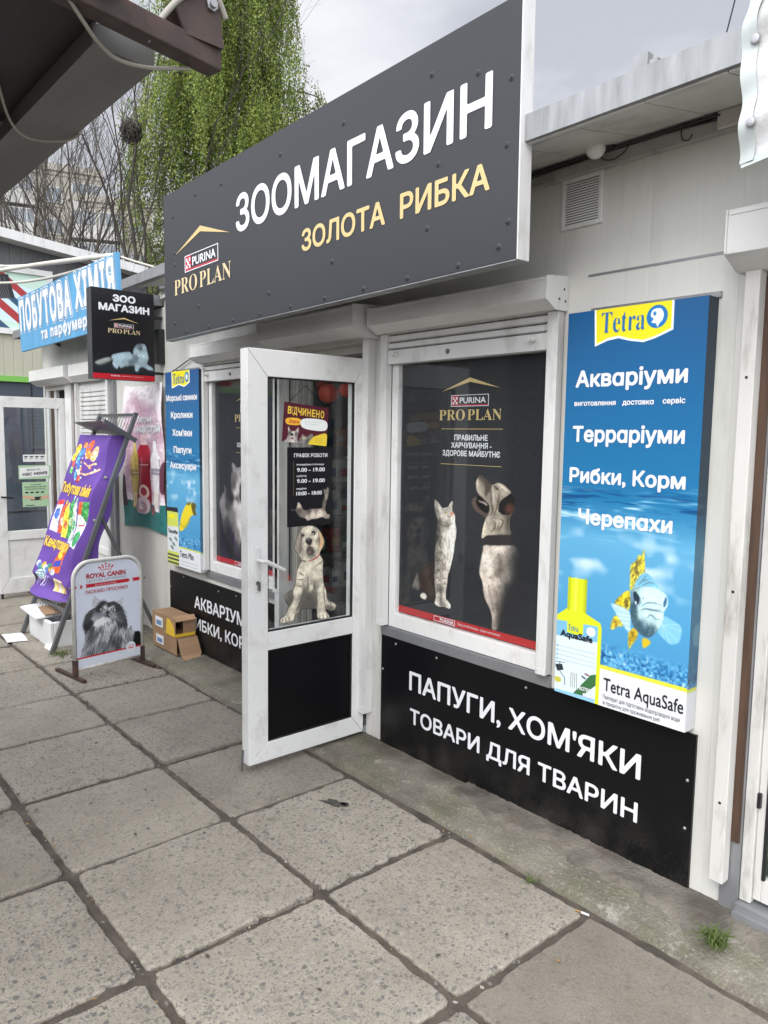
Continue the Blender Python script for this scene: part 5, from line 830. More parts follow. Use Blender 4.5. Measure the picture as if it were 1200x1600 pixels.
# ---------------------------------------------------------------- the pet shop
def window_unit(K, x0, x1, zb, zt, boxp, bx0, bx1, lug):
    """frame with its glass, guide rails, shutter slats, box and sill"""
    f = MB(); t = .045
    f.box(x0, x0+t, -.012, .05, zb, zt).box(x1-t, x1, -.012, .05, zb, zt).box(x0+t, x1-t, -.012, .05, zb, zb+.075).box(x0+t, x1-t, -.012, .05, zt-.05, zt); wdw = f.build('window', PVC, K, bevel=.003)
    f = MB(); f.box(x0+t, x1-t, .006, .011, zb+.075, zt-.05); f.build('glass', GLASS, wdw)
    for (a, b) in ((x0-.055, x0-.002), (x1-.022, x1+.032)):
        r = MB(); r.box(a, b, -.05, -.0135, zb+.005, boxp[4][1]-.002); r.box(a+.002, b-.002, -.0535, -.0502, zb+.004, zb+.03); 
        r.build('guide_rail', WHITE, wdw, bevel=.003)
    s = MB()
    for k in range(4):
        z = 2.072+k*.036; s.prism([(x0+.0, -.026, z), (x0+.0, -.040, z+.006), (x0+.0, -.040, z+.028), (x0+.0, -.026, z+.034)], (x1-x0-.025, 0, 0))
    s.box(x0, x1-.025, -.044, -.022, 2.0, 2.068); s.build('shutter_slats', WHITE, wdw, bevel=.002)
    for fx in lug[:2]: l = MB(); X = x0+(x1-x0)*fx; l.lathe((X, -.045, 2.045), (0, -1, 0), [(0, .013), (.018, .012), (.02, .009), (.035, .009)], 10); l.build('shutter_stop', WHITE, wdw, smooth=False)
    l = MB(); X = x0+(x1-x0)*lug[2]; l.lathe((X, -.0445, 2.035), (0, -1, 0), [(0, .012), (.004, .012), (.005, .006)], 10); l.build('lock', STEEL, wdw)
    b = MB(); P = [(bx0, y, z) for y, z in boxp]; b.prism(P, (bx1-bx0, 0, 0)); b.box(bx0+.01, bx1-.01, boxp[1][0]-.0025, boxp[1][0]-.0003, boxp[1][1]-.012, boxp[1][1]-.002)
    for X in (bx0-.006, bx1): b.prism([(X, y*1.03-.002, z+(.003 if z > 2.2 else -.003)) for y, z in boxp], (.006, 0, 0))
    bo = b.build('shutter_box', BOXM, wdw, bevel=.002)
    for (yy, zz) in ((-.03, 2.23), (-.06, 2.19), (-.02, 2.185)): sc_ = MB(); sc_.lathe((bx1+.006, yy, zz), (1, 0, 0), [(0, .005), (.002, .004)], 8); sc_.build('screw', DARK, wdw)
    q = MB(); q.prism([(x0-.055, 0, zb-.002), (x0-.055, -.020, zb-.006), (x0-.055, -.0145, zb-.055), (x0-.055, 0, zb-.055)], (x1-x0+.085, 0, 0)); q.build('sill', ZINCD, wdw); return wdw
K = thing('shop_kiosk', 'white pet shop kiosk with open glazed door between two dark shutter windows', 'building', (-3.8, 0, 0))
w_ = MB(); H = 2.73
for (a, b, z0, z1) in ((-4.90, -3.975, 0, .66), (-4.90, -3.975, 2.155, H), (-3.975, -3.90, 0, H), (-3.90, -3.10, 2.13, H), (-3.10, -2.915, 0, H), (-2.915, -1.90, 0, .66), (-2.915, -1.90, 2.155, H), (-1.90, -1.19, 0, H)): w_.box(a, b, 0, .06, z0, z1)
w_.box(-5.60, -5.54, .06, 2.6, 0, H).box(-1.25, -1.19, .06, 2.6, 0, H).box(-5.54, -1.25, 2.54, 2.6, 0, H)
w_.box(-5.60, -4.90, 0, .06, 0, H, 1); w_.build('wall', [WALLM, WALLRIB], K)
i_ = MB(); i_.box(-5.5, -1.3, .21, 2.5, .03, .05).box(-5.5, -1.3, .21, 2.5, 2.5, 2.52).box(-5.52, -5.5, .21, 2.5, .03, 2.52).box(-5.5, -1.3, 2.5, 2.52, .03, 2.52).box(-5.5, -3.98, .19, .21, .03, 2.52).box(-3.04, -1.3, .19, .21, .03, 2.52); i_.build('interior', INT, K)
l_ = MB(); l_.box(-3.975, -3.895, .0605, .19, .03, 2.13).box(-3.10, -3.045, .0605, .19, .03, 2.13).box(-3.895, -3.10, .0605, .19, 2.09, 2.13)
for k in range(3): l_.box(-3.895, -3.886, .07+.045*k, .095+.045*k, .06, 2.09)
l_.build('door_lining', CREAM, K)
fr = MB(); fr.box(-3.955, -3.905, -.05, -.001, .06, 2.15).box(-3.10, -3.052, -.055, -.001, .15, 2.15); fr.box(-3.101, -3.05, -.058, -.0552, .15, .185); fr.build('door_guide_rail', WHITE, K, bevel=.003)
fr = MB(); fr.box(-3.90, -3.10, -.02, .058, .02, .06); fr.build('door_threshold', ZINCD, K, bevel=.003)
fr = MB(); fr.box(-3.05, -2.975, -.004, -.0005, .03, 2.15); fr.build('corner_post', OLDWHITE, K)
rb = MB(); P = [(-3.90, 0, 2.30), (-3.90, -.2, 2.288), (-3.90, -.2, 2.182), (-3.90, -.11, 2.14), (-3.90, 0, 2.14)]; rb.prism(P, (.90, 0, 0)); rb.box(-3.89, -3.01, -.2028, -.2004, 2.272, 2.282)
for X in (-3.906, -3.0): rb.prism([(X, y*1.02-.002, z+(.003 if z > 2.2 else -.003)) for _, y, z in P], (.006, 0, 0))
rb.build('door_shutter_box', BOXM, K, bevel=.002)
window_unit(K, -2.912, -1.905, .66, 2.05, [(0, 2.282), (-.135, 2.268), (-.135, 2.184), (-.075, 2.15), (0, 2.15)], -2.955, -1.871, (.07, .91, .42))
window_unit(K, -4.875, -3.955, .66, 2.05, [(0, 2.26), (-.14, 2.245), (-.14, 2.16), (-.08, 2.125), (0, 2.125)], -4.90, -3.93, (.06, .90, .40))
# roof edge
rf = MB(); rf.prism([(-5.30, -.43, 2.678), (-5.30, .0, 2.735), (-5.30, 2.6, 2.80), (-5.30, 2.6, 2.86), (-5.30, -.43, 2.69)], (4.55, 0, 0)); rf.prism([(-5.62, -.03, 2.732), (-5.62, 2.6, 2.80), (-5.62, 2.6, 2.86), (-5.62, -.03, 2.78)], (.319, 0, 0)); rf.build('roof', ZINC, K)
fa = MB(); fa.hexa([(-5.30, -.452, 2.632), (-.75, -.452, 2.652), (-.75, -.436, 2.652), (-5.30, -.436, 2.632), (-5.30, -.452, 2.694), (-.75, -.452, 2.746), (-.75, -.436, 2.746), (-5.30, -.436, 2.694)]); fa.hexa([(-5.30, -.436, 2.632), (-.75, -.436, 2.652), (-.75, -.40, 2.652), (-5.30, -.40, 2.632), (-5.30, -.436, 2.636), (-.75, -.436, 2.656), (-.75, -.40, 2.656), (-5.30, -.40, 2.636)]); fa.build('roof_fascia', ZINC, K)
so_ = MB()
for k in range(18): X = -5.30+.25*k; so_.hexa([(X+.002, -.435, 2.643), (X+.248, -.435, 2.643), (X+.248, -.001, 2.722), (X+.002, -.001, 2.722), (X+.002, -.435, 2.66), (X+.248, -.435, 2.66), (X+.248, -.001, 2.73), (X+.002, -.001, 2.73)])
so_.build('soffit', mat('soffit_sheet', (.50, .49, .45, 1), .5, var=.1, dirt=S(90, 82, 70), dscale=4, damt=.5), K)
lg = MB(); lg.box(-5.6, -1.19, -.035, -.0005, 2.655, 2.70); lg.build('cable_duct', mat('dusty_duct', (.36, .355, .33, 1), .6, var=.15, dirt=S(70, 64, 56), dscale=9, damt=.7), K)
rng = random.Random(2); cb = MB()
for q in range(3):
    pts = [(X, -.03-.012*q+.006*rng.uniform(-1, 1), 2.713-.006*q-.02*abs(math.sin(X*2.6+q))*(q % 2)) for X in [-5.58+.18*k for k in range(25)]]; cb.tube(spl(pts, 3), .0032, 6)
cb.tube(spl([(-1.72, -.04, 2.70), (-1.70, -.05, 2.675), (-1.66, -.045, 2.665), (-1.62, -.04, 2.68), (-1.6, -.04, 2.70)]), .0025, 6).tube(spl([(-1.40, -.04, 2.70), (-1.395, -.04, 2.665), (-1.37, -.04, 2.655), (-1.36, -.04, 2.672)]), .002, 6); cb.build('cable_run', mat('dusty_black_cable', (.035, .033, .03, 1), .7), K, smooth=True)
rb = MB(); rb.box(-1.35, -1.30, -.43, -.40, 2.742, 2.79).box(-1.30, -1.27, -.425, -.405, 2.742, 2.765); rb.build('roof_bracket', ZINC, K)
ns = MB(); ns.box(-1.775, -1.245, -.003, -.0003, 2.268, 2.276); ns.build('wall_seam', ZINCD, K)
# door leaf, standing open square to the wall
dr = MB(); y0, y1, z0, z1 = -.735, -.022, .032, 2.042; a, b = -3.165, -3.10
def mitred(mb, y0, y1, z0, z1, iy0, iy1, iz0, iz1, a, b):
    for q in ([(y0, z0), (iy0, iz0), (iy0, iz1), (y0, z1)], [(y1, z0), (y1, z1), (iy1, iz1), (iy1, iz0)], [(y0, z1), (iy0, iz1), (iy1, iz1), (y1, z1)], [(y0, z0), (y1, z0), (iy1, iz0), (iy0, iz0)]):
        c = [sum(p[k] for p in q)/4 for k in (0, 1)]; mb.prism([(a, p[0]+(c[0]-p[0])*.002, p[1]+(c[1]-p[1])*.002) for p in q], (b-a, 0, 0))
mitred(dr, y0, y1, z0, z1, -.625, -.098, .127, 1.915, a, b); dr.box(a, b, -.6245, -.0985, .592, .682); D_ = dr.build('door', PVC, K, bevel=.003)
m_ = MB(); m_.box(-3.135, -3.122, -.6245, -.0985, .682, 1.915); m_.build('glass', GLASSD, D_)
m_ = MB()
for (u0, u1, v0, v1) in ((-.6245, -.0985, .682, 1.915), (-.6245, -.0985, .127, .592)):
    m_.box(-3.122, -3.108, u0, u0+.007, v0, v1).box(-3.122, -3.108, u1-.007, u1, v0, v1).box(-3.122, -3.108, u0+.007, u1-.007, v0, v0+.007).box(-3.122, -3.108, u0+.007, u1-.007, v1-.007, v1)
m_.build('glazing_seal', RUBBER, D_)
m_ = MB(); m_.box(-3.14, -3.118, -.6245, -.0985, .127, .592); m_.build('lower_panel', BLACKB, D_)
m_ = MB(); m_.box(-3.0995, -3.092, -.702, -.672, .888, 1.108); m_.lathe((-3.092, -.687, 1.045), (1, 0, 0), [(0, .011), (.04, .010), (.048, .008)], 10); m_.tube([(-3.050, -.687, 1.045), (-3.045, -.665, 1.042), (-3.048, -.61, 1.015), (-3.05, -.56, .99)], [.011, .011, .0105, .009], 8)
m_.build('handle', WHITE, D_, bevel=.003)
m_ = MB(); m_.lathe((-3.092, -.687, .935), (1, 0, 0), [(0, .011), (.005, .010)], 10); m_.box(-3.088, -3.07, -.690, -.684, .90, .94); m_.build('lock', STEEL, D_)
for z in (1.62, 1.33, .30): m_ = MB(); m_.lathe((-3.092, -.018, z), (0, 0, 1), [(0, .011), (.06, .011)], 10).lathe((-3.092, -.018, z-.006), (0, 0, 1), [(0, .012), (.005, .012)], 10); m_.build('hinge', WHITE, D_)
m_ = MB(); m_.bar((-3.15, -.738, .10), (-3.14, -.752, .0), .007, .007); m_.build('door_stop', STEEL, D_)
# lower sign boards, lettered
def dusty_board():
    m = mat('dusty_black_board', (.0045, .0047, .0055, 1), .34, bump=.03, bscale=240, spec=.2); N, L = nodes(m); b = N['Principled BSDF']; tc = N.new('ShaderNodeTexCoord'); cur = b.inputs['Base Color'].links[0].from_socket; sp = N.new('ShaderNodeSeparateXYZ'); L.new(tc.outputs['Object'], sp.inputs[0]); h = N.new('ShaderNodeMapRange'); h.inputs['From Min'].default_value = .30; h.inputs['From Max'].default_value = .0; L.new(sp.outputs['Z'], h.inputs['Value'])
    for (sc_, lo, hi, amt) in ((230, .58, .72, .5), (7, .42, .75, .22)):
        n = N.new('ShaderNodeTexNoise'); n.inputs['Scale'].default_value = sc_; n.inputs['Detail'].default_value = 5; L.new(tc.outputs['Object'], n.inputs['Vector']); r = N.new('ShaderNodeMapRange'); r.inputs['From Min'].default_value = lo; r.inputs['From Max'].default_value = hi; r.inputs['To Max'].default_value = amt; L.new(n.outputs['Fac'], r.inputs['Value']); k = N.new('ShaderNodeMath'); k.operation = 'MULTIPLY'; L.new(r.outputs[0], k.inputs[0]); L.new(h.outputs[0], k.inputs[1]); x = N.new('ShaderNodeMixRGB'); x.inputs['Color2'].default_value = (.13, .118, .10, 1); L.new(k.outputs[0], x.inputs['Fac']); L.new(cur, x.inputs['Color1']); cur = x.outputs['Color']
    L.new(cur, b.inputs['Base Color']); return m
DUSTY = dusty_board()
def board(name, label, x0, x1, z1, words, bolts):
    t = thing(name, label, 'sign', ((x0+x1)/2, 0, 0), 'black lettered boards under the shop windows'); m = MB(); m.box(x0, x1, -.012, -.0005, .004, z1); m.build('panel', DUSTY, t)
    l = Letters((x0, -.012, z1), (x1-x0, 0, 0), (0, 0, -z1)); f = lambda X, Z: ((X-x0)/(x1-x0), (z1-Z)/z1)
    for (tx, xa, xb, zb, zt) in words: l.word(tx, f(xa, 0)[0], f(xb, 0)[0], f(0, zb)[1], f(0, zt)[1], bold=.022)
    l.build('lettering', LETW, t)
    for (X, Z) in bolts: m = MB(); m.lathe((X, -.012, Z), (0, -1, 0), [(0, .007), (.004, .006), (.006, .003)], 8); m.build('screw', SCREW, t)
board('sign_board', 'black board reading in white about parrots and hamsters, below the near window', -2.965, -1.237, .604, [("ПАПУГИ, ХОМ'ЯКИ", -2.742, -1.444, .362, .455), ('ТОВАРИ ДЛЯ ТВАРИН', -2.732, -1.448, .19, .265)], [(-2.85, .575), (-2.55, .573), (-2.0, .573), (-2.95, .42), (-1.26, .43), (-1.26, .25)])
board('sign_board', 'black board reading in white about aquariums and fish, behind the brown cartons', -5.545, -3.985, .568, [('АКВАРІУМИ', -5.125, -4.275, .344, .432), ('РИБКИ, КОРМ', -5.195, -4.27, .185, .268)], [(-5.53, .44), (-5.3, .55), (-4.75, .53), (-4.5, .54)])
# printed posters behind the glass
def pets_logo(l, lw, lr, lp, ch, pu, pp, r=None):
    """roof chevron, framed word with a chequered square, serif words: l gold letters, lw white, lr red, lp pale gold"""
    (ax, ay), (bx, by), (cx_, cy_), (dx, dy) = ch; l.poly([(ax, ay), (dx, dy), (bx, by)]); l.poly([(dx, dy), (cx_, cy_), (bx, by)])
    u0, v0, u1, v1 = pu; w, h = u1-u0, v1-v0; lw.frame(u0, v0, u1, v1, w*.018, h*.05); sq = w*.20; lr.rect(u0+w*.02, v0+h*.06, u0+sq, v1-h*.06); lr.rect(u0+sq, v1-h*.16, u1-w*.02, v1-h*.06)
    for i in range(3):
        for j in range(3):
            if (i+j) % 2 == 0: a = u0+w*.045+i*w*.045; b = v0+h*.18+j*h*.21; lw.s2.rect(a, b, a+w*.045, b+h*.21)
    lw.word('PURINA', u0+w*.235, u1-w*.075, v1-h*.27, v0+h*.22, bold=.02, res=24); u0, vb, u1, vt = pp
    k = (u1-u0); lp.word(serif('PRO'), u0, u0+k*.43, vb, vt, bold=-.003, res=40); lp.word(serif('PLAN'), u0+k*.475, u1, vb, vt, bold=-.003, res=40)
def logo_set(O, U, D, lift=.0022):
    ls = [Letters(O, U, D, lift) for _ in range(5)]; ls[2].s2 = ls[2]; ls[1].s2 = Letters(O, U, D, lift+.0008); return ls  # gold, white, red, pale gold
def poster(x0, name, label, pic):
    t = thing(name, label, 'poster', (x0+.47, .018, .735), 'posters inside the shop windows'); O, U, Dn = (x0, .018, 1.995), (.947, 0, 0), (0, 0, -1.255); picture('print', pic(), O, U, Dn, t, PRINT_MATT, gain=1.35)
    g, wv, rd, pg, _ = logo_set(O, U, Dn, .0012)
    pets_logo(g, wv, rd, pg, [(.2983, .1101), (.4908, .063), (.6849, .1055), (.4915, .0786)], (.3664, .1248, .6144, .1672), (.2859, .217, .6961, .1785))
    g.rect(.303, .2485, .706, .2505); g.rect(.303, .3805, .7046, .3822)
    wv.word('ПРАВИЛЬНЕ', .3945, .6140, .2915, .2715, .03, 22); wv.word('ХАРЧУВАННЯ -', .3738, .6400, .3200, .3000, .03, 22); wv.word('ЗДОРОВЕ МАЙБУТНЄ', .3148, .6940, .3500, .3300, .03, 22)
    wv.frame(.2775, .9755, .4290, .9965, .003, .0022); wv.word('PURINA', .322, .42, .9925, .9805, .03, 20); wv.word('Ваш улюбленець - наше натхнення', .45, .727, .9885, .980, .0, 14)
    for l, n, mm in ((g, 'gold_print', LETG), (wv, 'white_print', LETW), (rd, 'red_print', LETR), (pg, 'gold_lettering', LETG), (wv.s2, 'chequer_print', LETW)): l.build(n, mm, t)
poster(-2.868, 'window_poster', 'dark poster of a tan dog and a cat looking up, inside the near window', pic_window_dog)
poster(-4.83, 'window_poster', 'dark poster of one long haired dog looking up, in the window behind the open door', pic_window_collie)
# printed box signs on the wall
def printed_box(name, label, x0, x1, z0, z1, pic, words):
    t = thing(name, label, 'sign', ((x0+x1)/2, 0, z0), 'blue aquarium box signs on the shop wall'); y = -.07; m = MB(); m.box(x0+.003, x1-.003, y+.003, -.001, z0+.002, z1-.002); m.build('box', mat('sign_side_sheet', (.03, .045, .10, 1), .45, var=.1), t)
    c = pic(); U, Dn = (x1-x0, 0, 0), (0, 0, z0-z1); picture('print', c, (x0, y, z1), U, Dn, t, PRINT, gain=1.0)
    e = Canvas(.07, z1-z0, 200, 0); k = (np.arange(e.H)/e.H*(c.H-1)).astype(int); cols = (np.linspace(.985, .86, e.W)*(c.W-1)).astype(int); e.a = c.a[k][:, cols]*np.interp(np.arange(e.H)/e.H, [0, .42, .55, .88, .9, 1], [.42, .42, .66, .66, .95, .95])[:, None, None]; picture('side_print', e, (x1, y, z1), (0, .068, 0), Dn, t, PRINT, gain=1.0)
    h = MB(); h.box(x0+.06, x1+.01, -.012, -.001, z1+.001, z1+.02); h.build('hanging_strip', ZINC, t)
    for X in (x0+.1, (x0+x1)/2, x1-.03): h = MB(); h.lathe((X, -.012, z1+.011), (0, -1, 0), [(0, .005), (.004, .004)], 8); h.build('screw', SCREW, t)
    L_ = {}
    for (tx, u0, u1, vb, vt, bo, mm) in words:
        if mm not in L_: L_[mm] = Letters((x0, y, z1), U, Dn)
        L_[mm].word(tx, u0, u1, vb, vt, bo, 24)
    for mm, l in L_.items(): l.build({'w': 'white_lettering', 'b': 'blue_lettering', 'k': 'black_lettering', 'y': 'badge_lettering'}[mm], {'w': LETW, 'b': LETB, 'k': LETK, 'y': LETB}[mm], t)
A_ = '\u0251'
printed_box('box_sign', 'blue underwater box sign with a front-facing white fish, right of the near window', -1.81, -1.252, .625, 2.125, pic_fish,
    [('Акв%sріуми' % A_, .0813, .8947, .1895, .1490, .032, 'w'), ('виготовлення', .0782, .4035, .2362, .2235, .03, 'w'), ('дост%sвк%s' % (A_, A_), .453, .6761, .2362, .2235, .03, 'w'), ('сервіс', .7372, .8871, .2352, .2225, .03, 'w'), ('Терр%sріуми' % A_, .0735, .8964, .328, .2890, .032, 'w'), ('Рибки, Корм', .061, .9176, .4325, .3955, .032, 'w'), ('Череп%sхи' % A_, .1458, .847, .5380, .5000, .032, 'w'),
     (serif('Tetra'), .2671, .5850, .0585, .0090, -.006, 'b'), ('AquaSafe', .035, .3053, .8440, .8265, .04, 'k'), ('Tetra AquaSafe', .405, .985, .9575, .9240, .012, 'k'), ('Препарат для підготовки водопровідної води', .406, .965, .9785, .9685, .0, 'k'), ('в придатну для проживання риб', .41, .83, .9935, .984, .0, 'k'), (serif('Tetra'), .10, .185, .8235, .8075, -.006, 'y'), ('PROTECTS', .20, .335, .9760, .9655, .03, 'w'), ('FISH', .245, .325, .991, .981, .03, 'w')])
printed_box('box_sign', 'blue underwater box sign with a yellow fish, left of the farther window', -5.45, -4.905, .645, 2.09, pic_yellowfish,
    [('Морські свинки', .03, .95, .148, .118, .04, 'w'), ('Кролики', .17, .82, .236, .204, .04, 'w'), ("Хом'яки", .21, .80, .327, .293, .04, 'w'), ('П%сп' % 'а' if False else 'Папуги', .24, .78, .413, .380, .04, 'w'), ('Аксесуари', .12, .91, .493, .460, .04, 'w'), (serif('Tetra'), .24, .58, .062, .012, -.006, 'b'), ('Tetra Min', .39, .80, .948, .915, .012, 'k'), ('TetraMin', .03, .33, .835, .815, .03, 'k')])
# ---------------------------------------------------------------- the big sign
B = thing('shop_sign', 'long anthracite shop sign with big white and gold lettering over the door', 'sign', (-3.15, -.45, 2.2)); O, U, Dn = V(-4.556, -.47, 3.083), V(2.806, 0, .042), V(.008, 0, -.864)
nY = V(0, 1, 0); m = MB(); c4 = [O, O+U, O+U+Dn, O+Dn]; m.prism(c4, (0, .006, 0)); m.build('panel', BIGS, B)
fr = MB(); e = .03
for (p, q) in ((O+Dn*.03+nY*.025, O+U+Dn*.03+nY*.025), (O+Dn*.5+nY*.025, O+U+Dn*.5+nY*.025), (O+Dn*.97+nY*.025, O+U+Dn*.97+nY*.025)): fr.bar(p, q, .035, .03)
for u in (.25, .5, .75): fr.bar(O+U*u+Dn*.05+nY*.025, O+U*u+Dn*.95+nY*.025, .03, .034, 0, (0, 1, 0))
for u in (.15, .5, .85): p = O+U*u+nY*.045; fr.bar(p+Dn*.38, (p.x, -.436, p.z-.34), .03, .03)
fr.build('back_frame', STEEL, B)
ed = MB(); ed.prism([O+U+V(.0005, -.002, .004), O+U+V(.0005, .058, .004), O+U+Dn+V(.0005, .058, -.004), O+U+Dn+V(.0005, -.002, -.004)], (.006, 0, 0)); ed.prism([O+U+V(-.004, .0075, .0), O+U+V(-.004, .0565, .0), O+U+Dn+V(-.004, .0565, 0), O+U+Dn+V(-.004, .0075, 0)], (.004, 0, 0)); ed.build('end_cap', WHITE, B)
tr = MB(); tr.prism([O+Dn+V(0, -.006, -.008), O+Dn+V(0, .05, -.008), O+Dn+V(0, .05, -.004), O+Dn+V(0, -.006, -.004)], U); tr.build('bottom_trim', ZINC, B)
bs = lambda X, Z: ((X-O.x)/2.806, (O.z+.042*(X-O.x)/2.806-Z)/.864)
g, wv, rd, pg, gd = logo_set(O, U, Dn)
a, b = bs(-3.666, 2.689), bs(-1.874, 2.71); wv.word('ЗООМАГАЗИН', a[0], b[0], .4575, .251, .021, 46)
a, b = bs(-3.052, 2.487), bs(-2.448, 2.487); gd.word('ЗОЛОТА', a[0], b[0], .700, .592, .024, 40); a, b = bs(-2.356, 2.494), bs(-1.879, 2.5); gd.word('РИБКА', a[0], b[0], .701, .594, .024, 40)
pets_logo(g, wv, rd, pg, [bs(-4.401, 2.708), bs(-4.073, 2.82), bs(-3.737, 2.72), bs(-4.074, 2.788)], bs(-4.274, 2.681)+bs(-3.864, 2.593), (bs(-4.417, 0)[0], bs(-4.417, 2.472)[1], bs(-3.725, 0)[0], bs(-4.417, 2.56)[1]))
for l, n, mm in ((g, 'gold_chevron', LETG), (wv, 'white_lettering', LETW), (rd, 'red_badge', LETR), (pg, 'pale_gold_lettering', LETGL), (gd, 'gold_lettering', LETG), (wv.s2, 'chequer_print', LETW)): l.build(n, mm, B)
for (u, v) in [(.045, .17), (.15, .10), (.26, .12), (.47, .13), (.65, .14), (.845, .13), (.93, .22), (.05, .62), (.16, .83), (.05, .90), (.43, .87), (.62, .80), (.84, .78), (.86, .52), (.985, .3), (.98, .55), (.985, .85), (.97, .94), (.1, .975), (.2, .978), (.3, .975), (.4, .976), (.5, .977), (.6, .976), (.7, .976), (.8, .976), (.9, .975), (.05, .42), (.052, .5)]:
    p = O+U*u+Dn*v; q = MB(); q.lathe((p.x, p.y, p.z), (0, -1, 0), [(0, .013), (.002, .011), (.003, .006), (.006, .005), (.0065, .001)], 10); q.build('bolt', BIGS, B, smooth=False)
# ---------------------------------------------------------------- projecting box sign
T = thing('projecting_sign', 'small black projecting sign with a lying white cat, left of the long sign', 'sign', (-5.65, -.3, 2.03)); m = MB(); m.box(-5.695, -5.602, -.557, -.083, 2.028, 2.682); m.build('box', mat('black_sign_case', (.035, .037, .042, 1), .45, var=.1), T, bevel=.003)
O2, U2, D2 = (-5.60, -.555, 2.68), (0, .47, 0), (0, 0, -.65); picture('print', pic_persian(), O2, U2, D2, T, PRINT, gain=1.1); g, wv, rd, pg, _ = logo_set(O2, U2, D2)
wv.word('ЗОО', .3323, .6966, .133, .0585, .045, 30); wv.word('МАГАЗИН', .1091, .9218, .2415, .1640, .045, 30); pets_logo(g, wv, rd, pg, [(.2613, .3501), (.505, .3022), (.7517, .3545), (.505, .318)], (.3449, .3726, .6606, .4203), (.2455, .482, .7668, .4335)); wv.word('PURINA', .285, .43, .968, .953, .02, 14); wv.word('Ваш улюбленець - наше натхнення', .46, .80, .966, .956, 0, 12)
for l, n, mm in ((g, 'gold_print', LETG), (wv, 'white_lettering', LETW), (rd, 'red_print', LETR), (pg, 'gold_lettering', LETGL), (wv.s2, 'chequer_print', LETW)): l.build(n, mm, T)
m = MB(); m.box(-5.665, -5.635, -.083, -.0005, 2.505, 2.525).box(-5.665, -5.635, -.083, -.0005, 2.085, 2.105); m.build('bracket', DARK, T)
m = MB(); m.box(-5.70, -5.60, -.045, -.0008, 2.17, 2.43); m.build('wall_plate', DARK, T)
m = MB(); m.tube([(-5.6, -.06, 2.10), (-5.5, -.03, 2.08), (-5.35, -.02, 2.12), (-5.2, -.02, 2.16), (-5.02, -.02, 2.20), (-4.9, -.02, 2.22)], .004, 6); m.build('cable', RUBBER, T, smooth=True)
# ---------------------------------------------------------------- stickers and cards on the open door
t = tag(picture('hours_poster', pic_hours(), (-3.1195, -.5035, 1.582), (0, .274, 0), (0, 0, -.394), None, PRINT, 1.2), 'black opening hours sheet with a sprawling kitten on the door glass', 'poster')
l = Letters((-3.1195, -.5035, 1.582), (0, .274, 0), (0, 0, -.394)); l.word('ГРАФІК РОБОТИ', .14, .88, .125, .078, .03, 20)
for tx, a, b, vb, vt in (('понеділок-п`ятниця', .195, .80, .228, .204), ('субота', .195, .41, .372, .348), ('неділя', .195, .41, .532, .508)): l.word(tx, a, b, vb, vt, .02, 16)
for tx, a, b, vb, vt in (('9.00 - 19.00', .205, .825, .308, .258), ('9.00 - 19.00', .205, .825, .448, .398), ('10:00 - 18:00', .19, .76, .605, .556)): l.word(tx, a, b, vb, vt, .035, 20)
ORG[t.name] = Vector((0, 0, 0)); l.build('lettering', LETW, t)
c = pic_open(); q0 = np.array((-3.1195, -.521, 1.803)); dU = np.array((0, .2675, -.0235)); dV = np.array((0, -.014, -.192))
t = tag(picture('open_sign', c, q0, dU, dV, None, PRINT, 1.15), 'dark red and yellow open sign with a dog and kitten hung on the door glass', 'sign'); l = Letters(q0, dU, dV)
for k, ch in enumerate('ВІДЧИНЕНО'): l.word(ch, .085+[0, .092, .125, .222, .32, .425, .53, .625, .73][k], .085+[0, .092, .125, .222, .32, .425, .53, .625, .73][k]+(.018 if ch == 'І' else .08), .285+(.012 if k % 2 else 0), .105, .03, 20)
l.build('lettering', LETY, t); l = Letters(q0, dU, dV); l.word('Додати', .12, .34, .50, .42, .01, 16); l.build('brown_lettering', LETR, t)
m = MB(); m.tube([(-3.119, -.50, 1.797), (-3.117, -.40, 1.885), (-3.119, -.27, 1.780)], .0018, 5); m.build('string', RUBBER, t)
c = pic_puppy(); t = tag(picture('puppy_decal', c, (-3.1205, -.622, 1.915), (0, .524, 0), (0, 0, -1.235), None, PRINT, 1.15, crop=c.m), 'cut-out sticker of a sitting pale puppy with a red collar on the door glass', 'sticker')
# ornaments and shelves seen through the door
LAN = mat('orange_red_paper', (.62, .065, .030, 1), .45, var=.15)
def lantern(x, y, z, r, label):
    t = thing('paper_lantern', label, 'lantern', (x, y, z), 'paper balls hung inside the door'); m = MB(); b = len(m.v); n = 24
    for i in range(11):
        th = math.pi*i/10
        for k in range(n): p = 2*math.pi*k/n; q = r*(1-.07*(k % 2)); m.v.append((x+q*math.sin(th)*math.cos(p), y+q*math.sin(th)*math.sin(p), z+r*.92*math.cos(th)))
    for i in range(10):
        for k in range(n): m.f.append((b+i*n+k, b+(i+1)*n+k, b+(i+1)*n+(k+1) % n, b+i*n+(k+1) % n)); m.m.append(0)
    m.build('ball', LAN, t); m = MB(); m.tube([(x, y, z+r*.9), (x+.005, y, z+r+.06), (x+.03, y, 2.08)], .003, 5); m.build('string', RUBBER, t)
lantern(-3.88, .30, 1.905, .068, 'large orange ribbed paper ball hung inside the door'); lantern(-3.975, .31, 1.965, .036, 'small orange paper ball left of the large one'); lantern(-3.77, .36, 1.925, .05, 'orange paper ball half hidden behind the right of the large one')
sh = thing('shelf_unit', 'dark shelves of pet goods inside the shop behind the door glass', 'shelf', (-4.6, 1.0, .05)); m = MB(); m.box(-4.80, -4.77, .3, 1.7, .05, 2.3).box(-4.77, -4.40, .3, .33, .05, 2.3).box(-4.77, -4.40, 1.67, 1.7, .05, 2.3); m.build('frame', INT, sh)
zs = [.14, .50, .76, 1.03, 1.28, 1.54]
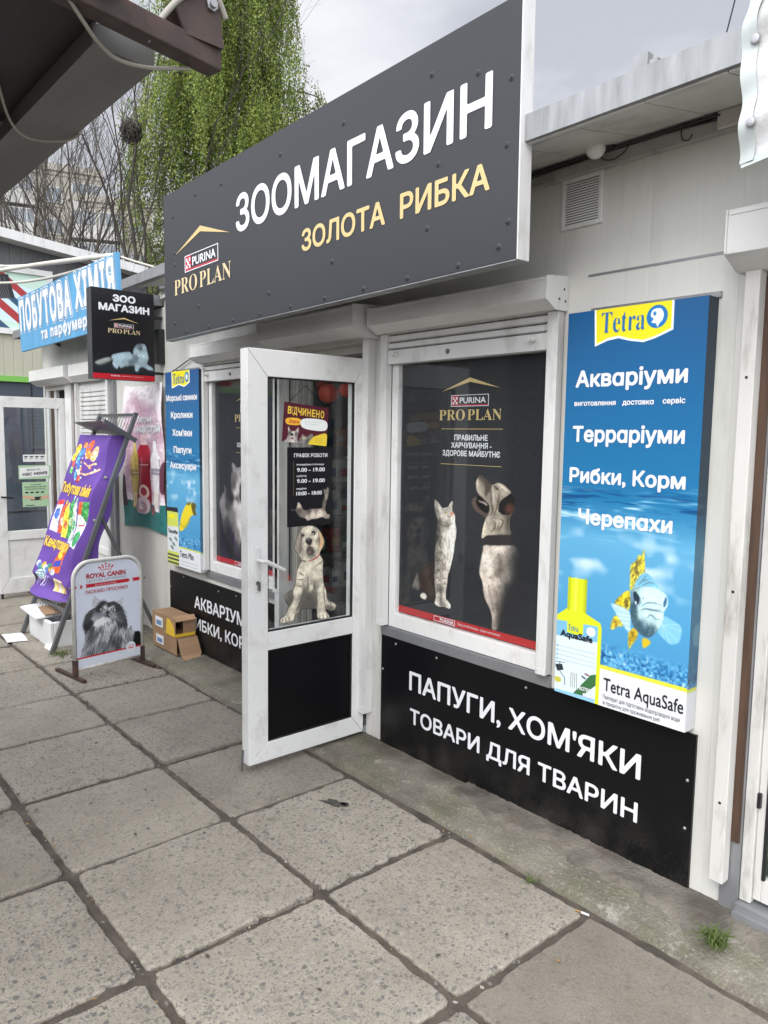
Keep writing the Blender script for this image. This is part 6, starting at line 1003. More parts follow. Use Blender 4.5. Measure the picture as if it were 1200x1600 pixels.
for z in zs: m = MB(); m.box(-4.77, -4.41, .33, 1.67, z, z+.02); m.build('shelf', mat('shelf_board', (.25, .25, .26, 1), .5), sh)
PAL = [('white', (.62, .62, .60, 1)), ('red', (.42, .04, .04, 1)), ('blue', (.06, .15, .34, 1)), ('orange', (.52, .20, .06, 1)), ('green', (.08, .24, .11, 1)), ('pale', (.42, .46, .47, 1))]; PM = [mat(n+'_packaging', cc, .4, var=.3, vscale=25) for n, cc in PAL]; rr = random.Random(9)
for zi, z in enumerate(zs):
    y = .36
    while y < 1.40:
        wd = rr.uniform(.06, .13); hh = rr.uniform(.10, .21); k = rr.choice([0, 0, 0, 1, 2, 3, 4, 5, 5]); m = MB(); x1 = -4.42-rr.uniform(0, .05); m.box(x1-.1, x1, y, y+wd, z+.0205, z+.02+hh); m.box(x1, x1+.0015, y+wd*.15, y+wd*.85, z+.02+hh*.25, z+.02+hh*.6, 1)
        tag(m.build('goods_box', [PM[k], PM[(k+2) % 6]]), '%s pack on the %s shelf inside the shop' % (PAL[k][0], ['lowest', 'second lowest', 'third lowest', 'fourth lowest', 'fifth lowest', 'topmost'][zi]), 'package', 'packs on the shelves inside'); y += wd+rr.uniform(.004, .03)
# vent, lamp, junction box on the wall
t = thing('vent_grille', 'square white louvred vent grille high on the wall near the bulb', 'vent', (-1.81, 0, 2.46)); m = MB(); x0, x1, z0, z1 = -1.907, -1.72, 2.462, 2.655; m.box(x0, x0+.018, -.014, -.0005, z0, z1).box(x1-.018, x1, -.014, -.0005, z0, z1).box(x0+.018, x1-.018, -.014, -.0005, z0, z0+.018).box(x0+.018, x1-.018, -.014, -.0005, z1-.018, z1); m.build('frame', PVC, t, bevel=.003)
m = MB(); m.box(x0+.0181, x1-.0181, -.003, -.0006, z0+.0181, z1-.0181, 1)
for k in range(16): z = z0+.021+k*.0095; m.prism([(x0+.0182, -.0125, z), (x0+.0182, -.0125, z+.0062), (x0+.0182, -.0035, z+.0092), (x0+.0182, -.0035, z+.003)], (x1-x0-.0364, 0, 0))
m.build('louvres', [PVC, DARK], t)
t = thing('light_bulb', 'unlit frosted round bulb in a black holder under the eaves', 'lamp', (-1.69, -.10, 2.70)); m = MB(); m.ball((-1.695, -.105, 2.698), .036, 20); m.build('globe', mat('frosted_glass', (.72, .72, .70, 1), .25, spec=.6), t, smooth=True); m = MB(); m.lathe((-1.685, -.088, 2.706), (.75, 1, .4), [(0, .018), (.02, .019), (.035, .021), (.055, .016)], 12); m.build('holder', RUBBER, t)
m = MB(); m.box(-1.27, -1.10, -.05, -.0006, 2.66, 2.73); tag(m.build('junction_box', CREAM, bevel=.003), 'flat grey-white junction box under the eaves beside the hanging tarpaulin', 'box')
# ---------------------------------------------------------------- pavement board with the cat
P0, P1 = V(-5.031, -.920, 0), V(-5.107, -.431, 0); tU = (P1-P0).normalized(); LW = (P1-P0).length; nA = V(tU.y, -tU.x, 0)   # nA looks towards the camera side
if nA.x < 0: nA = -nA
A = thing('pavement_board', 'white framed pavement board with a long haired grey cat, standing on steel feet', 'sign', tuple((P0+P1)/2)); R_ = .115; zt, zb = .782, .058
pts = [P0+V(0, 0, zb), P0+V(0, 0, zt-R_)]+[P0+tU*(R_-R_*math.cos(q))+V(0, 0, zt-R_+R_*math.sin(q)) for q in [math.pi/2*k/7 for k in range(1, 8)]]
pts += [P1-tU*(R_-R_*math.cos(q))+V(0, 0, zt-R_+R_*math.sin(q)) for q in [math.pi/2*k/7 for k in range(7, 0, -1)]]+[P1+V(0, 0, zt-R_), P1+V(0, 0, zb)]
m = MB(); m.tube(pts, .0135, 10).tube([P0+V(0, 0, zb+.006), P1+V(0, 0, zb+.006)], .012, 10); m.build('frame', OLDWHITE, A, smooth=True)
ox = .03; Of, Uf, Df = P0-tU*.045+V(0, 0, .775), tU*(LW+.09), V(0, 0, -.715)
c = pic_maine(); uu = (np.arange(c.W)+.5)/c.W*(LW+.09)-.045; zz = .775-(np.arange(c.H)+.5)/c.H*.715; UU, ZZ = np.meshgrid(uu, zz); ri = .125; xa = np.minimum(UU-.008, LW-.008-UU); za = zt-.012-ZZ
kp = (xa > 0) & (za > 0) & (ZZ > zb+.012); cor = (xa < ri) & (za < ri) & ((ri-xa)**2+(ri-za)**2 > ri*ri); kp &= ~cor
pb = picture('print', c, Of+nA*.006, Uf, Df, A, PRINT, 1.22, crop=kp)
m = MB(); ip = [P0+tU*.006+V(0, 0, zb+.012), P1-tU*.006+V(0, 0, zb+.012), P1-tU*.006+V(0, 0, zt-.10), P1-tU*.1+V(0, 0, zt-.01), P0+tU*.1+V(0, 0, zt-.01), P0+tU*.006+V(0, 0, zt-.10)]; m.prism([p+nA*.001 for p in ip], nA*.003); m.build('panel', OLDWHITE, A)
l = Letters(Of+nA*.006, Uf, Df); l.word('ROYAL CANIN', .2274, .7174, .1515, .105, .045, 30, slope=.006); l.word('ЛАСКАВО ПРОСИМО!', .2062, .745, .294, .262, .02, 24, slope=.006); l.build('red_lettering', LETR, A)
l = Letters(Of+nA*.006, Uf, Df); l.word('ЗДОРОВЕ ХАРЧУВАННЯ', .2316, .7164, .190, .163, .0, 22); l.build('grey_lettering', LETGR, A); l = Letters(Of+nA*.006, Uf, Df); l.word('для котів та собак', .33, .60, .228, .212, 0, 14); l.build('white_lettering', LETPK, A)
for u, z in ((.03, .62), (.03, .16), (.97, .62), (.97, .22)): p = Of+Uf*u; m = MB(); m.lathe((p.x+nA.x*.006, p.y+nA.y*.006, z), nA, [(0, .009), (.003, .008), (.004, .003)], 8); m.build('clip', SCREW, A)
for P, s0, s1, nm in ((P0, -.26, .125, 'foot'), (P1, -.26, .16, 'foot')):
    a_, b_ = P+nA*s0+V(0, 0, .0125), P+nA*s1+V(0, 0, .0125); m = MB(); m.bar(a_, b_, .025, .022).bar(P+V(0, 0, .025), P+V(0, 0, .13), .031, .031); m.build(nm, RUST, A)
# ---------------------------------------------------------------- leaning rack with the purple banner
Rk = thing('display_rack', 'grey steel rack of wire mesh leaning towards the wall behind the cat board', 'rack', (-6.1, -.5, 0)); yl = lambda z: -.865+.377*z
for X in (-6.47, -5.72): m = MB(); m.bar((X, yl(0), .0), (X, yl(1.79), 1.79), .04, .028, 0, (0, 1, .4)); m.build('leg', STEEL, Rk)
for z in (1.775, .95, .30): m = MB(); m.bar((-6.45, yl(z), z), (-5.74, yl(z), z), .021, .025); m.build('cross_bar', STEEL, Rk)
m = MB()
for k in range(1, 12): X = -6.47+.75*k/12; m.tube([(X, yl(.22)+.012, .22), (X, yl(1.76)+.012, 1.76)], .0022, 4)
for k in range(13): z = .22+.128*k; m.tube([(-6.45, yl(z)+.016, z), (-5.74, yl(z)+.016, z)], .0022, 4)
m.build('wire_mesh', STEEL, Rk)
for X in (-6.44, -5.75): m = MB(); m.bar((X, yl(1.0)+.02, 1.0), (X, -.03, .02), .034, .022, 0, (0, 1, .4)); m.build('rear_leg', STEEL, Rk)
m = MB(); m.bar((-6.42, -.28, .52), (-5.77, -.28, .52), .018, .025); m.build('rear_bar', DARK, Rk)
m = MB(); m.hexa([(-6.36, -.45, 1.712), (-5.67, -.45, 1.722), (-5.74, -.24, 1.60), (-6.47, -.24, 1.635), (-6.36, -.45, 1.716), (-5.67, -.45, 1.726), (-5.74, -.24, 1.604), (-6.47, -.24, 1.639)]); m.bar((-5.665, -.46, 1.722), (-5.70, -.20, 1.575), .012, .035); m.build('shelf', STEEL, Rk)
def banner_pt(u, v):
    z = 1.615-1.24*v; yb = -.865+.377*z; xl = -6.57+.05*v; xr = -5.83+.10*v; f = np.clip(u/.80, 0, 1); g2 = np.clip((u-.80)/.20, 0, 1)
    x = xl+(xr-xl)*f+.03*g2; y = yb-.075-.03*np.sin(f*3.1)*np.sin(v*5+1)+.012*np.sin(v*19+u*5)*(.4+f)+.19*g2*(.6+.4*v)
    c2 = np.clip((v-.91)/.09, 0, 1); y = y+.05*np.sin(c2*2.6)-.06*c2*np.sin(u*6); z = z+.07*c2*u*np.where(u < .8, 1, 1)-.075*c2*(1-np.abs(u-.6)); x = x-.04*c2*(u < .25)
    return np.stack([x, y, z], -1)
Pb = thing('purple_banner', 'purple printed banner of household goods hanging down the leaning rack', 'banner', (-6.1, -.6, .4)); cpic = pic_purple(); e = Canvas(.62, 1.5, 380, (92, 62, 140)); kk = int(e.W*.80); e.a[:, :kk] = cpic.a[:e.H][:, (np.arange(kk)/kk*(cpic.W-1)).astype(int)] if cpic.H >= e.H else e.a[:, :kk]; e.a[int(e.H*.965):] = (98, 68, 146); picture('print', e, None, None, None, Pb, PRINT_TARP, 1.15, fn=banner_pt)
class BLet(Letters):
    def build2(s, name, m, parent, fn):
        P = np.concatenate(s.P); Q = fn(P[:, 0], P[:, 1])+np.array((.002, -.006, .001)); o0 = np.array(org(parent)); me = bpy.data.meshes.new(name); me.from_pydata((Q-o0).tolist(), [], s.F); me.materials.append(m); return link(name, me, parent)
l = BLet((0, 0, 0), (1, 0, 0), (0, 1, 0), 0)
l.word('Побутова хімія', .03, .76, .385, .318, .04, 22); l.word('Канцтов%sри' % 'а', .03, .60, .735, .672, .04, 22)
# (0..1, 0..1) runs down the cloth; lift it along the cloth's front
l.build2('yellow_lettering', LETY, Pb, banner_pt)
for v in (.26, .52, .78): p = banner_pt(np.array(.86), np.array(v)); m = MB(); m.lathe((p[0]+.01, p[1]-.004, p[2]), (.9, -.45, 0), [(0, .013), (.004, .012), (.005, .005)], 10); m.build('eyelet', SCREW, Pb)
# ---------------------------------------------------------------- boxes and litter
Fb = thing('foam_box', 'white foam box with a torn lid standing behind the leaning rack', 'box', (-6.1, -.68, 0)); m = MB(); x0, x1, y0, y1, h = -6.40, -5.86, -.83, -.50, .20
m.box(x0, x1, y0, y0+.03, .002, h).box(x0, x1, y1-.03, y1, .002, h).box(x0, x0+.03, y0+.0301, y1-.0301, .002, h).box(x1-.03, x1, y0+.0301, y1-.0301, .002, h).box(x0+.0301, x1-.0301, y0+.0301, y1-.0301, .002, .03); m.build('body', FOAM, Fb, bevel=.006)
m = MB(); m.hexa([(x0-.06, y0-.05, h+.012), (x1-.16, y0-.06, h+.002), (x1-.10, y0+.20, h+.03), (x0+.02, y0+.24, h+.045), (x0-.06, y0-.05, h+.03), (x1-.16, y0-.06, h+.02), (x1-.10, y0+.20, h+.048), (x0+.02, y0+.24, h+.063)]); m.build('lid', FOAM, Fb, bevel=.004)
m = MB(); m.hexa([(x0+.18, y0+.02, h+.055), (x1-.12, y0+.0, h+.04), (x1-.04, y0+.24, h+.06), (x0+.24, y0+.26, h+.072), (x0+.18, y0+.02, h+.059), (x1-.12, y0+.0, h+.044), (x1-.04, y0+.24, h+.064), (x0+.24, y0+.26, h+.076)]); m.build('cardboard_sheet', CARD, Fb)
m = MB(); m.sheet(lambda u, v: (-5.93+.13*u+.01*math.sin(v*7), -.86+.05*v, .0+.055*v+.012*math.sin(u*9+v*5)), 6, 5); m.build('torn_wrap', FOAM, Fb)
m = MB(); m.sheet(lambda u, v: (-6.50+.26*u+.05*v, -1.02+.14*v-.02*u, .008+.006*math.sin(u*4)+.004*v), 8, 5); tag(m.build('paper_sheet', FOAM), 'white scrap of paper lying on the paving beside the rack foot', 'paper')
def carton(name, label, x0, x1, y0, y1, z0, z1, flaps):
    t = thing(name, label, 'carton', ((x0+x1)/2, (y0+y1)/2, z0), 'brown cartons stacked under the far black board'); m = MB(); th = .004
    m.box(x0, x1, y0, y0+th, z0, z1).box(x0, x1, y1-th, y1, z0, z1).box(x0, x0+th, y0+th, y1-th, z0, z1).box(x0+th, x1, y0+th, y1-th, z0, z0+th).box(x0+th, x1-.10 if flaps == 'top' else x1, y0+th, y1-th, z1-th, z1); m.build('body', CARD, t)
    m = MB(); m.box(x0+.06, x0+.19, y0-.0016, y0-.0003, z0+.03, z1-.03); lb = m.build('paper_label', FOAM, t); m = MB()
    for k in range(9): m.box(x0+.08+k*.010, x0+.084+k*.010+.002*(k % 3), y0-.0026, y0-.0018, z0+.042, z1-.055)
    m.build('barcode', LETB, lb); return t
C1 = carton('cardboard_carton', 'lower brown carton with its end flap hanging open by the black board', -5.47, -5.06, -.19, -.03, .022, .150, 'end'); m = MB()
m.hexa([(-5.055, -.185, .145), (-4.985, -.19, .03), (-4.985, -.03, .03), (-5.055, -.03, .145), (-5.051, -.185, .147), (-4.981, -.19, .032), (-4.981, -.03, .032), (-5.051, -.03, .147)]); m.hexa([(-4.984, -.188, .031), (-4.955, -.185, .008), (-4.955, -.05, .008), (-4.984, -.04, .031), (-4.980, -.188, .034), (-4.951, -.185, .011), (-4.951, -.05, .011), (-4.980, -.04, .034)]); m.build('end_flap', CARD, C1)
C2 = carton('cardboard_carton', 'upper brown carton with a yellow tray in its torn end, stacked on the lower one', -5.48, -5.08, -.19, -.03, .152, .285, 'top'); m = MB(); m.hexa([(-5.17, -.187, .287), (-5.06, -.19, .27), (-5.05, -.04, .275), (-5.10, -.03, .30), (-5.17, -.187, .291), (-5.06, -.19, .274), (-5.05, -.04, .279), (-5.10, -.03, .304)]); m.box(-5.076, -5.072, -.13, -.03, .165, .27); m.build('end_flap', CARD, C2)
YEL = mat('yellow_card', (.72, .47, .04, 1), .5, var=.08); m = MB(); m.prism([(-5.23, -.196, .155), (-5.075, -.196, .155), (-5.09, -.196, .215), (-5.16, -.196, .27), (-5.21, -.196, .275)], (0, .004, 0)); m.box(-5.07, -5.066, -.192, -.04, .155, .178); tag(m.build('yellow_tray', YEL), 'torn yellow card tray sticking out of the upper carton', 'tray', None)
# ---------------------------------------------------------------- chemist's kiosk to the left
Q = thing('kiosk', 'white kiosk of the household goods shop left of the pet shop, shutter half down', 'building', (-8, 0, 0)); m = MB(); H2 = 2.60
for (a, b, z0, z1) in ((-6.70, -5.6005, 0, H2), (-7.52, -6.70, 0, .50), (-7.52, -6.70, 2.08, H2), (-7.90, -7.52, 0, H2), (-8.62, -7.90, 2.06, H2)): m.box(a, b, 0.001, .06, z0, z1)
m.box(-8.68, -8.62, .001, 2.6, 0, H2).box(-8.62, -5.6005, 2.54, 2.6, 0, H2); m.build('wall', WALLRIB, Q)
m = MB(); m.prism([(-8.75, -.27, 2.602), (-8.75, 2.7, 2.70), (-8.75, 2.7, 2.75), (-8.75, -.27, 2.68)], (3.12, 0, 0)); m.build('roof', ZINC, Q)
wq = MB(); wq.box(-7.52, -7.46, -.012, .05, .50, 2.08).box(-6.76, -6.70, -.012, .05, .50, 2.08).box(-7.46, -6.76, -.012, .05, .50, .57).box(-7.46, -6.76, -.012, .05, 2.03, 2.08); wq = wq.build('window', PVC, Q, bevel=.003)
m = MB()
for k in range(13): z = 1.50+k*.042; m.prism([(-7.46, -.012, z), (-7.46, -.028, z+.006), (-7.46, -.028, z+.034), (-7.46, -.012, z+.040)], (.70, 0, 0))
m.box(-7.46, -6.76, -.03, -.012, 1.44, 1.498); m.build('shutter_slats', WHITE, wq)
m = MB(); m.box(-7.46, -6.76, -.006, .02, .57, 1.60); m.build('pane_cover', mat('white_film', (.66, .66, .655, 1), .4, var=.04), wq); m = MB(); r7 = random.Random(3)
for q in range(7): x = -7.2+.06*q+r7.uniform(-.02, .02); z = r7.uniform(.85, 1.2); m.tube([(x, -.008, z), (x+.03, -.008, z+.05), (x+.05, -.008, z-.02), (x+.03, -.008, z+.02)], .003, 4)
m.build('scribble', LETR, wq)
for (a, b) in ((-7.545, -7.50), (-6.735, -6.68)): m = MB(); m.box(a, b, -.05, -.0125, .52, 2.10); m.build('guide_rail', WHITE, wq)
m = MB(); m.box(-6.66, -6.60, -.03, 0, .48, 2.12); m.build('corner_trim', ZINCD, Q); m = MB(); m.box(-7.70, -7.555, -.006, .0005, .10, 2.10); m.build('wood_post', WOOD, Q); m = MB(); m.box(-7.885, -7.705, -.03, .0005, .05, 2.14); m.build('door_post', PVC, Q)
for (a, b, f) in ((-8.62, -7.50, -.16), (-7.46, -6.62, -.13)):
    P = [(a, 0, 2.285), (a, f, 2.262), (a, f, 2.155), (a, f*.5, 2.105), (a, 0, 2.105)]; m = MB(); m.prism(P, (b-a, 0, 0)); m.prism([(b, y*1.02-.002, z) for _, y, z in P], (.006, 0, 0)); m.build('shutter_box', BOXM, Q, bevel=.002)
m = MB(); m.box(-8.58, -8.50, .0, .06, .05, 2.06).box(-8.50, -8.42, .02, .06, .05, 2.06, 1).box(-7.98, -7.905, .0, .06, .05, 2.06, 1).box(-8.42, -8.34, .03, .06, .05, 2.06); m.build('door_lining', [PVC, WOOD], Q)
m = MB(); m.box(-8.6, -6.5, 2.2, 2.22, .05, 2.5).box(-7.8, -7.78, .06, 2.2, .05, 2.5); m.build('interior', INT, Q)
dq = MB(); mitred(dq, -.68, -.01, .05, 1.965, -.595, -.085, .20, 1.86, -7.96, -7.90); dq.box(-7.96, -7.90, -.5945, -.0855, .575, .66); Dq = dq.build('door', PVC, Q, bevel=.003); m = MB(); m.box(-7.935, -7.925, -.594, -.086, .66, 1.86); m.build('glass', GLASSD, Dq); m = MB(); m.box(-7.94, -7.918, -.594, -.086, .20, .575); m.build('lower_panel', PVC, Dq); m = MB(); m.tube([(-7.89, -.64, 1.0), (-7.85, -.64, 1.0), (-7.85, -.55, .99)], .01, 8); m.build('handle', DARK, Dq)
for z in (1.72, 1.45, .8): m = MB(); m.box(-7.899, -7.885, -.012, .0, z, z+.07); m.build('hinge', DARK, Dq)
m = MB(); m.bar((-7.92, -.66, .05), (-7.92, -.66, .0), .02, .02); m.build('door_foot', DARK, Dq)
GRN = mat('pale_green_card', (.36, .52, .33, 1), .5); WC = mat('white_card', (.70, .71, .70, 1), .5)
def sticker(label, y0, y1, z0, z1, mm, words, tilt=0, strips=()):
    O, U, Dn = V(-7.922, y0, z1+tilt/2), V(0, y1-y0, -tilt), V(0, 0, z0-z1); m = MB(); m.prism([O, O+U, O+U+Dn, O+Dn], (-.001, 0, 0)); t = tag(m.build('door_sticker', mm), label, 'sticker', 'stickers on the far glass door'); ORG[t.name] = V(0, 0, 0); l = Letters(O, U, Dn, .001)
    for (tx, a, b, vb, vt, bo) in words: l.word(tx, a, b, vb, vt, bo, 18)
    for s_ in strips: l.rect(*s_)
    l.build('printing', LETK, t); return t
sticker('small white strip of printed card, topmost sticker on the far glass door', -.43, -.21, 1.335, 1.405, WC, [], 0, [(.05+.23*k, .2, .2+.23*k, .38) for k in range(4)]+[(.05+.23*k, .55, .16+.23*k, .62) for k in range(4)])
m = MB(); m.box(-7.9235, -7.9231, -.475, -.175, 1.165, 1.30); tag(m.build('door_sticker', GRN), 'pale green card edge showing round the tilted white notice on the far glass door', 'sticker', 'stickers on the far glass door')
sticker('tilted white notice about being closed, on pale green card on the far glass door', -.465, -.19, 1.185, 1.285, WC, [('Вибачте,', .25, .7, .36, .16, 0), ('нас нема', .1, .93, .82, .45, .02)], -.02)
g3 = sticker('green square card payment notice with two hands, lowest sticker on the far glass door', -.445, -.20, .89, 1.135, GRN, [('Тут можна', .3, .7, .13, .075, .01), ('розрахуватись карткою', .08, .92, .22, .165, .01), ('будь-якого банку', .12, .88, .31, .255, .01)], 0, [(.1+.2*k, .39, .22+.2*k, .45) for k in range(4)]+[(.3, .68, .7, .74), (.45, .6, .82, .68), (.1, .93, .45, .96)])
l = Letters((-7.9215, -.445, 1.135), (0, .245, 0), (0, 0, -.245), .0016); l.poly([(.0, .52), (.3, .56), (.48, .66), (.42, .72), (.2, .68), (0, .62)]); l.poly([(1, .55), (.75, .58), (.62, .70), (.8, .70), (1, .68)]); l.build('hands', mat('skin_print', (.58, .36, .24, 1), .5), g3)
# the blue fascia banner
BLU = mat('faded_blue_board', (.085, .29, .50, 1), .45, var=.14, vscale=2, dirt=S(120, 150, 170), dscale=5, damt=.4, stretch=(3, 1, .6)); Bb = thing('shop_banner', 'faded blue board with white outlined lettering over the household goods kiosk', 'sign', (-7.0, -.30, 2.43)); O, U, Dn = V(-8.37, -.31, 2.972), V(2.63, 0, .012), V(.07, 0, -.54); m = MB(); m.prism([O, O+U, O+U+Dn, O+Dn], (0, .025, 0)); m.build('panel', BLU, Bb)
m = MB(); m.bar(O+V(.3, .04, -.32), (-8.07, -.0, 2.5), .03, .03); m.build('bracket', STEEL, Bb); m = MB(); m.bar(O+U+V(-.3, .04, -.32), (-6.04, .0, 2.5), .03, .03); m.build('bracket', STEEL, Bb)
def outlined(lw, lb, txt, a, b, vb, vt, bo): lw.word(txt, a, b, vb, vt, bo, 24); 
lo = Letters(O, U, Dn, .002); li = Letters(O, U, Dn, .0035); lc = Letters(O, U, Dn, .005)
for (tx, a, b, vb, vt) in (('ПОБУТОВА', .02, .60, .66, .055), ('ХІМІЯ', .64, .975, .60, .03)):
    k = .008*(b-a)/.58; lo.word(tx, a-k, b+k, vb+.025, vt-.0, .095, 26, track=.10); li.word(tx, a-k*.5, b+k*.5, vb+.01, vt+.02, .072, 26, track=.10); lc.word(tx, a, b, vb-.01, vt+.045, .042, 26, track=.10)
lo.word('та парфумерія', .26, .80, .905, .70, .085, 24, track=.08); li.word('та парфумерія', .262, .798, .900, .705, .06, 24, track=.08); lc.word('та парфумерія', .266, .794, .892, .713, .03, 24, track=.08)
lo.build('white_outline', LETW, Bb); li.build('blue_inline', BLU, Bb); lc.build('white_lettering', LETW, Bb)
# the cosmetics banner on the ribbed wall
def cosm_pt(u, v):
    x = -6.375+.80*u+.06*v*(1-u)*-1+.05*(1-v)*u*0; z = 2.03-.02*np.sin(u*3.1)-(1.20-.05*np.sin(u*3))*v; y = -.02-.016*np.sin(u*13+v*7)*np.sin(v*6)-.05*np.exp(-((u-.5-.6*v)/.10)**2)*np.exp(-(v/.25)**2)-.02*(1-v)*u
    return np.stack([x, y, z], -1)
Cb = thing('cosmetics_banner', 'creased white and pink banner of three toiletry tubes and roses on the ribbed wall', 'banner', (-6, -.03, .85)); picture('print', pic_cosmetic(), None, None, None, Cb, PRINT_TARP, 1.15, fn=cosm_pt)
l = BLet((0, 0, 0), (1, 0, 0), (0, 1, 0), 0); l.word('Обери', .33, .72, .255, .205, .03, 20); l.word('свій', .24, .40, .325, .29, .02, 20); l.word('настрій', .42, .97, .325, .265, .04, 20); l.build2('white_lettering', LETW, Cb, cosm_pt)
# ---------------------------------------------------------------- dark building closing the lane
GRYC = siding('grey_ribbed_cladding', (.090, .092, .095, 1), .16, .9); BEI = siding('beige_ribbed_cladding', (.40, .385, .30, 1), .13, .8)
Fz = thing('gable_shop', 'grey ribbed building with sloping white roof edge and bright mural, ending the lane', 'building', (-12.5, -1, 0)); m = MB(); X0, X1 = -14.5, -12.0
m.prism([(X1, -5, 3.02), (X1, 2.6, 3.02), (X1, 2.6, 4.1), (X1, -5, 5.0)], (-.1, 0, 0)); m.build('upper_wall', GRYC, Fz); m = MB(); m.box(X0, X1-.001, -5, 2.6, 2.42, 3.02); m.build('lower_wall', BEI, Fz)
m = MB(); m.prism([(X1+.28, -5.1, 4.92), (X1+.28, 2.75, 4.06), (X1+.28, 2.75, 4.19), (X1+.28, -5.1, 5.05)], (-2.9, 0, 0)); m.build('roof', WHITE, Fz)
m = MB(); m.box(X1-.05, X1+.05, -5, 2.6, 2.34, 2.42); m.build('green_stripe', mat('green_stripe_paint', (.16, .42, .07, 1), .5), Fz); m = MB(); m.box(X0, X1-.01, -5, 2.6, 0, 2.34)
m.build('shopfront', mat('dark_blue_grey_sheet', (.060, .072, .092, 1), .35, var=.15, vscale=2), Fz)
m = MB()
for k in range(12): y = -4.6+.6*k; m.box(X1-.012, X1-.004, y, y+.02, .45, 2.3)
m.box(X1-.012, X1-.003, -5, 2.6, .42, .445); m.build('panel_joints', DARK, Fz)
w1 = MB(); w1.box(X1, X1+.05, -1.0, 1.14, 3.02, 3.10).box(X1, X1+.05, -1.0, 1.14, 3.90, 3.98).box(X1, X1+.05, 1.06, 1.14, 3.10, 3.90).box(X1, X1+.05, -1.0, -.92, 3.10, 3.90); w1 = w1.build('mural_frame', PVC, Fz); picture('mural', pic_mural(), (X1+.012, -.10, 3.90), (0, 1.16, 0), (0, 0, -.80), w1, PRINT, 1.2); c2 = pic_mural(); picture('mural', c2, (X1+.012, -.92, 3.90), (0, .815, 0), (0, 0, -.80), w1, PRINT, 1.2)
# ---------------------------------------------------------------- canopy of the kiosk across the lane
Cn = thing('canopy_kiosk', 'dark brown canopy of the kiosk across the lane, reaching in overhead at the upper left', 'building', (-5, -3.4, 0)); UND = mat('dark_canopy_sheet', (.018, .017, .017, 1), .6, var=.4, vscale=2, stretch=(.6, 3, 1)); GREYB = mat('dusty_grey_sheet', (.15, .15, .145, 1), .55, var=.25, vscale=3, stretch=(.5, 4, 1), dirt=S(60, 56, 50), dscale=6, damt=.5)
m = MB(); m.box(-3.93, -1.62, -4.25, -1.875, 2.565, 2.585); m.build('roof_sheet', UND, Cn); m = MB(); m.hexa([(-3.95, -1.76, 2.50), (-1.79, -1.745, 2.50), (-1.80, -1.885, 2.515), (-3.95, -1.90, 2.515), (-3.95, -1.76, 2.562), (-1.79, -1.745, 2.562), (-1.80, -1.885, 2.562), (-3.95, -1.90, 2.562)]); m.build('edge_beam', GREYB, Cn)
m = MB()
for y in (-2.06, -2.5, -3.1, -3.7): m.box(-3.92, -1.70, y-.025, y+.025, 2.525, 2.564)
for x in (-2.4, -3.1, -3.7): m.box(x-.03, x+.03, -4.2, -1.93, 2.50, 2.5245)
m.build('purlins', UND, Cn); m = MB(); m.bar((-1.735, -1.615, 2.535), (-1.30, -4.15, 2.60), .052, .052); m.build('end_beam', RUST, Cn, bevel=.004)
m = MB(); m.prism([(-1.705, -1.612, 2.555), (-1.700, -1.71, 2.555), (-1.695, -1.735, 2.60), (-1.70, -1.69, 2.665), (-1.705, -1.625, 2.665)], (.008, 0, 0)); m.prism([(-1.762, -1.612, 2.555), (-1.757, -1.71, 2.555), (-1.752, -1.735, 2.60), (-1.757, -1.69, 2.665), (-1.762, -1.625, 2.665)], (.008, 0, 0)); m.build('hinge_plate', RUST, Cn); m = MB(); m.bar((-1.728, -1.645, 2.66), (-1.66, -1.98, 2.83), .045, .10); m.build('stay_arm', RUST, Cn, bevel=.004)
m = MB(); m.lathe((-1.775, -1.645, 2.64), (1, 0, 0), [(0, .009), (.095, .009)], 10).lathe((-1.696, -1.645, 2.64), (1, 0, 0), [(0, .015), (.008, .015), (.0085, .009), (.014, .009)], 6); m.build('bolt', SCREW, Cn)
CBL = mat('pale_rope', (.36, .34, .30, 1), .8); m = MB(); m.tube(spl([(-1.70, -1.80, 2.515), (-1.695, -1.765, 2.575), (-1.685, -1.72, 2.63), (-1.685, -1.665, 2.668), (-1.69, -1.63, 2.655), (-1.70, -1.605, 2.625)]), .007, 8); m.build('cord', CBL, Cn, smooth=True); m = MB(); m.tube(spl([(-1.60, -2.06, 2.56), (-1.70, -1.94, 2.505), (-1.76, -1.88, 2.497), (-1.785, -1.83, 2.492), (-1.77, -1.77, 2.49), (-1.745, -1.72, 2.495), (-1.74, -1.68, 2.505)]), .0045, 7); m.build('wire', CBL, Cn, smooth=True); m = MB(); m.tube(spl([(-2.2, -1.99, 2.56), (-2.35, -1.92, 2.505), (-2.42, -1.85, 2.492), (-2.36, -1.77, 2.488), (-2.3, -1.742, 2.50)]), .0038, 7); m.build('wire', CBL, Cn, smooth=True)
m = MB(); m.bar((-3.86, -1.60, 2.46), (-3.80, -2.2, 2.52), .06, .09).bar((-3.86, -1.62, 2.40), (-3.86, -1.62, 2.50), .05, .05); m.build('lower_bracket', RUST, Cn, bevel=.004); m = MB(); m.box(-9, -2.1, -4.32, -4.25, 0, 2.64); m.build('wall', siding('brown_kiosk_sheet', (.10, .085, .075, 1), .15, .6), Cn)
for k in range(3): x = -3.4-2.0*k; m = MB(); m.box(x-.9, x+.5, -4.25, -4.235, .85, 2.1); m.build('window', mat('kiosk_window_dark', (.02, .024, .03, 1), .08), Cn)
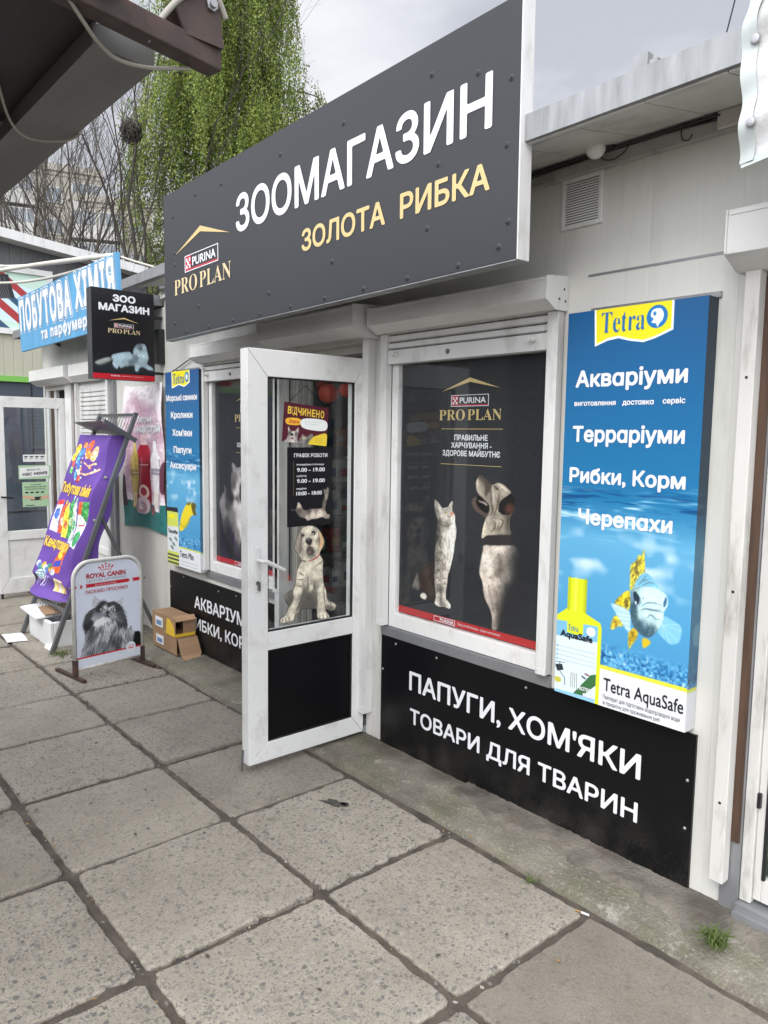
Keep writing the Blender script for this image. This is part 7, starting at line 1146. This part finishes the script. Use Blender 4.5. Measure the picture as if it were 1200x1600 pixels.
# ---------------------------------------------------------------- right edge: next kiosk and hanging tarpaulin
Rr = thing('kiosk', 'white kiosk at the right edge with a brown door post and raised shutter', 'building', (-.5, 0, 0)); m = MB(); m.box(-1.1895, -1.125, .0, .06, 0, 2.73).box(-1.125, 1.5, 0, .06, 2.17, 2.73); m.build('wall', WALLM, Rr); P = [(-1.165, 0, 2.40), (-1.165, -.15, 2.362), (-1.165, -.15, 2.228), (-1.165, -.06, 2.185), (-1.165, 0, 2.185)]; m = MB(); m.prism(P, (2.4, 0, 0)); m.prism([(-1.171, y*1.02-.002, z) for _, y, z in P], (.006, 0, 0)); m.box(-1.16, 1.2, -.1525, -.1503, 2.345, 2.353); m.build('shutter_box', BOXM, Rr, bevel=.002)
m = MB(); m.box(-1.140, -1.092, -.066, -.018, .135, 2.185); m.build('guide_rail', OLDWHITE, Rr, bevel=.003); m = MB()
for z in (.42, 1.15, 1.85): m.lathe((-1.116, -.066, z), (0, -1, 0), [(0, .005), (.001, .005)], 8)
m.build('screw_holes', RUBBER, Rr); m = MB(); m.box(-1.125, -1.062, -.012, .05, .015, 2.17); m.build('door_post_trim', ZINCD, Rr); m = MB(); m.box(-1.092, -1.064, -.022, -.0125, .28, 2.17); m.build('wood_post', WOOD, Rr)
m = MB(); m.box(-1.0605, -1.022, -.0, .055, .075, 2.15).box(-1.0215, -.995, .012, .05, .09, 2.15).box(-.995, .6, .012, .05, .09, .17).box(-.995, .6, .012, .05, 2.07, 2.15); Dr = m.build('door', OLDWHITE, Rr, bevel=.003); m = MB(); m.box(-.995, .6, .025, .03, .17, 2.07); m.build('glass', GLASSD, Dr); m = MB(); m.box(-.9948, -.985, .008, .02, .17, 2.07); m.build('seal', RUBBER, Dr)
for z in (.42, 1.0, 1.7): m = MB(); m.box(-1.021, -1.010, -.002, .012, z, z+.05); m.build('hinge', DARK, Dr)
m = MB(); m.box(-1.061, 1.0, -.05, .06, .012, .05).box(-1.061, 1.0, -.03, .06, .0502, .072); m.build('threshold', ZINCD, Rr); m = MB(); m.box(-1.1, 1.4, 1.8, 1.82, .03, 2.5).box(-1.1, -1.08, .07, 1.8, .03, 2.5).box(-1.1, 1.4, .07, 1.8, .03, .05); m.build('interior', INT, Rr)
m = MB(); m.box(-1.02, -.75, .12, .34, .052, .42); tag(m.build('green_bag', mat('bright_green_film', (.16, .42, .03, 1), .4, var=.3), bevel=.03), 'bright green bag standing inside the right edge door', 'bag')
def tarp_pt(u, v): return (-.966+1.1*u+.006*math.sin(v*9), -.50-.012*math.sin(u*22+v*5)*math.sin(v*13+u*4)-.008*math.sin(v*31+u*17)-.05*u, 3.0-(.63-.055*u)*v)
m = MB(); m.sheet(tarp_pt, 90, 60); TP = mat('wrinkled_white_tarpaulin', (.56, .565, .56, 1), .5, var=.1, vscale=12, bump=.5, bscale=22, dirt=S(130, 132, 120), dscale=7, damt=.5); Tp = tag(m.build('tarpaulin', TP, smooth=True), 'wrinkled white tarpaulin with metal eyelets hanging at the upper right', 'tarpaulin'); ORG[Tp.name] = V(0, 0, 0)
m = MB(); m.sheet(lambda u, v: V(*tarp_pt(u*.035, v))+V(-.012+0*u, -.004, 0), 3, 50); m.sheet(lambda u, v: V(*tarp_pt(u, .965+.035*v))+V(-.008, -.004, -.01), 60, 3); m.build('hem', mat('grey_green_hem', (.47, .51, .50, 1), .5, var=.1), Tp, smooth=True)
for v in (.20, .52, .86): p = tarp_pt(.022, v); m = MB(); m.lathe((p[0]-.002, p[1]-.006, p[2]), (0, -1, 0), [(0, .013), (.004, .011), (.005, .005)], 12); m.build('eyelet', SCREW, Tp)
# thin wire over the roof and the cables to the far building
def cable(label, pts, r, mm=None): m = MB(); m.tube(pts, r, 6); return tag(m.build('cable', mm or mat('pale_cable', (.52, .50, .44, 1), .6, var=.1), smooth=True), label, 'cable', 'cables strung above the left kiosk')
def sag(a, b, s, n=14): a, b = V(*a), V(*b); return [a+(b-a)*t+V(0, 0, -s*4*t*(1-t)) for t in [k/n for k in range(n+1)]]
cable('upper pale cable running from the blue board to the grey gable building', sag((-5.80, -.27, 2.985), (-12.2, -.35, 3.98), .10), .014); cable('middle pale cable sagging in front of the grey gable building', sag((-5.84, -.27, 2.97), (-12.2, -.3, 3.86), .20), .013)
cable('lowest thick pale cable crossing the mural from the blue board', sag((-5.82, -.27, 2.98), (-12.2, -.9, 3.42), -.05), .019); cable('pale cable from the blue board end down to the pet shop roof', sag((-5.76, -.29, 2.96), (-5.3, .3, 2.80), .02), .009); cable('thin dark wire rising over the roof at the upper right', sag((-1.15, -.3, 2.74), (-1.0, -.35, 3.3), .03), .002, RUBBER)
# ---------------------------------------------------------------- trees, weeds, far flats
def leaf_mat(name, c, t=.35):
    m = mat(name, c, .5, var=.3, vscale=1.6); N, L = nodes(m); b = N['Principled BSDF']; o = N['Material Output']; tr = N.new('ShaderNodeBsdfTranslucent'); x = N.new('ShaderNodeMixShader'); x.inputs[0].default_value = t
    L.new(b.inputs['Base Color'].links[0].from_socket, tr.inputs['Color']); L.new(b.outputs[0], x.inputs[1]); L.new(tr.outputs[0], x.inputs[2]); L.new(x.outputs[0], o.inputs['Surface']); return m
def leaves(name, pts, size, mats, parent, rng, pick=None, aspect=.62, droop=.6):
    n = len(pts); P = np.asarray(pts, np.float32)-np.array(org(parent), np.float32); a = rng.random(n)*6.283; t = (rng.random(n)-.5)*2.2; s = size*(.6+.8*rng.random(n)); d = np.stack([np.cos(a)*np.cos(t), np.sin(a)*np.cos(t), -np.abs(np.sin(t))-droop], -1); d /= np.linalg.norm(d, axis=1)[:, None]
    r = rng.normal(size=(n, 3)); w_ = np.cross(d, r); w_ /= np.linalg.norm(w_, axis=1)[:, None]; s = s[:, None]
    v = np.stack([P, P+d*s*.5+w_*s*aspect*.5, P+d*s, P+d*s*.5-w_*s*aspect*.5], 1).reshape(-1, 3); me = bpy.data.meshes.new(name); me.vertices.add(4*n); me.vertices.foreach_set('co', v.reshape(-1).astype(np.float32)); me.loops.add(4*n); me.loops.foreach_set('vertex_index', np.arange(4*n, dtype=np.int32)); me.polygons.add(n); me.polygons.foreach_set('loop_start', np.arange(0, 4*n, 4, dtype=np.int32))
    for q in mats: me.materials.append(q)
    me.polygons.foreach_set('material_index', (pick if pick is not None else rng.integers(0, len(mats), n)).astype(np.int32)); me.update(calc_edges=True); return link(name, me, parent)
BARK = mat('grey_bark', (.050, .042, .034, 1), .9, var=.4, vscale=5, bump=.4, bscale=30, stretch=(1, 1, .3)); BIRCHB = mat('birch_bark', (.30, .29, .26, 1), .8, var=.6, vscale=4, stretch=(1, 1, 5))
LF = [leaf_mat('birch_leaf_mid', (.215, .285, .050, 1)), leaf_mat('birch_leaf_dark', (.125, .185, .036, 1)), leaf_mat('birch_leaf_light', (.31, .37, .07, 1))]
def birch(base, h, label, R0, seed, zlow, nl, skew=0.):
    t = thing('weeping_birch', label, 'tree', base); rng = np.random.default_rng(seed); bx, by, bz = base; tr = MB(); tp = [(bx+.12*math.sin(z*.5), by+.1*math.cos(z*.4), z) for z in np.linspace(0, h, 16)]; tr.tube(tp, [.17*(1-z/(h*1.08)) for z in np.linspace(0, h, 16)], 10); tr.build('trunk', BIRCHB, t, smooth=True); lm = MB(); P = []; pk = []; tw = MB()
    for k in range(nl):
        z0 = zlow-.6+(h-zlow+.2)*((k+.5)/nl)**.9; a = k*2.399+rng.normal()*.3; f = 1-(z0-zlow)/(h-zlow+.6); R = R0*(.35+.75*max(f, 0)**.6)*(.7+.5*rng.random()); bas = V(bx+.12*math.sin(z0*.5), by+.1*math.cos(z0*.4), z0); d = V(math.cos(a), math.sin(a), 0); pts = [bas+d*R*s+V(0, 0, R*(1.25*s-.85*s*s)) for s in [q/8 for q in range(9)]]; lm.tube(pts, [.045*(1-s/9)*(.5+R/3) for s in range(9)], 5)
        ns = int(42*R)+16
        for q in range(ns):
            s = .18+.82*(q+rng.random())/ns; i = min(7, int(s*8)); p = pts[i].lerp(pts[i+1], s*8-i)+V(*(rng.normal(size=3)*.13)); Ls = (.5+1.5*rng.random())*(.75+.45*s); sw = rng.normal(size=2)*.10; sh_ = rng.random(); m_ = int(Ls/.016)
            out_ = d*.18*s
            for g_ in range(m_): u = g_/m_; c_ = (p.x+out_.x*min(1, u*3)+sw[0]*u*u+rng.normal()*.035, p.y+out_.y*min(1, u*3)+sw[1]*u*u+rng.normal()*.035, p.z-Ls*u+rng.normal()*.02); P.append(c_); pk.append(2 if (sh_ > .72 and rng.random() < .7) else (1 if (sh_ < .33 and rng.random() < .75) else 0))
            if q % 3 == 0: tw.tube([p, p+out_+V(sw[0]*.3, sw[1]*.3, -Ls*.5), p+out_+V(sw[0], sw[1], -Ls)], [.006, .004, .002], 3)
    lm.build('limbs', BARK, t, smooth=True); tw.build('twigs', BARK, t); leaves('crown', P, .042, LF, t, rng, np.array(pk)); return t
birch((-13.03, 4.92, 0), 12.6, 'tall weeping birch in fresh green leaf behind the long shop sign', 1.62, 4, 4.0, 60)
def bare(base, h, label, seed, lean, group, spread=.55, z0=2.2):
    t = thing('bare_tree', label, 'tree', base, group); rnd = random.Random(seed); mb = MB(); tk = MB(); cnt = [0]
    def grow(p, d, L, r, dep, mbx):
        n = 4; pts = [p]; q = p; dd = d.copy()
        for i in range(n): dd = (dd+V(rnd.gauss(0, .09), rnd.gauss(0, .09), .05+rnd.gauss(0, .05))).normalized(); q = q+dd*L/n; pts.append(q)
        mbx.tube(pts, [r*(1-.35*i/n) for i in range(n+1)], 6 if r > .02 else 3); cnt[0] += 1
        if dep == 0 or r < .0022: return
        nb = rnd.choice([2, 3, 3]) if dep > 2 else rnd.choice([3, 4, 4])
        for k in range(nb):
            s = rnd.uniform(.35, 1) if k else 1.; i = min(n-1, int(s*n)); pp = pts[i].lerp(pts[i+1], s*n-i) if s < 1 else pts[n]; side = V(rnd.gauss(0, 1), rnd.gauss(0, 1), rnd.gauss(0, .4)); side = (side-dd*side.dot(dd)).normalized(); nd = (dd+side*(spread*rnd.uniform(.5, 1.2) if k else .22)).normalized(); grow(pp, nd, L*rnd.uniform(.62, .85), r*(.68 if k == 0 else .45), dep-1, mb)
    b = V(*base); top = b+V(lean[0]*z0, lean[1]*z0, z0); tk.tube([b, (b+top)/2+V(.03, .02, 0), top], [.085, .07, .055], 10); tk.build('trunk', BARK, t, smooth=True); d0 = V(lean[0], lean[1], 1).normalized()
    for k in range(5): a = k*1.6+rnd.random(); grow(top, (d0+V(math.cos(a), math.sin(a), .2)*(.45 if k else .05)).normalized(), h*.25, .030 if k else .042, 7, mb)
    mb.build('branches', BARK, t); return t
bare((-13.0, 2.95, 0), 7.8, 'bare grey tree with a birds nest, left of the birch', 21, (.0, .0), 'bare trees behind the left kiosk', .5, 3.6)
bare((-12.6, 2.1, 0), 6.0, 'bare spreading tree leaning left in front of the flats', 8, (-.10, -.16), 'bare trees behind the left kiosk', .62, 2.6); bare((-16.5, 3.0, 0), 7.5, 'thin bare tree standing farther back before the left flats', 33, (-.02, -.05), 'bare trees behind the left kiosk', .55, 2.6)
bare((-14.4, 3.3, 0), 7.4, 'bare twiggy tree between the nest tree and the spreading tree', 51, (-.03, -.10), 'bare trees behind the left kiosk', .6, 2.8); bare((-13.6, 1.7, 0), 6.2, 'bare tree with low branches just above the grey gable roof', 64, (.02, -.08), 'bare trees behind the left kiosk', .65, 2.9)
nr = random.Random(6); m = MB(); c0 = V(-12.55, 2.62, 6.52)
for q in range(150): v = V(nr.gauss(0, 1), nr.gauss(0, 1), nr.gauss(0, 1)).normalized(); w2 = v.orthogonal().normalized(); w2.rotate(Matrix.Rotation(nr.uniform(0, 6.28), 3, v)); p = c0+V(v.x*.15, v.y*.15, v.z*.16)*nr.uniform(.3, 1.1); m.tube([p-w2*.13, p+v*.02, p+w2*.13], .007, 3)
tag(m.build('bird_nest', BARK), 'dark round birds nest of twigs high in the bare tree', 'nest')
def tuft(x, y, z, n, h, label, seed, sp=.05):
    r = random.Random(seed); m = MB()
    for k in range(n):
        a = r.uniform(0, 6.28); l = h*r.uniform(.5, 1.1); o = V(x+r.gauss(0, sp*.35), y+r.gauss(0, sp*.35), z); d = V(math.cos(a), math.sin(a), 0); w2 = V(-d.y, d.x, 0)*.0022; b1 = o+d*l*.35+V(0, 0, l*.6); b2 = o+d*l*(.9 if r.random() < .6 else 1.3)+V(0, 0, l*(.75 if r.random() < .6 else .3)); m.face([o-w2, o+w2, b1+w2, b1-w2]); m.face([b1-w2, b1+w2, b2])
    return tag(m.build('grass_tuft', leaf_mat('grass_blade', (.12, .17, .04, 1), .3)), label, 'plant', 'weeds in the paving')
tuft(-1.03, -.235, .03, 80, .07, 'green grass tuft on the cement strip near the right edge', 3); tuft(-5.64, -.83, .0, 60, .06, 'small green weed at the foot of the leaning rack', 5, .09); tuft(-1.66, -.375, -.01, 30, .022, 'tiny green weed in the slab joint before the near black board', 8, .04); tuft(-.86, -.10, .03, 14, .08, 'thin grass blades beside the right edge doorstep', 12, .03); tuft(-3.05, -2.36, -.01, 24, .03, 'tiny weed in a paving joint near the lower left corner', 14, .05)
# litter in the joints
lr = random.Random(4); LIT = [mat('pale_grit', (.34, .31, .26, 1), .8), mat('grey_grit', (.16, .15, .14, 1), .9), mat('dry_leaf', (.28, .17, .07, 1), .8)]; m = MB(); k = 0
for q in range(420):
    if lr.random() < .5: x = lr.choice([-1.41, -2.095, -2.775, -3.46, -4.135, -4.76, -5.46])+lr.gauss(0, .016); y = lr.uniform(-3, -.36)
    elif lr.random() < .6: x = lr.uniform(-6, -.8); y = lr.choice([-1.02, -1.685, -.365, -2.36])+lr.gauss(0, .016)
    else: x = lr.uniform(-6, -.8); y = lr.uniform(-2.6, .0)
    s = lr.uniform(.0014, .0042); z = .004 if y < -.36 else .022; m.obox((x, y, z), (s*lr.uniform(.8, 2), s*lr.gauss(0, .5), 0), (s*lr.gauss(0, .5), s, 0), (0, 0, s*.45), lr.choice([0, 1, 1, 1, 2]))
o = m.build('grit', LIT); o['kind'] = 'stuff'
m = MB(); m.lathe((-1.425, -.392, .002), (1, .25, 0), [(0, .0035), (.028, .0035)], 8); m.lathe((-1.447, -.397, .002), (1, .25, 0), [(0, .0036), (.02, .0036)], 8, 1); tag(m.build('cigarette_end', [LETW, LIT[2]]), 'cigarette end in the slab joint before the near black board', 'litter')
# flats in the distance
CON = mat('weathered_panel_concrete', (.36, .335, .285, 1), .9, var=.2, vscale=.35); BAL = mat('pale_balcony_front', (.44, .435, .41, 1), .7, var=.1, vscale=.4); WG = mat('flat_window_glass', (.17, .19, .21, 1), .3)
def flats(label, c, d, wd, h, bays, seed):
    """c: foot of the facade centre, d: direction it faces"""
    t = thing('apartment_block', label, 'building', c, 'flats far behind the trees'); c = V(*c); d = V(*d).normalized(); s = V(-d.y, d.x, 0); z = V(0, 0, 1); m = MB(); m.obox(c-d*6+z*h/2, s*wd/2, d*6, z*h/2); m.obox(c-d*6+z*(h+.3), s*(wd/2+.15), d*6.15, z*.3); m.build('wall', CON, t); r = random.Random(seed); fl = int(h/2.85); m = MB()
    for f in range(fl+1): m.obox(c+d*.02+z*(h-.4-f*2.85), s*wd/2*.999, d*.02, z*.05)
    m.build('panel_joints', mat('panel_joint', (.24, .225, .2, 1), .9), t)
    for f in range(min(fl, 5)):
        for b in range(bays):
            p = c+s*((b+.5)/bays-.5)*wd+z*(h-2.3-f*2.85); bal = b % 3 != 2
            if bal: m = MB(); m.obox(p+d*.55-z*.75, s*wd/bays*.47, d*.55, z*.55); m.build('balcony', BAL, t); m = MB(); m.obox(p+d*.9+z*.55, s*wd/bays*.46, d*.03, z*.70)
            else: m = MB(); m.obox(p+d*.05+z*.1, s*wd/bays*.30, d*.04, z*.72)
            w2 = m.build('window', BAL, t); m = MB(); n = 4 if bal else 2; ww = wd/bays*(.43 if bal else .27)
            for q in range(n): m.obox(p+d*(.94 if bal else .10)+s*((q+.5)/n-.5)*2*ww+z*(.57 if bal else .1), s*ww/n*.82, d*.01, z*(.58 if bal else .62))
            m.build('panes', WG, w2)
    return t
def gp(px, t):   # a point on the ground seen in that picture column
    d = fw+rt*((px-600)/1179.18); return camo.location*0+V(0, -2.5412, 0)+V(d.x, d.y, 0)*t
a1 = V(-76.0, 19.6, 0); dd = V(76, -22, 0); flats('nearer and taller block of flats with glazed balconies, left behind the bare trees', a1, dd, 11.5, 25.6, 4, 1); a2 = V(-72.5, 26.5, 0); flats('lower beige block of flats behind the bare tree with the nest', a2, V(72.5, -29, 0), 9.5, 22.9, 4, 2)
